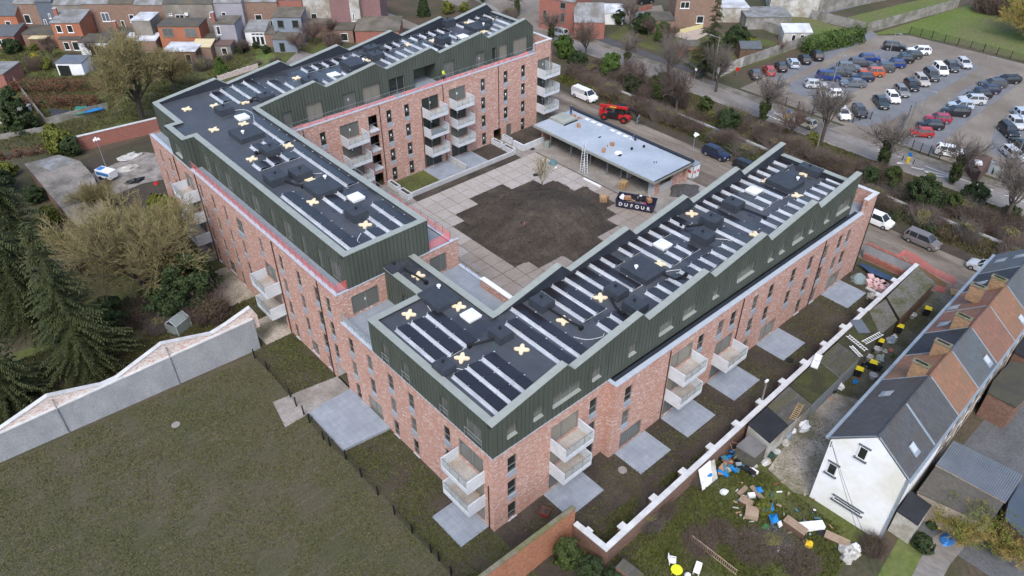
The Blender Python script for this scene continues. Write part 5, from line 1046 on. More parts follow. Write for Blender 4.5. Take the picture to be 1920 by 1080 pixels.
# ---------------------------------------------------------------- people
M_skin = pmat('skin', (0.45, 0.27, 0.19)); M_navy = pmat('navy_workwear', (0.022, 0.032, 0.085)); M_hiv = pmat('hivis', (0.55, 0.62, 0.05)); M_trou = pmat('dark_trousers', (0.03, 0.03, 0.035)); M_hair = pmat('dark_hair', (0.03, 0.022, 0.018))
def person(loc, rz, label, top, legs, pose='stand'):
    """one continuous skinned body: joints as edges with a radius each"""
    if pose == 'stand': J = dict(pel=(0, 0, .95), ch=(0, .03, 1.3), nk=(0, .02, 1.5), hd=(0, .05, 1.66), ls=(-.19, 0, 1.43), le=(-.26, .04, 1.15), lh=(-.24, .2, .95), rs=(.19, 0, 1.43), re=(.27, .08, 1.16), rh=(.16, .3, 1.1), lk=(-.11, .05, .5), lf=(-.12, 0, .08), lt=(-.13, .15, .04), rk=(.11, .08, .5), rf=(.13, .04, .08), rt=(.14, .19, .04))
    else: J = dict(pel=(0, -.1, .42), ch=(0, .15, .72), nk=(0, .3, .88), hd=(0, .4, 1.0), ls=(-.18, .24, .83), le=(-.26, .42, .55), lh=(-.18, .6, .3), rs=(.18, .24, .83), re=(.26, .42, .55), rh=(.15, .62, .3), lk=(-.16, .28, .42), lf=(-.13, .0, .08), lt=(-.13, .16, .04), rk=(.16, .2, .10), rf=(.14, -.22, .08), rt=(.14, -.3, .04))
    rad = dict(pel=.15, ch=.165, nk=.065, hd=.11, ls=.075, le=.055, lh=.045, rs=.075, re=.055, rh=.045, lk=.075, lf=.055, lt=.045, rk=.075, rf=.055, rt=.045)
    ks = list(J); E_ = [('pel', 'ch'), ('ch', 'nk'), ('nk', 'hd'), ('ch', 'ls'), ('ls', 'le'), ('le', 'lh'), ('ch', 'rs'), ('rs', 're'), ('re', 'rh'), ('pel', 'lk'), ('lk', 'lf'), ('lf', 'lt'), ('pel', 'rk'), ('rk', 'rf'), ('rf', 'rt')]
    me = bpy.data.meshes.new('person'); me.from_pydata([J[k] for k in ks], [(ks.index(a), ks.index(b)) for a, b in E_], []); ob = bpy.data.objects.new('person_tmp', me); COL.objects.link(ob)
    ob.modifiers.new('skin', 'SKIN'); ob.modifiers.new('sub', 'SUBSURF').levels = 1
    for k, sv_ in zip(ks, me.skin_vertices[0].data): sv_.radius = (rad[k], rad[k]); sv_.use_root = (k == 'pel')
    dg = bpy.context.evaluated_depsgraph_get(); m2 = bpy.data.meshes.new_from_object(ob.evaluated_get(dg)); bpy.data.objects.remove(ob)
    for mm in (top, legs, M_skin, M_hair): m2.materials.append(mm)
    hd = Vector(J['hd']); ph = J['pel'][2]
    for p in m2.polygons:
        c = p.center
        if (c-hd).length < .16: p.material_index = 3 if c.z > hd.z+.04 or c.y < hd.y-.05 else 2
        elif min((c-Vector(J['lh'])).length, (c-Vector(J['rh'])).length) < .08: p.material_index = 2
        else: p.material_index = 1 if c.z < ph+.02 else 0
        p.use_smooth = True
    o = bpy.data.objects.new('person', m2); COL.objects.link(o); o.location = loc; o.rotation_euler = (0, 0, rz); return tag(o, label, 'person')
person((58.9, 49.5, hz), 2.2, 'person in navy workwear standing by boxes on the shelter roof', M_navy, M_navy)
person((59.7, 36.4, hz), 1.2, 'person in blue workwear crouching at the rear edge of the shelter roof', M_navy, M_navy, 'crouch')
person((39.0, 56.6, 12.2), 3.4, 'person in yellow hi-vis vest on the terrace beside the open loggia', M_hiv, M_trou)
# ---------------------------------------------------------------- skip
M_skip = pmat('navy_skip_paint', (0.022, 0.024, 0.055), (0.032, 0.032, 0.062), 1.5, 0.5)
sk0, sk1 = Vector((46.9, 28.7, 0)), Vector((49.45, 23.95, 0)); skd = (sk1-sk0); SKL = skd.length; sa = math.atan2(skd.y, skd.x)
SK = thing('skip', 'dark blue waste skip lettered DUFOUR heaped with rubbish', 'skip', (sk0.x, sk0.y, 0.09), sa)
m = MB(); wd = 2.2
m.hexa([(0.1, 0, .1), (SKL-.1, 0, .1), (SKL-.1, wd, .1), (0.1, wd, .1), (0, -.05, 1.15), (0.06, -.05, 1.15), (0.06, wd+.05, 1.15), (0, wd+.05, 1.15)]) if False else None
for q in ([(0.1, 0, .1), (SKL-.1, 0, .1), (SKL, -.04, 1.2), (0, -.04, 1.2)], [(SKL-.1, 0, .1), (SKL-.1, wd, .1), (SKL, wd+.04, 1.2), (SKL, -.04, 1.2)], [(SKL-.1, wd, .1), (.1, wd, .1), (0, wd+.04, 1.2), (SKL, wd+.04, 1.2)], [(.1, wd, .1), (.1, 0, .1), (0, -.04, 1.2), (0, wd+.04, 1.2)], [(0.1, 0, .1), (.1, wd, .1), (SKL-.1, wd, .1), (SKL-.1, 0, .1)]): m.face(q)
m.build('body', M_skip, SK, True)
MB().box(-.05, SKL+.05, -.1, 0.0, 1.15, 1.25).box(-.05, SKL+.05, wd, wd+.1, 1.15, 1.25).box(-.05, .03, 0, wd, 1.15, 1.25).box(SKL-.03, SKL+.05, 0, wd, 1.15, 1.25).build('rim', M_skip, SK, True)
for i in range(8): u = .3+(SKL-.6)*i/7; MB().hexa([(u-.04, -.08, .1), (u+.04, -.08, .1), (u+.04, -.004, .1), (u-.04, -.004, .1), (u-.04, -.12, 1.15), (u+.04, -.12, 1.15), (u+.04, -.044, 1.15), (u-.04, -.044, 1.15)]).build('rib', M_skip, SK, True)
for i in range(2): MB().tube((.4+i*(SKL-.8), .2, .0), (.4+i*(SKL-.8), wd-.2, .0), .1).build('roller', M_black, SK, True)
def text_mesh(body, size, name, mat, ext=.012):
    cu = bpy.data.curves.new('t', 'FONT'); cu.body = body; cu.size = size; cu.extrude = ext; cu.align_x = 'CENTER'; cu.align_y = 'CENTER'; cu.offset = 0.018*size
    ob = bpy.data.objects.new('t', cu); COL.objects.link(ob); dg = bpy.context.evaluated_depsgraph_get(); me = bpy.data.meshes.new_from_object(ob.evaluated_get(dg)); bpy.data.objects.remove(ob); me.name = name; me.materials.clear(); me.materials.append(mat); return me
for i, ch in enumerate('DUFOUR'):
    o = link('letter', text_mesh(ch, .72, 'letter', M_white), SK, (.75+i*(SKL-1.5)/5, -.135, .72)); o.rotation_euler = (R(90), 0, 0)
def skb(kind, u, v, s, mat, label, cat, nm, rz=0.0, z=1.0):
    p = Matrix.Rotation(sa, 3, 'Z') @ Vector((u, v, 0))+sk0
    if kind == 'b': blob(nm, (p.x, p.y, z), s, mat, label, cat, u)
    else: single(MB().obox((p.x, p.y, z+s[2]/2), s, sa+rz, 0, rnd(-.25, .25)), nm, mat, label, cat)
M_rub = pmat('black_plastic', (0.016, 0.018, 0.022), rough=0.35); M_rubble = pmat('mixed_rubbish', (0.30, 0.22, 0.15), (0.12, 0.10, 0.09), 3.0, 0.9)
blob('rubbish_fill', tuple(Matrix.Rotation(sa, 3, 'Z') @ Vector((SKL/2, wd/2, .6))+sk0), (.72, 1.75, .62), M_rubble, 'mixed rubbish filling the dark blue skip', 'rubbish', 2, 18)
skb('b', 2.9, 1.35, (.75, .95, .8), M_rub, 'large black plastic bundle on top of the skip rubbish', 'plastic bundle', 'plastic_bundle'); skb('b', .7, 1.3, (.45, .45, .55), M_white, 'white plastic bags at the end of the skip', 'plastic bag', 'plastic_bag'); skb('o', 1.5, 1.0, (.8, .6, .4), M_card, 'cardboard sheet leaning in the skip beside white bags', 'cardboard', 'cardboard', .3, 1.15); skb('o', 4.4, 1.35, (.6, .8, .5), M_card, 'torn cardboard at the lettered end of the skip', 'cardboard', 'cardboard', .6, 1.1); skb('o', 1.3, .95, (.7, .4, .4), pmat('brown_carton', (0.27, 0.15, 0.08)), 'brown carton behind the skip lettering', 'box', 'carton', .1, 1.05)
skb('b', 4.0, .7, (.22, .22, .3), pmat('magenta_bag', (0.30, 0.04, 0.16)), 'small magenta bag in the skip', 'bag', 'plastic_bag'); skb('o', 3.2, 1.2, (.35, .3, .1), M_white, 'white carton lying on the black plastic bundle', 'box', 'carton', .2, 1.85); skb('o', 4.3, 1.7, (.12, .9, .7), M_timber, 'timber offcut sticking up from the skip', 'timber', 'timber', .2, 1.2)
# ---------------------------------------------------------------- loose courtyard things
def pallet_stack(x, y, rz, n, label, z=0.09, m=None, load=None, L=1.2, Wd=1.0):
    t = thing('pallet', label, 'pallet', (x, y, z), rz); mt = m or M_timber
    for k in range(n):
        zz = k*.15
        for v in (-Wd/2+.05, 0, Wd/2-.05): MB().box(-L/2, L/2, v-.05, v+.05, zz, zz+.1).build('bearer', mt, t, True)
        if k == n-1 or n < 3:
            for i in range(6): u = -L/2+.07+i*(L-.14)/5; MB().box(u-.07, u+.07, -Wd/2, Wd/2, zz+.1, zz+.13).build('board', mt, t, True)
        else: tag(MB().box(-L/2, L/2, -Wd/2, Wd/2, zz+.1, zz+.13).build('boards', mt, t, True), kind='stuff')
    return t
pallet_stack(51.9, 31.7, .3, 7, 'tall stack of pale pallets standing at the shelter opening', 0.02); pallet_stack(46.9, 31.0, .8, 4, 'pallet stack beside the soil with a box on top', .09)
cbox(46.8, 30.9, .7, (.9, .7, .25), .8, 'pale timber carton on the pallet stack beside the soil', M_timber); cbox(47.2, 30.5, .7, (.4, .5, .22), .3, 'dark carton on the pallet stack beside the soil', M_chim if 'M_chim' in globals() else M_card)
single(MB().beam((49.4, 37.2, .18), (49.5, 33.9, .18), .35, .14), 'metal_profile', M_white, 'long white metal profile lying on the courtyard paving', 'metal profile')
M_teal = pmat('teal_plastic', (0.07, 0.16, 0.19), rough=0.5)
blob('tarp_bundle', (49.3, 43.6, .05), (.75, .6, .8), M_teal, 'teal covered machine on the courtyard concrete', 'machine', 9); cbox(52.6, 48.3, .02, (.9, .8, 1.0), .4, 'grey metal cabinet near the brick end of the shelter', pmat('grey_green_cabinet', (0.22, 0.25, 0.23)), 'metal_cabinet', 'cabinet'); single(MB().obox((48.7, 42.4, .12), (.4, .25, .1), .5), 'white_tray', M_white, 'small white tray on the courtyard beside the teal machine', 'tray')
blob('dark_heap', (44.9, 42.8, .07), (.55, .5, .12), M_black, 'dark heap on the slabs beside the young tree', 'heap', 4); single(MB().obox((50.4, 49.4, .02), (.8, .6, .02), .1), 'floor_grate', M_black, 'dark floor grate beside the angled retaining wall', 'grate')
M_gravh = pmat('dark_gravel', (0.062, 0.062, 0.064), (0.085, 0.083, 0.080), 2.0, 0.95, bump=0.6, fine=0.4)
tag(blob('gravel_heap', (57.8, 25.0, 0.0), (2.5, 1.8, .8), M_gravh, None, None, 8, 22, 8, .15), kind='stuff')
# hoarding cabinet with posters, camera mast
cab = thing('hoarding_cabinet', 'grey cabinet with red and white posters at the shelter corner', 'cabinet', (61.9, 26.9, 0))
MB().box(-.8, .8, -.6, .6, 0, 2.4).build('body', M_zinc, cab, True)
for x0, x1 in ((-.7, -.05), (.05, .7)): MB().box(x0, x1, -.62, -.602, .3, 2.2).build('poster', M_white, cab, True); MB().box(x0+.12, x1-.12, -.64, -.622, 1.1, 1.5).build('red_print', pmat('red_print', (0.5, 0.05, 0.05)), cab, True)
MB().box(-.82, -.802, -.5, .5, .3, 2.2).build('poster', M_white, cab, True); MB().box(-.84, -.822, -.3, .3, 1.1, 1.5).build('red_print', MATS['red_print'], cab, True)
def cam_mast(x, y, label, h, base=True):
    t = thing('camera_mast', label, 'camera mast', (x, y, 0)); MB().tube((0, 0, 0), (0, 0, h), .06, .045, n=8).build('pole', M_steel, t, True)
    MB().box(-.3, .3, -.12, .12, h-.05, h+.05).build('crossbar', M_white, t, True)
    for a in (-.3, .0, .3): MB().tube((a, 0, h+.1), (a*1.3, -.38, h-.1), .11, .13, n=8).build('camera', M_white, t, True)
    MB().lathe((0, 0, h+.05), [(.14, 0), (.16, .15), (.08, .3)], 10).build('dome', M_white, t, True)
    if base: MB().box(-.45, .45, -.45, .45, 0, .25).build('foot', M_conc, t, True)
cam_mast(62.7, 28.0, 'white surveillance camera mast behind the shelter corner', 6.3)
# ---------------------------------------------------------------- red telehandler
M_red = pmat('telehandler_red', (0.42, 0.02, 0.018), (0.36, 0.016, 0.016), 1.0, 0.4); M_tyre = pmat('tyre', (0.016, 0.016, 0.017), rough=0.85); M_rim = pmat('wheel_rim', (0.36, 0.37, 0.38), rough=0.35, metal=0.6)
TH = thing('telehandler', 'red telescopic handler with long boom and dark cab behind the bike shelter', 'telehandler', (67.6, 50.2, 0.014), R(-68))
def wheel_mb(r, w, n=16): m = MB(); m.tube((0, -w/2, 0), (0, w/2, 0), r, n=n); return m
MB().hexa([(-.2, -.8, .6), (4.9, -.8, .6), (4.9, .8, .6), (-.2, .8, .6), (-.3, -.8, 1.0), (4.7, -.8, .95), (4.7, .8, .95), (-.3, .8, 1.0)]).build('chassis', M_red, TH, True); MB().hexa([(.9, -.95, .75), (3.0, -.95, .75), (3.0, -.25, .75), (.9, -.25, .75), (1.0, -.9, 1.45), (2.7, -.9, 1.45), (2.7, -.3, 1.45), (1.0, -.3, 1.45)]).build('engine_cover', M_black, TH, True); MB().box(-.5, .1, -.7, .7, .7, 1.7).build('counterweight', M_red, TH, True)
for u in (.6, 4.1):
    for v in (-1.05, 1.05):
        wo = MB().tube((u, v-.22, .6), (u, v+.22, .6), .6, n=18).build('wheel', M_tyre, TH, True); MB().tube((u, v-.23, .6), (u, v+.23, .6), .28, n=12).build('rim', M_red, wo, True)
c = MB().hexa([(1.9, .05, 1.05), (3.7, .05, 1.05), (3.7, .95, 1.05), (1.9, .95, 1.05), (2.15, .12, 2.5), (3.3, .12, 2.5), (3.3, .9, 2.5), (2.15, .9, 2.5)]).build('cab', M_pane, TH, True); MB().box(2.1, 3.35, .1, .92, 2.5, 2.58).build('roof', M_black, c, True)
MB().beam((-.6, -.2, 2.15), (4.4, -.2, 2.45), .36, .40).build('boom', M_red, TH, True); MB().beam((4.4, -.2, 2.43), (5.8, -.2, 2.2), .27, .3).build('boom_extension', M_black, TH, True)
MB().beam((5.7, -.35, 2.3), (6.4, -.35, .9), .3, .3).build('boom_head', M_black, TH, True); MB().box(6.3, 6.42, -.95, .3, .45, 1.5).build('fork_carriage', M_steel, TH, True)
for v in (-.8, .1): MB().box(6.42, 7.5, v-.06, v+.06, .45, .52).build('fork', M_black, TH, True)
MB().box(1.2, 2.4, -.40, -.385, 2.2, 2.36).build('yellow_print', pmat('yellow_print', (0.6, 0.45, 0.03)), TH, True)
cone = thing('site_sign', 'small red site sign in front of the white van', 'sign', (72.0, 52.9, 0.02)); MB().obox((0, 0, .3), (.7, .06, .6), .4).build('board', M_red, cone, True); MB().box(-.3, .3, -.2, .2, 0, .05).build('foot', M_black, cone, True)
st = thing('survey_stake', 'orange topped survey stake standing in the soil mound', 'stake', (32.8, 32.1, .75)); MB().tube((0, 0, 0), (0, 0, 1.3), .03).build('stick', M_timber, st, True); MB().lathe((0, 0, .5), [(.16, 0), (.05, .5)], 8).build('cone', pmat('orange_cone', (0.6, 0.09, 0.03)), st, True)
blob('dark_bag', (32.6, 31.6, .75), (.35, .3, .2), M_black, 'small black bag at the foot of the orange stake', 'bag', 12)
# ---------------------------------------------------------------- vehicles
M_cglass = glassmat('car_glass', (0.022, 0.027, 0.032), 0.06, 1.0, 0.7); M_hl = pmat('headlight', (0.65, 0.68, 0.7), rough=0.15); M_tl = pmat('tail_light', (0.30, 0.015, 0.015), rough=0.25); M_plate = pmat('number_plate', (0.6, 0.6, 0.58), rough=0.6); M_trim = pmat('car_trim', (0.02, 0.02, 0.021), rough=0.6)
PAINT = dict(white=(0.72, 0.73, 0.74), silver=(0.44, 0.46, 0.48), grey=(0.17, 0.175, 0.18), dark=(0.055, 0.06, 0.066), black=(0.014, 0.015, 0.018), blue=(0.016, 0.035, 0.16), navy=(0.014, 0.02, 0.05), red=(0.36, 0.018, 0.02), orange=(0.42, 0.085, 0.03), crimson=(0.28, 0.02, 0.045), lightblue=(0.36, 0.43, 0.50), beige=(0.36, 0.34, 0.31), cream=(0.60, 0.57, 0.43), steel=(0.11, 0.13, 0.155), greyred=(0.2, 0.17, 0.17), dgreen=(0.03, 0.045, 0.045), brown=(0.15, 0.135, 0.13))
def paint(c):
    n = 'car_paint_'+c
    if n in MATS: return MATS[n]
    m, t, bs = newmat(n); bs.inputs['Base Color'].default_value = (*PAINT[c], 1); bs.inputs['Roughness'].default_value = 0.32; bs.inputs['Coat Weight'].default_value = 0.4; bs.inputs['Coat Roughness'].default_value = 0.1; return m
# length, width, height, bonnet height, belt height, windscreen base, roof front, roof back, rear base (fractions from the front), wheelbase
CT = dict(hatch=(4.05, 1.76, 1.48, .92, .98, .27, .42, .88, .985, 2.52), city=(3.6, 1.66, 1.49, .93, .98, .22, .38, .88, .985, 2.3), suv=(4.42, 1.84, 1.66, 1.06, 1.10, .27, .40, .90, .985, 2.65), sedan=(4.62, 1.8, 1.45, .90, .96, .28, .43, .76, .93, 2.72), wagon=(4.65, 1.8, 1.48, .90, .97, .27, .41, .92, .99, 2.72), mpv=(4.4, 1.82, 1.72, 1.0, 1.05, .18, .34, .93, .99, 2.75), van=(5.1, 1.95, 1.95, 1.15, 1.22, .16, .29, .975, .995, 3.3))
def car_meshes(kind, col):
    key = (kind, col)
    if key in CARM: return CARM[key]
    L, W, H, hb, hz_, a, b, c, d, wb = CT[kind]; hw = W/2; P_ = paint(col)
    X = lambda f: L/2-f*L
    st = [(0.0, .42, hb-.22, .80), (.02, .24, hb-.12, .93), (.10, .20, hb-.02, .985), (a, .19, hb+.05 if kind != 'van' else hb+.07, 1.0), (.5, .19, hz_, 1.0), (d-.06, .20, hz_+.02, .985), (.98, .26, hz_-.02 if kind not in ('sedan',) else hz_-.04, .94), (1.0, .38, hz_-.16, .86)]
    m = MB(); rings = []
    for f, zb, zt, k in st:
        h = hw*k; zm = zb+(zt-zb)*.55
        r = [(X(f), -h*.86, zb), (X(f), -h, zb+.12), (X(f), -h*1.005, zm), (X(f), -h*.95, zt-.05), (X(f), -h*.80, zt), (X(f), h*.80, zt), (X(f), h*.95, zt-.05), (X(f), h*1.005, zm), (X(f), h, zb+.12), (X(f), h*.86, zb)]
        rings.append(len(m.v)); m.v += r
    for i in range(len(st)-1):
        for k in range(10): p, q = rings[i], rings[i+1]; m.f.append((p+k, q+k, q+(k+1) % 10, p+(k+1) % 10)); m.mi.append(0)
    m.f.append(tuple(rings[0]+k for k in range(10))); m.mi.append(0); m.f.append(tuple(rings[-1]+k for k in range(9, -1, -1))); m.mi.append(0)
    body = m.mesh('body', P_); body.polygons.foreach_set('use_smooth', [True]*len(body.polygons))
    try: body.set_sharp_from_angle(angle=R(38))
    except Exception: pass
    z0 = hz_-.04; lo, up = hw*.90, hw*.70; g = MB()
    g.hexa([(X(d), -lo, z0), (X(a), -lo, z0), (X(a), lo, z0), (X(d), lo, z0), (X(c), -up, H-.05), (X(b), -up, H-.05), (X(b), up, H-.05), (X(c), up, H-.05)])
    r = MB(); e = .02
    r.hexa([(X(c)-e, -up-e, H-.06), (X(b)+e, -up-e, H-.06), (X(b)+e, up+e, H-.06), (X(c)-e, up+e, H-.06), (X(c)+.12, -up+.1, H), (X(b)-.14, -up+.1, H-.005), (X(b)-.14, up-.1, H-.005), (X(c)+.12, up-.1, H)])
    for s in (-1, 1):
        r.beam((X(a)+.02, s*lo, z0), (X(b), s*(up+.01), H-.04), .07, .07); r.beam((X(d)-.01, s*lo, z0), (X(c), s*(up+.01), H-.04), .12, .10)
        for f in ((b+c)/2-.02, (b+c)/2+.22): r.beam((X(f), s*(lo+.01), z0), (X(f), s*(up+.02), H-.05), .09, .05)
    if kind == 'van':
        for s in (-1, 1):
            q = [(X(.36), s*(lo+.015), z0), (X(.985), s*(lo+.015), z0), (X(.97), s*(up+.03), H-.06), (X(.36), s*(up+.03), H-.06)]; r.face(q); r.face(q[::-1])
        q = [(X(d)-.02, -lo, z0), (X(d)-.02, lo, z0), (X(c)-.02, up, H-.06), (X(c)-.02, -up, H-.06)]; r.face(q); r.face(q[::-1])
    res = dict(body=body, glass=g.mesh('window_band', M_cglass), roof=r.mesh('roof', P_))
    wr = .33 if kind not in ('suv', 'van') else .36
    res['tyre'] = MB().tube((0, -.11, 0), (0, .11, 0), wr, n=18).mesh('tyre', M_tyre); res['rim'] = MB().tube((0, -.118, 0), (0, .118, 0), wr*.62, n=12).mesh('rim', M_rim); res['wr'] = wr; res['wb'] = wb
    res['hl'] = MB().obox((0, 0, 0), (.16, .34, .14)).mesh('headlight', M_hl); res['tl'] = MB().obox((0, 0, 0), (.10, .22, .26)).mesh('tail_light', M_tl); res['pl'] = MB().obox((0, 0, 0), (.03, .5, .11)).mesh('number_plate', M_plate)
    res['bump'] = MB().hexa([(L/2-.03, -hw*.8, .3), (L/2+.01, -hw*.6, .3), (L/2+.01, hw*.6, .3), (L/2-.03, hw*.8, .3), (L/2-.03, -hw*.8, .5), (L/2+.01, -hw*.6, .5), (L/2+.01, hw*.6, .5), (L/2-.03, hw*.8, .5)]).mesh('grille', M_trim)
    res['mir'] = MB().obox((0, 0, 0), (.12, .2, .14)).mesh('mirror', P_)
    CARM[key] = res; return res
CARM = {}
def car(x, y, ang, kind, col, label, z=0.024, group=None, cat='car'):
    r = car_meshes(kind, col); L, W, H, hb, hz_, a, b, c, d, wb = CT[kind]
    t = thing('parked_car' if kind != 'van' else 'parked_van', label, cat if kind != 'van' else 'van', (x, y, z), R(ang), group)
    bo = link('body', r['body'], t); link('window_band', r['glass'], t); link('roof', r['roof'], t); link('grille', r['bump'], t)
    for u in (wb/2+.05, -wb/2+.05):
        for s in (-1, 1): w_ = link('wheel', r['tyre'], t, (u, s*(W/2-.10), r['wr'])); link('rim', r['rim'], w_)
    for s in (-1, 1):
        link('headlight', r['hl'], t, (L/2-.12, s*W*.36, hb-.24)); link('tail_light', r['tl'], t, (-L/2+.06, s*W*.40, hz_-.16)); link('mirror', r['mir'], t, (L/2-a*L-.15, s*(W/2+.06), hz_+.02))
    link('number_plate', r['pl'], t, (-L/2-.005, 0, .62)); link('number_plate', r['pl'], t, (L/2+.015, 0, .42))
    return t
CP = 'cars in the car park'
for x, y, an, k, c, lb in [
    (106.3, 32.8, -48, 'hatch', 'silver', 'silver hatchback parked beside the bright blue people carrier'), (111.5, 33.2, -48, 'mpv', 'blue', 'bright blue tall people carrier beside a silver hatchback'), (115.0, 32.8, -48, 'sedan', 'dark', 'charcoal saloon next to the blue people carrier'), (118.4, 33.0, -48, 'suv', 'steel', 'steel grey off-roader in the row behind the orange car'), (122.6, 32.6, -48, 'wagon', 'dark', 'charcoal estate beside the royal blue hatchback'), (126.2, 32.7, -48, 'hatch', 'blue', 'royal blue hatchback at the gap of the gravel bay'), (135.9, 32.5, -60, 'suv', 'black', 'black off-roader alone at the far end of the gravel bay'),
    (104.4, 28.6, 132, 'hatch', 'white', 'white hatchback at the rounded end of the gravel bay'), (112.0, 28.5, 132, 'sedan', 'steel', 'slate grey saloon in front of the blue people carrier'), (115.8, 28.7, 132, 'hatch', 'navy', 'dark navy hatchback beside the orange car'), (119.4, 28.7, 132, 'suv', 'orange', 'orange compact off-roader among dark cars'), (123.0, 28.5, 132, 'suv', 'dark', 'charcoal off-roader right behind the orange car'), (126.9, 28.0, 132, 'hatch', 'blue', 'royal blue hatchback between a charcoal and a black car'), (130.5, 28.1, 132, 'hatch', 'black', 'black hatchback beside the dark green one'), (134.1, 28.1, 132, 'hatch', 'dgreen', 'dark green hatchback next to the white off-roader'), (137.4, 28.1, 132, 'suv', 'white', 'white off-roader at the corner by the grassy bank'),
    (98.2, 22.9, -135, 'hatch', 'white', 'white hatchback at the entrance end of the middle row'), (101.4, 21.6, -135, 'hatch', 'dark', 'charcoal hatchback beside the entrance end white one'), (107.7, 20.9, -135, 'sedan', 'dgreen', 'grey green saloon after the empty bay of the middle row'), (111.2, 20.6, -135, 'hatch', 'white', 'white hatchback between grey green and grey cars'), (115.1, 20.8, -135, 'hatch', 'grey', 'mid grey hatchback beside a black one in the middle row'), (119.0, 20.85, -135, 'hatch', 'black', 'black hatchback between grey and beige cars'), (122.9, 20.8, -135, 'wagon', 'beige', 'beige silver estate in the middle row'), (126.5, 20.6, -135, 'suv', 'dark', 'charcoal off-roader next to the white minibus'), (130.6, 20.8, -135, 'mpv', 'white', 'white minibus with side windows'), (133.8, 20.0, -135, 'hatch', 'dark', 'charcoal hatchback beyond the white minibus'), (137.5, 19.2, -135, 'hatch', 'silver', 'pale silver hatchback at the tip of the middle row'),
    (101.0, 10.6, 128, 'city', 'red', 'small red city car beside the entrance wall'), (104.9, 10.9, 130, 'hatch', 'black', 'black hatchback between two red cars'), (108.4, 11.2, 130, 'hatch', 'crimson', 'crimson hatchback behind the small red city car'), (113.2, 10.4, 130, 'suv', 'black', 'black off-roader beside two silver cars'), (116.8, 11.0, 132, 'hatch', 'lightblue', 'pale bluish silver hatchback beside the black off-roader'), (120.4, 10.6, 132, 'suv', 'silver', 'silver off-roader behind the pale bluish hatchback'), (124.0, 10.8, 132, 'hatch', 'black', 'black hatchback behind the silver off-roader'), (127.4, 10.7, 132, 'hatch', 'navy', 'navy hatchback in the outer row'), (131.0, 11.2, 132, 'wagon', 'dark', 'charcoal estate in the outer row'), (135.0, 10.2, 140, 'wagon', 'black', 'long black estate at the tip of the outer row'),
    (112.3, 1.4, -135, 'suv', 'black', 'black off-roader on the corner of the last gravel bay'), (116.4, 1.8, -135, 'hatch', 'silver', 'silver hatchback beside the corner black off-roader'), (120.6, 2.4, -135, 'hatch', 'lightblue', 'pale blue hatchback beyond the silver one in the last bay'), (108.7, -1.9, 50, 'sedan', 'black', 'black saloon behind the silver estate in the last bay'), (104.1, -2.4, -130, 'wagon', 'silver', 'silver estate standing on the sandy drive of the last bay'), (97.6, 4.5, -67, 'suv', 'white', 'white off-roader with sunroof beside the brown hut'),
    (102.3, 43.2, 45, 'hatch', 'dark', 'charcoal hatchback beside the red one under the concrete fence'), (105.8, 42.4, 45, 'hatch', 'red', 'bright red hatchback under the concrete fence'), (109.2, 42.0, 45, 'hatch', 'black', 'black hatchback between red and pale blue cars'), (112.6, 41.5, 45, 'hatch', 'lightblue', 'pale blue hatchback under the concrete fence'), (116.2, 41.1, 45, 'hatch', 'black', 'black hatchback between pale blue car and the hedge'), (119.8, 40.6, 45, 'suv', 'black', 'black off-roader parked against the clipped hedge')]:
    car(x, y, an, k, c, lb, 0.024, CP)
car(90.2, 25.2, 88, 'city', 'cream', 'cream hatchback driving past the traffic island', 0.014); car(90.6, 84.6, 98, 'mpv', 'silver', 'silver people carrier parked opposite the brick garage', 0.014)
car(70.7, 57.6, -90, 'van', 'white', 'white delivery van parked by the hedge near the telehandler', 0.022); car(69.95, 28.5, -90, 'suv', 'navy', 'dark navy off-roader parked on the access road by the hedge', 0.022); car(69.9, 22.6, -90, 'wagon', 'black', 'black estate parked behind the saw-tooth roof on the access road', 0.022)
car(70.2, 2.4, -90, 'mpv', 'white', 'small white van at the street corner of the long facade', 0.022); car(69.85, -4.0, -90, 'mpv', 'brown', 'brownish grey people carrier on the access road', 0.022); car(69.6, -12.0, 90, 'hatch', 'silver', 'silver hatchback half hidden by the terrace roof', 0.022)
q = G(825, 50); car(q.x, q.y, -60, 'hatch', 'steel', 'blue grey hatchback on the side street behind the back wing', 0.012); q = G(1208, 6); car(q.x, q.y, -20, 'suv', 'black', 'black off-roader on the forecourt behind a low brick wall', 0.012); q = G(1204, 36); car(q.x, q.y, -40, 'hatch', 'steel', 'grey hatchback on the drive below the forecourt wall', 0.012); q = G(1047, 100)
# ---------------------------------------------------------------- street furniture
def lamp(x, y, h, label, arm=(0, 0), m=None, lean=(0, 0)):
    t = thing('street_lamp', label, 'street lamp', (x, y, 0)); MB().tube((0, 0, 0), (lean[0], lean[1], h), .09, .055, n=8).build('pole', m or M_steel, t, True)
    MB().beam((lean[0], lean[1], h-.05), (arm[0], arm[1], h+.1), .07).build('arm', m or M_steel, t, True); MB().obox((arm[0], arm[1], h+.1), (.3, .6, .12), math.atan2(arm[1], arm[0])+1.57).build('lamp_head', M_zinc, t, True); return t
def lampx(px, py, tx, ty, label, x=None):
    b = G(px, py); v = ray(tx, ty); k = (b.x-CAM.x)/v.x; h = min(9.5, max(4, CAM.z+v.z*k)); return lamp(b.x, b.y, h, label, (0, -1.0))
lampx(1560, 160, 1574, 103, 'thin grey lamp post in the gravel bay by the white hatchback'); lampx(1664, 112, 1678, 62, 'thin grey lamp post at the far end of the first gravel bay'); lampx(1833, 158, 1850, 105, 'thin grey lamp post at the outer edge of the car park'); lampx(1728, 214, 1740, 170, 'thin grey lamp post in the outer gravel bay beside red cars'); lampx(1895, 320, 1912, 225, 'thin grey lamp post behind the last gravel bay')
M_wpole = pmat('weathered_pole', (0.20, 0.185, 0.165), (0.15, 0.14, 0.125), 2.0, 0.9)
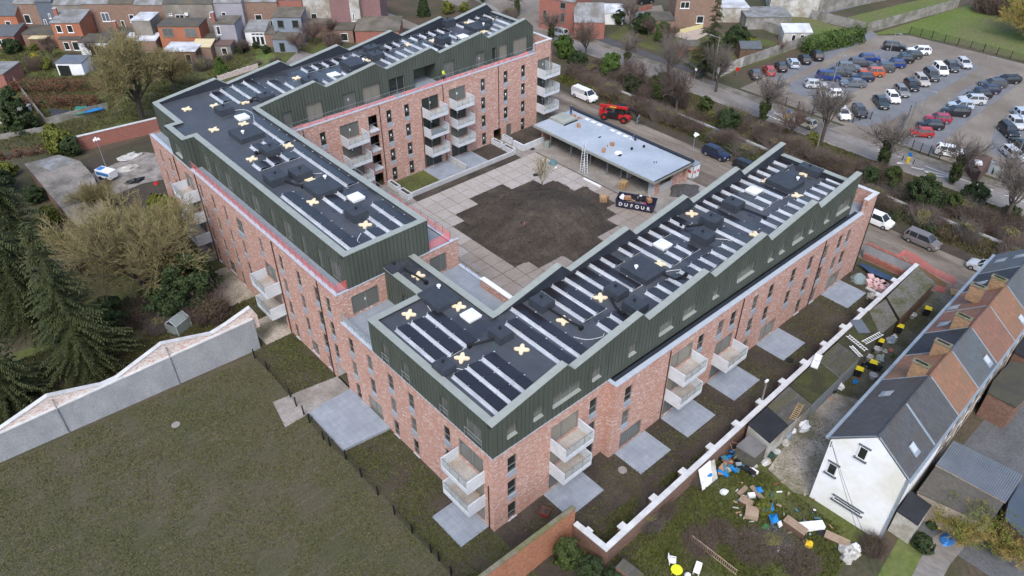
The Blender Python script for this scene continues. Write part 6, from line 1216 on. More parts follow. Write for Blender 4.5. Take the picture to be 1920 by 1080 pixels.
def upole(px, py, tx, ty, label, cross=True):
    b = G(px, py); v = ray(tx, ty); k = (b.y-CAM.y)/v.y; h = min(10, max(5, CAM.z+v.z*k)); t = thing('utility_pole', label, 'utility pole', (b.x, b.y, 0)); MB().tube((0, 0, 0), (0, 0, h), .13, .09, n=8).build('pole', M_wpole, t, True)
    if cross: MB().beam((-.0, 1.6, h-.4), (0, -.3, h-.4), .08).build('lamp_arm', M_steel, t, True); MB().obox((0, 1.8, h-.38), (.25, .7, .12)).build('lamp_head', M_zinc, t, True)
    return t
upole(1336, 150, 1349, 67, 'tall concrete utility pole with lamp arm beside the dark conifer'); upole(1530, 285, 1541, 235, 'utility pole standing in the hedge strip at the roof end', False); upole(1692, 270, 1713, 195, 'slanting pole beside the car park entrance panel', False)
b = G(1440, 762); v = ray(1452, 716); t = thing('utility_pole', 'short grey pole rising behind the white coping by the board roof', 'utility pole', (27.9, -7.3, 0)); MB().tube((0, 0, 0), (0.25, 0.2, 4.6), .11, .09, n=8).build('pole', M_wpole, t, True); MB().box(.05, .45, .1, .3, 4.5, 4.7).build('insulator', M_white, t, True)
M_yel = pmat('yellow_plastic', (0.62, 0.42, 0.02), rough=0.5); M_blues = pmat('blue_sign', (0.03, 0.16, 0.42), rough=0.5)
def island_sign(y, label):
    t = thing('traffic_island', label, 'traffic sign', (90.2, y, 0.013)); MB().prism([(-.5, -1.0), (.5, -1.0), (.5, 1.0), (-.5, 1.0)], 0, .12).build('kerb', M_kerb, t, True)
    MB().box(-.18, .18, -.18, .18, .12, 1.0).build('yellow_post', M_yel, t, True); MB().tube((-.04, 0, 1.5), (.04, 0, 1.5), .34, n=14).build('blue_sign', M_blues, t, True)
    for yy in (-.85, .85): MB().tube((0, yy, .12), (0, yy, 1.0), .07, n=8).build('bollard', M_black, t, True)
island_sign(7.6, 'yellow post and blue arrow sign on the street near the brown hut'); island_sign(28.6, 'yellow post and blue arrow sign on the street by the cream car')
def fence_posts(pts, n, label, h=1.8, wire=True, name='mesh_fence', m=None):
    P = [G(a, b) for a, b in pts]; t = thing(name, label, 'fence', P[0])
    seg = [(p, q) for p, q in zip(P, P[1:])]; tot = sum((q-p).length for p, q in seg)
    for p, q in seg:
        k = max(1, round(n*(q-p).length/tot))
        for i in range(k+1):
            c = p+(q-p)*i/k; MB().box(c.x-.05, c.x+.05, c.y-.05, c.y+.05, 0, h).build('post', m or M_black, t)
        if wire: MB().face([(p.x, p.y, .1), (q.x, q.y, .1), (q.x, q.y, h-.1), (p.x, p.y, h-.1)]).build('wire_mesh', M_wire, t)
    return t
K3 = lambda l: [(1440+a/3, b/3) for a, b in l]
fence_posts(K3([(95, 600), (165, 625), (250, 640), (330, 660)]), 4, 'dark post and wire fence along the street edge of the car park'); fence_posts(K3([(-60, 470), (-20, 520), (30, 560), (95, 600)]), 3, 'post and wire fence at the rounded car park corner'); fence_posts(K3([(475, 690), (550, 670), (575, 672)]), 3, 'short dark fence in the middle row bay', 1.4); fence_posts(K3([(805, 845), (900, 880), (960, 900)]), 3, 'dark post fence between car park and street by the entrance')
fence_posts(K3([(795, 190), (920, 215), (1065, 255), (1210, 290), (1285, 310), (1440, 350), (1540, 380)]), 9, 'post and wire fence below the grassy bank', 1.6); fence_posts(K3([(1355, 975), (1410, 905)]), 2, 'two dark posts beside the grey service box', 1.8, False)
def ptsline_wall(pts, h, label, mat, th=.12, name='concrete_fence', panel=2.0, cat='fence', cop=True):
    P = [G(a, b) for a, b in pts]; t = thing(name, label, cat, P[0])
    for p, q in zip(P, P[1:]):
        n = max(1, round((q-p).length/panel)); d = (q-p)/n
        for i in range(n):
            a, b = p+d*i, p+d*(i+1); MB().beam(a+Vector((0, 0, h/2))+d*.03, b+Vector((0, 0, h/2))-d*.03, th, h).build('panel', mat, t)
            MB().box(a.x-.09, a.x+.09, a.y-.09, a.y+.09, 0, h+.1).build('post', mat, t)
    return t
M_cfen = pmat('concrete_fence_panel', (0.29, 0.28, 0.265), (0.22, 0.212, 0.20), 0.7, 0.9, c3=(0.155, 0.15, 0.125), s3=0.5, fine=0.2)
ptsline_wall([(1343, 147), (1392, 125)], 2.0, 'white concrete fence with round no-entry sign', M_render); ptsline_wall([(1392, 125), (1430, 112), (1518, 82)], 2.0, 'grey concrete panel fence behind the parked row', M_cfen)
ptsline_wall([(1625, 62), (1795, 15)], 2.2, 'long grey concrete panel wall between two lawns', M_cfen); ptsline_wall([(1520, 35), (1620, 60)], 2.0, 'concrete panel fence running down to the clipped hedge', M_cfen); ptsline_wall([(1390, 42), (1470, 68)], 1.9, 'low concrete fence in front of the flat garage', M_cfen)
b = G(1382, 130, 1.3); sg = thing('traffic_sign', 'round red sign on the white concrete fence', 'traffic sign', (b.x-.3, b.y-.3, 0)); MB().tube((0, 0, 0), (0, 0, 2), .04).build('post', M_steel, sg, True); MB().tube((0, 0, 1.5), (-.06, -.06, 1.5), .4, n=16).build('disc', M_red, sg, True)
# brown hut, service boxes, entrance panel
K4 = lambda a, b: (1600+a/4.5, 180+b/4.5)
M_brown = pmat('brown_roof', (0.085, 0.05, 0.042), (0.11, 0.066, 0.055), 1.2, 0.9)
shed([tuple(G(*K4(a, b), 2.4).xy) for a, b in [(960, 480), (1080, 640), (1180, 520), (1000, 450)]], 2.4, 'brown roofed hut beside the white off-roader', M_brown, M_brown, 'hut', cat='hut')
p = G(*K4(1055, 565), 2.45); cbox(p.x, p.y, 2.41, (1.2, .9, .25), .5, 'white box lying on the brown hut roof', M_white, 'white_box')
p = G(*K4(1215, 655)); cbox(p.x, p.y, 0, (1.6, 1.4, .7), .4, 'low grey green service box beside the hut', pmat('service_green', (0.20, 0.22, 0.20)), 'service_box'); p = G(*K4(1145, 645)); cbox(p.x, p.y, 0, (.7, .5, 1.7), .3, 'upright grey cabinet next to the brown hut', M_zinc, 'service_cabinet', 'cabinet')
p, q = G(1682, 268), G(1702, 220); pn = thing('entrance_panel', 'long dark banner panel on posts at the car park entrance', 'sign', p); MB().beam(p+Vector((0, 0, 1.3)), q+Vector((0, 0, 1.3)), .08, 1.6).build('panel', pmat('banner_blue', (0.04, 0.05, 0.075), (0.10, 0.12, 0.15), 1.0), pn)
for c in (p, q): MB().box(c.x-.06, c.x+.06, c.y-.06, c.y+.06, 0, 2.2).build('post', M_black, pn)
p = G(1347, 140); MBt = thing('recycling_bin', 'dark teal recycling bin at the pavement below the conifer', 'bin', (p.x-4.4, p.y+1.2, .1)); MB().hexa([(-.6, -.5, 0), (.6, -.5, 0), (.6, .5, 0), (-.6, .5, 0), (-.7, -.6, 1.3), (.7, -.6, 1.3), (.7, .6, 1.3), (-.7, .6, 1.3)]).build('body', pmat('teal_bin', (0.02, 0.035, 0.04)), MBt, True); MB().obox((0, 0, 1.4), (1.5, 1.3, .2)).build('lid', M_black, MBt, True)
p = G(1302, 152); bs_ = thing('bus_stop_sign', 'slim bus stop post on the pavement', 'sign', (p.x, p.y, .1)); MB().tube((0, 0, 0), (0, 0, 2.4), .04).build('post', M_steel, bs_, True); MB().box(-.03, .03, -.25, .25, 1.9, 2.4).build('plate', M_white, bs_, True)
# ---------------------------------------------------------------- vegetation
def leafmat(name, c1, c2, c3=None, scale=1.2, tr=0.25):
    if name in MATS: return MATS[name]
    m, t, bs = newmat(name); bs.inputs['Roughness'].default_value = 0.75; bs.inputs['Specular IOR Level'].default_value = 0.2
    co = coordnode(t, 'pos'); c = mixc(t, noisef(t, co, scale, 3, .6, .3, .7), c1, c2)
    c = mixc(t, mth(t, 'MULTIPLY', noisef(t, co, scale*7, 2, .6, .3, .7), .6), c, c3 or c2)
    t.links.new(c, bs.inputs['Base Color']); return m
L_dark = leafmat('dark_evergreen_leaf', (0.018, 0.034, 0.012), (0.034, 0.054, 0.020), (0.052, 0.074, 0.030)); L_green = leafmat('fresh_green_leaf', (0.032, 0.066, 0.012), (0.058, 0.10, 0.020), (0.085, 0.13, 0.035)); L_conif = leafmat('spruce_needles', (0.020, 0.032, 0.012), (0.046, 0.056, 0.020), (0.078, 0.084, 0.034), .6)
L_brown = leafmat('beech_hedge_leaf', (0.115, 0.050, 0.030), (0.155, 0.074, 0.044), (0.08, 0.036, 0.024)); L_yel = leafmat('yellow_shrub_leaf', (0.22, 0.20, 0.02), (0.32, 0.28, 0.035), (0.14, 0.15, 0.02)); L_ivy = leafmat('ivy_leaf', (0.022, 0.040, 0.011), (0.046, 0.066, 0.017), (0.066, 0.084, 0.026)); L_olive = leafmat('olive_bud', (0.15, 0.14, 0.045), (0.19, 0.17, 0.065), (0.11, 0.11, 0.035))
L_lime = leafmat('lime_leaf', (0.10, 0.115, 0.02), (0.14, 0.15, 0.03), (0.07, 0.085, 0.018)); L_bronze = leafmat('bronze_leaf', (0.066, 0.050, 0.028), (0.090, 0.068, 0.040), (0.055, 0.056, 0.024))
T_bark = pmat('bark', (0.085, 0.072, 0.055), (0.058, 0.050, 0.040), 2.0, 0.95); T_twig = pmat('brown_twigs', (0.088, 0.066, 0.054), (0.118, 0.088, 0.072), 0.5, 0.95); T_olive = pmat('olive_twigs', (0.18, 0.155, 0.075), (0.225, 0.19, 0.10), 0.5, 0.95); T_red = pmat('reddish_twigs', (0.112, 0.082, 0.070), (0.142, 0.104, 0.088), 0.5, 0.95); T_yel = pmat('yellow_twigs', (0.26, 0.20, 0.06), (0.32, 0.25, 0.085), 0.7, 0.95); T_grey = pmat('grey_twigs', (0.125, 0.108, 0.095), (0.155, 0.135, 0.12), 0.5, .95)
def rv(rg): # random unit vector
    z = rg.uniform(-1, 1); a = rg.uniform(0, 6.2832); r = math.sqrt(1-z*z); return Vector((r*math.cos(a), r*math.sin(a), z))
def seg3(m, a, b, r0, r1):
    d = (b-a); 
    if d.length < 1e-5: return
    d.normalize(); x = d.orthogonal().normalized(); y = d.cross(x); i = len(m.v)
    for c, r in ((a, r0), (b, r1)):
        for k in range(3): t = 2.0944*k; m.v.append(tuple(c+x*(math.cos(t)*r)+y*(math.sin(t)*r)))
    for k in range(3): m.f.append((i+k, i+(k+1) % 3, i+3+(k+1) % 3, i+3+k)); m.mi.append(0)
TIPS = []
def tipbuds(n, size, seed, mat):
    rg = random.Random(seed); m = MB()
    for i in range(n):
        p = rg.choice(TIPS)+rv(rg)*.16; x = rv(rg)*size*rg.uniform(.6, 1.4); y = rv(rg)*size; m.face([p-x, p+y, p+x, p-y])
    return m.mesh('buds', mat)
def bare_tree(seed, h=9.0, trunk=.35, limbs=6, spread=.55, r0=.17, levels=4, kids_=4, up=.25, droop=0.0, tw=.014, dens=1.0):
    rg = random.Random(seed); tk = MB(); tws = MB(); TIPS.clear()
    th = h*trunk; top = Vector((rg.uniform(-.2, .2), rg.uniform(-.2, .2), th)); tk.tube((0, 0, 0), top, r0*1.25, r0, n=8)
    def grow(p, d, L, r, lv):
        n = 3; q = p
        for i in range(n):
            d2 = (d+rv(rg)*.22+Vector((0, 0, up*.25-droop*(levels-lv)*.06))).normalized(); e = q+d2*(L/n); ra, rb = r*(1-i*.22), r*(1-(i+1)*.22)
            if lv >= 3: tk.tube(q, e, ra, rb, n=5, caps=False)
            else: seg3(tws, q, e, max(ra, tw), max(rb, tw*.7))
            q = e; d = d2
            if lv > 0:
                for k in range(max(1, int(round(kids_*dens/(n)+rg.random()*.9)))):
                    dd = (d*.75+rv(rg)*spread*1.25).normalized(); grow(q, dd, L*rg.uniform(.5, .72), r*.5, lv-1)
        if lv > 0: grow(q, d, L*.62, r*.5, lv-1)
        else: TIPS.append(q)
    for i in range(limbs):
        a = 6.2832*(i+rg.random()*.6)/limbs; d = Vector((math.cos(a)*spread*1.3, math.sin(a)*spread*1.3, 1-spread*.5+rg.random()*.4)).normalized()
        s = Vector((0, 0, th*rg.uniform(.75, 1.0))); grow(Vector((top.x*s.z/th, top.y*s.z/th, s.z)), d, h*rg.uniform(.26, .36), r0*.6, levels-1)
    return tk, tws
def shrub_twigs(seed, w, h, n=420, tw=.012, lean=.35):
    rg = random.Random(seed); m = MB()
    for i in range(n):
        a = rg.uniform(0, 6.2832); rr = math.sqrt(rg.random())*.45*w; p = Vector((math.cos(a)*rr, math.sin(a)*rr, 0)); d = Vector((math.cos(a)*lean*rr/w*2, math.sin(a)*lean*rr/w*2, 1)).normalized(); L = h*rg.uniform(.45, 1.0)*(1-.35*(rr/(.5*w))**2)
        for k in range(4):
            d = (d+rv(rg)*.28).normalized(); q = p+d*L/4; seg3(m, p, q, tw*(1.5-k*.3), tw*(1.2-k*.3)); 
            for j in range(2):
                e = (d+rv(rg)*.8).normalized(); seg3(m, q, q+e*L*.2, tw*.8, tw*.4)
            p = q
    return m
def leaves(seed, n, size, shape, thr=-.15, freq=.55, shell=.55, flat=0.0):
    """leaf quads spread through a volume: shape(u in unit ball) -> point; clumped by noise"""
    rg = random.Random(seed); m = MB(); k = 0; tries = 0
    while k < n and tries < n*6:
        tries += 1; u = rv(rg)*(rg.random()**(1/3) if rg.random() > shell else rg.uniform(.82, 1.04)); p = shape(u)
        if noise.noise(p*freq+Vector((seed*3.1, 0, 0))) < thr: continue
        s = size*rg.uniform(.6, 1.35); a = (rv(rg)+u*.8+Vector((0, 0, .5+flat))).normalized(); x = a.orthogonal().normalized(); y = a.cross(x); t = rg.uniform(0, 6.28); x, y = x*math.cos(t)+y*math.sin(t), y*math.cos(t)-x*math.sin(t)
        m.face([p-x*s-y*s*.55, p+x*s-y*s*.55, p+x*s*.8+y*s*.55, p-x*s*.8+y*s*.55]); k += 1
    return m
def ell(w, d, h, z0=0.0, pw=1.0, bump=.18, sd=0.0):
    def f(u):
        k = 1+bump*2*noise.noise(Vector((u.x*1.6+sd, u.y*1.6, u.z*1.6))); zz = (u.z+1)/2
        return Vector((u.x*w/2*k, u.y*d/2*k, z0+h*zz*(1+.12*noise.noise(Vector((u.x*2+sd, u.y*2, 7.0))))))
    return f
def boxshape(w, d, h):
    def f(u):
        mx = max(abs(u.x), abs(u.y), abs(u.z), 1e-4); L = u.length; v = u*(L/mx); return Vector((v.x*w/2, v.y*d/2, h*(v.z+1)/2))
    return f
VEG = {}
def proto(key, parts): VEG[key] = parts             # parts: list of (name, mesh)
def plantit(key, x, y, sc, label, name, cat, group=None, rz=None, z=0.0):
    t = thing(name, label, cat, (x, y, z), rnd(0, 6.28) if rz is None else rz, group); t.scale = sc if isinstance(sc, tuple) else (sc, sc, sc)
    for nm, me in VEG[key]: o = link(nm, me, t)
    return t
def treeproto(key, tw_mat, leaf=None, **k):
    a, b = bare_tree(**k); ps = [('trunk', a.mesh('trunk', T_bark)), ('crown', b.mesh('crown', tw_mat))]
    if isinstance(leaf, tuple): ps.append(('buds', tipbuds(leaf[0], leaf[1], 5, leaf[2])))
    elif leaf: ps.append(('buds', leaf))
    proto(key, ps)
treeproto('oak', T_olive, (9000, .05, L_olive), seed=3, h=11.5, trunk=.16, limbs=9, spread=.46, r0=.26, levels=5, kids_=4, tw=.015)
treeproto('oak2', T_olive, (9000, .06, L_olive), seed=14, h=11.5, trunk=.24, limbs=7, spread=.46, r0=.28, levels=5, kids_=4, tw=.016)
treeproto('bare1', T_twig, seed=5, h=7.5, trunk=.3, limbs=6, spread=.5, r0=.17, levels=4, kids_=5, tw=.015)
treeproto('bare2', T_red, seed=8, h=7.0, trunk=.26, limbs=7, spread=.48, r0=.16, levels=4, kids_=5, tw=.014)
treeproto('bare3', T_grey, seed=11, h=8.0, trunk=.36, limbs=6, spread=.42, r0=.19, levels=4, kids_=5, tw=.015)
treeproto('ivybare', T_grey, leaves(41, 1500, .15, ell(1.3, 1.3, 4.2, .2, bump=.3), thr=-.3).mesh('ivy', L_ivy), seed=21, h=7.0, trunk=.42, limbs=6, spread=.5, r0=.22, levels=4, kids_=4, tw=.015)
treeproto('young', T_olive, seed=17, h=6.5, trunk=.34, limbs=7, spread=.28, r0=.06, levels=3, kids_=5, tw=.012)
treeproto('yellow', T_yel, leaves(43, 1600, .07, ell(5, 5, 3.8, .9), thr=0).mesh('buds', L_lime), seed=23, h=5.2, trunk=.12, limbs=9, spread=.6, r0=.10, levels=4, kids_=5, tw=.016)
for i, (mt, sd) in enumerate(((T_twig, 1), (T_red, 2), (T_grey, 3))): proto('shrub%d' % i, [('twigs', shrub_twigs(sd, 3.6, 3.0, 460).mesh('twigs', mt)), ('foliage', leaves(60+i, 700, .09, ell(3.0, 3.0, 2.2, .1), thr=0).mesh('leaves', L_bronze if i != 2 else L_olive))])
proto('everg', [('stem', MB().tube((0, 0, 0), (0, 0, 1.6), .12, .06).mesh('stem', T_bark)), ('foliage', leaves(51, 5200, .13, ell(3.2, 3.2, 3.2, .15, bump=.3), thr=-.12, freq=1.1).mesh('foliage', L_dark))])
proto('bigeverg', [('stem', MB().tube((0, 0, 0), (0, 0, 1.6), .12, .06).mesh('stem', T_bark)), ('foliage', leaves(58, 11000, .075, ell(3.2, 3.2, 3.2, .15, bump=.35, sd=4), thr=-.10, freq=1.3).mesh('foliage', L_dark))])
proto('green', [('stem', MB().tube((0, 0, 0), (0, 0, 1.8), .12, .06).mesh('stem', T_bark)), ('foliage', leaves(52, 5200, .13, ell(3.2, 3.0, 3.6, .1, bump=.3, sd=3), thr=-.12, freq=1.1).mesh('foliage', L_green))])
proto('ivyb', [('stem', MB().tube((0, 0, 0), (0, 0, 2.2), .12, .06).mesh('stem', T_bark)), ('foliage', leaves(53, 4200, .13, ell(2.6, 2.6, 3.8, .1, bump=.4, sd=6), thr=-.05, freq=1.1).mesh('foliage', L_ivy))])
proto('yelb', [('stem', MB().tube((0, 0, 0), (0, 0, .8), .07, .04).mesh('stem', T_bark)), ('foliage', leaves(54, 2200, .12, ell(2.4, 2.0, 1.8, .1, bump=.25, sd=2), thr=-.2, freq=1.2).mesh('foliage', L_yel))])
proto('limeb', [('stem', MB().tube((0, 0, 0), (0, 0, 1.2), .07, .04).mesh('stem', T_bark)), ('foliage', leaves(55, 2600, .12, ell(2.8, 2.6, 2.6, .1, bump=.4, sd=9), thr=-.05, freq=1.0).mesh('foliage', L_lime))])
def cone_shape(w, h):
    def f(u): zz = (u.z+1)/2; k = max(0.0, 1-zz)**.6*(1+.15*noise.noise(u*3)); r = math.hypot(u.x, u.y) or 1e-4; rr = min(1.0, r/math.sqrt(max(1e-3, 1-u.z*u.z))); return Vector((u.x/r*rr*w/2*k, u.y/r*rr*w/2*k, .1+h*zz*.98))
    return f
proto('thuja', [('stem', MB().tube((0, 0, 0), (0, 0, 3), .12, .05).mesh('stem', T_bark)), ('foliage', leaves(56, 4200, .14, cone_shape(3.2, 5.0), thr=-.2, freq=1.1, shell=.8).mesh('foliage', L_dark))])
proto('thujab', [('stem', MB().tube((0, 0, 0), (0, 0, 3), .12, .05).mesh('stem', T_bark)), ('foliage', leaves(57, 3600, .13, cone_shape(2.8, 3.6), thr=-.2, freq=1.1, shell=.8).mesh('foliage', L_green))])
def spruce(seed, h, w, tiers=26, nb=13):
    rg = random.Random(seed); tk = MB().tube((0, 0, 0), (0, 0, h*.97), .24, .03, n=8); m = MB()
    for i in range(tiers):
        f = i/(tiers-1); z = h*(.08+.9*f); L = w/2*(1-f)**.85+.25
        for j in range(max(5, int(nb*(1-f*.5)))):
            a = rg.uniform(0, 6.2832); l = L*rg.uniform(.65, 1.12); d = Vector((math.cos(a), math.sin(a), 0)); s = d.cross(Vector((0, 0, 1))); n = max(4, int(l/.19)); zz = z+rg.uniform(-.25, .25)
            tk.tube((0, 0, zz), d*l*.8+Vector((0, 0, zz-.22*l)), .03, .01, n=3, caps=False)
            for k in range(n):
                t = (k+.6)/n; c = d*l*t+Vector((0, 0, zz-.30*l*t*t+.05*math.sin(k)+rg.uniform(-.06, .06))); wd = (.10+.30*(1-t))*rg.uniform(.7, 1.4)
                for sg in (-1, 1):
                    e = c+s*(sg*wd)+d*(wd*.55)+Vector((0, 0, -.14*wd-rg.uniform(0, .16))); q = d*.07; m.face([c-q, c+q, e+q*.6, e-q*.6])
                if rg.random() < .7: e = c+d*rg.uniform(-.05, .15)+Vector((0, 0, -rg.uniform(.18, .42))); m.face([c-s*.05, c+s*.05, e+s*.04, e-s*.04])
    return [('trunk', tk.mesh('trunk', T_bark)), ('crown', m.mesh('crown', L_conif))]
proto('spruce', spruce(4, 15, 8.5, 34, 14)); proto('spruce2', spruce(9, 12, 8.0, 28, 14)); proto('pine', spruce(15, 13, 7.0, 20, 11))
def PT(px, py): p = G(px, py); return p.x, p.y
# --- hedge strip between access road and street: trees and shrubs
SG_ = 'trees and shrubs of the hedge strip'
def put(lst, key, name, cat, labels, grp=None):
    for i, it in enumerate(lst):
        px, py, sc = it[:3]; x, y = PT(px, py); plantit(key, x, y, sc, labels if isinstance(labels, str) else labels[i], name, cat, grp if isinstance(labels, str) and len(lst) > 1 else None)
put([(1098, 112, 1.1), (1267, 216, 1.25)], 'bare1', 'bare_tree', 'tree', ['leafless brown tree behind the end balconies by the street', 'broad leafless brown tree behind the camera mast'])
put([(1190, 168, 1.0), (1480, 262, 1.0)], 'bare2', 'bare_tree', 'tree', ['reddish leafless tree beside two ivy columns', 'reddish leafless tree opposite the cream car'])
put([(1250, 160, 1.15), (1342, 172, 1.05), (1539, 268, 1.25), (1878, 425, 1.35)], 'bare3', 'bare_tree', 'tree', ['grey leafless pollard on the kerb opposite the bus stop', 'slim grey leafless tree by the concrete pole', 'wide grey leafless tree hiding part of the cream car', 'dense grey leafless tree opposite the terrace end'])
put([(1033, 78, .9), (1175, 126, .9), (1429, 232, 1.15), (1649, 318, 1.15), (1784, 345, 1.1)], 'ivybare', 'ivy_tree', 'tree', ['small ivy clad tree beside the silver people carrier', 'small ivy clad pollard on the kerb with bare twigs', 'ivy clad tree with bare crown by the first traffic island', 'ivy stemmed pollard near the car park entrance', 'leaning ivy clad tree opposite the brown hut'])
put([(1057, 108, 1.2), (1144, 145, 1.25)], 'green', 'evergreen_shrub', 'shrub', ['bright evergreen shrub beside the end balconies', 'large bright green laurel behind the white van'])
put([(1082, 128, 1.0), (1188, 172, 1.0), (1362, 246, 1.15), (1727, 388, 1.35), (1822, 378, .9)], 'bigeverg', 'evergreen_shrub', 'shrub', ['dark evergreen mass between bright shrubs by the balconies', 'dark evergreen shrub over the hedge near the telehandler', 'grey green shrub rising behind the two parked dark cars', 'dark evergreen shrub over the white van corner', 'dark evergreen shrub opposite the hut'])
put([(1224, 178, .9), (1235, 190, .8), (1318, 220, .95), (1667, 352, .9), (1780, 400, .8)], 'ivyb', 'ivy_column', 'shrub', 'dark ivy smothered trunk in the hedge strip', 'ivy trunks of the hedge strip')
_rg = random.Random(99)
sh_lab = ['low leafless brown shrub of the hedge strip', 'low leafless reddish shrub of the hedge strip', 'low leafless greyish shrub of the hedge strip']
for i in range(130):
    k = i % 3; y = -34+i*.78+_rg.uniform(-.8, .8); x = _rg.choice([74.4, 75.8, 80.0, 81.8, 83.2])+_rg.uniform(-.9, .9)
    if _rg.random() < .1: continue
    plantit('shrub%d' % k, x, y, (_rg.uniform(.7, 1.15), _rg.uniform(.7, 1.15), _rg.uniform(.55, 1.05)), sh_lab[k], 'bare_shrub', 'shrub', 'leafless %s shrubs of the hedge strip' % ('brown', 'reddish', 'greyish')[k])
for i in range(9):
    y = -30+i*10+_rg.uniform(-3, 3); plantit('limeb' if i % 2 else 'everg', _rg.uniform(79, 86), y, _rg.uniform(.5, .8), 'low leafy green shrub under the hedge strip trees' if i % 2 == 0 else 'low yellow green shrub under the hedge strip trees', 'green_shrub', 'shrub', 'low %s shrubs of the hedge strip' % ('green', 'yellow green')[i % 2])
def hedge(p, q, w, h, label, mat, dens=95, seed=1, size=.10, name='hedge'):
    p, q = Vector((*p, 0)), Vector((*q, 0)); L = (q-p).length; n = int(dens*(L*w+2*L*h)*.55); m = leaves(seed, n, size, boxshape(L, w, h), thr=-.32, freq=.8, shell=.8); c = (p+q)/2; t = thing(name, label, 'hedge', c, math.atan2(q.y-p.y, q.x-p.x))
    o = m.build('foliage', mat, t, True); rg = random.Random(seed); s = MB()
    for i in range(int(L*3)): u = -L/2+L*(i+.5)/(L*3); s.tube((u, rg.uniform(-w/4, w/4), 0), (u+rg.uniform(-.3, .3), rg.uniform(-w/3, w/3), h*.85), .025, .012, n=4, caps=False)
    tag(s.build('stems', T_bark, t, True), kind='stuff'); return t
hedge((73.6, 66), (73.4, 54), 1.5, 1.3, 'clipped hedge with lime green top behind the white van', L_lime, 60, 3); hedge((73.4, 53.6), (73.3, 36), 1.7, 1.2, 'brown hedge beside the telehandler and access road', L_bronze, 45, 4); hedge((73.3, 35.5), (73.2, 14), 1.7, 1.2, 'mixed green hedge behind the parked dark cars', L_ivy, 45, 5); hedge((73.6, 12), (73.4, -4), 2.0, 1.3, 'dark green hedge behind the small white van', L_dark, 45, 6); hedge((73.4, -4.6), (73.2, -30), 1.8, 1.2, 'brown twiggy hedge along the access road beyond the grey people carrier', L_bronze, 45, 7)
# --- west gardens
x, y = PT(283, 563); plantit('oak', x, y, 1.5, 'large bare olive brown tree beside the dark evergreen', 'large_tree', 'tree', rz=.6)
x, y = PT(268, 225); plantit('oak2', x, y, 1.42, 'tall bare olive tree behind the brick garden wall', 'large_tree', 'tree', rz=2.2)
x, y = PT(330, 175); plantit('oak2', x, y, .75, 'smaller bare olive tree beside the tall block corner', 'small_tree', 'tree', rz=4)
x, y = PT(320, 420); plantit('limeb', x, y, 1.6, 'yellow green leafy shrub beside the triple balconies', 'green_shrub', 'shrub'); x, y = PT(190, 400); plantit('oak', x, y, .55, 'small bare olive tree on the old concrete yard', 'small_tree', 'tree', rz=1)
x, y = PT(175, 700); plantit('spruce', x, y, 1.25, 'tall dark spruce with drooping branches beside the lawn strip', 'spruce_tree', 'tree'); x, y = PT(60, 600); plantit('spruce2', x, y, 1.5, 'second dark spruce against the old garages', 'spruce_tree', 'tree'); x, y = PT(30, 770); plantit('spruce2', x, y, 1.1, 'lower dark spruce over the lawn strip end', 'spruce_tree', 'tree'); x, y = PT(-40, 600); plantit('spruce', x, y, 1.1, 'dark spruce at the edge of the old garages', 'spruce_tree', 'tree')
x, y = PT(358, 575); plantit('bigeverg', x, y, 2.1, 'big dark blue green evergreen beside the west facade', 'evergreen_shrub', 'shrub'); x, y = PT(318, 590); plantit('everg', x, y, 1.2, 'dark evergreen under the large bare tree', 'evergreen_shrub', 'shrub'); x, y = PT(395, 595); plantit('shrub1', x, y, 1.25, 'rusty leafless shrub between evergreen and plastered wall', 'bare_shrub', 'shrub'); x, y = PT(270, 600); plantit('shrub0', x, y, 1.1, 'straw brown shrub in front of the greenhouse', 'bare_shrub', 'shrub'); x, y = PT(215, 610); plantit('everg', x, y, 1.1, 'dark low evergreen between spruce and bare tree', 'evergreen_shrub', 'shrub')
x, y = PT(42, 245); plantit('thuja', x, y, (1.7, 1.7, 1.6), 'dark cone shaped conifer in the garden beside the brown hedge', 'conifer', 'tree'); x, y = PT(418, 142); plantit('thujab', x, y, 1.0, 'bright green cone shaped conifer behind the tall block', 'conifer', 'tree'); x, y = PT(120, 285); plantit('limeb', x, y, 1.5, 'yellow green bamboo clump at the corner of the old garages', 'green_shrub', 'shrub'); x, y = PT(140, 290); plantit('everg', x, y, .9, 'dark ivy mound beside the brick garden wall', 'evergreen_shrub', 'shrub'); x, y = PT(105, 262); plantit('limeb', x, y, 1.0, 'small yellow green clump by the whitish garden strip', 'green_shrub', 'shrub')
a, b = PT(28, 172), PT(205, 168); hedge(a, b, 2.0, 2.2, 'long russet beech hedge nearer the houses', L_brown, 75, 11); a, b = PT(42, 200), PT(185, 200); hedge(a, b, 2.0, 2.1, 'long russet beech hedge nearer the brick garden wall', L_brown, 75, 12); a, b = PT(0, 300), PT(95, 285); hedge(a, b, 1.2, 1.3, 'low red brown hedge beside the old garages', L_brown, 75, 13)
x, y = PT(14, 130); plantit('yelb', x, y, .95, 'yellow shrub on the lawn beside the russet hedge', 'yellow_shrub', 'shrub'); x, y = PT(66, 113); plantit('yelb', x, y, .75, 'small round yellow shrub in the town garden', 'yellow_shrub', 'shrub')
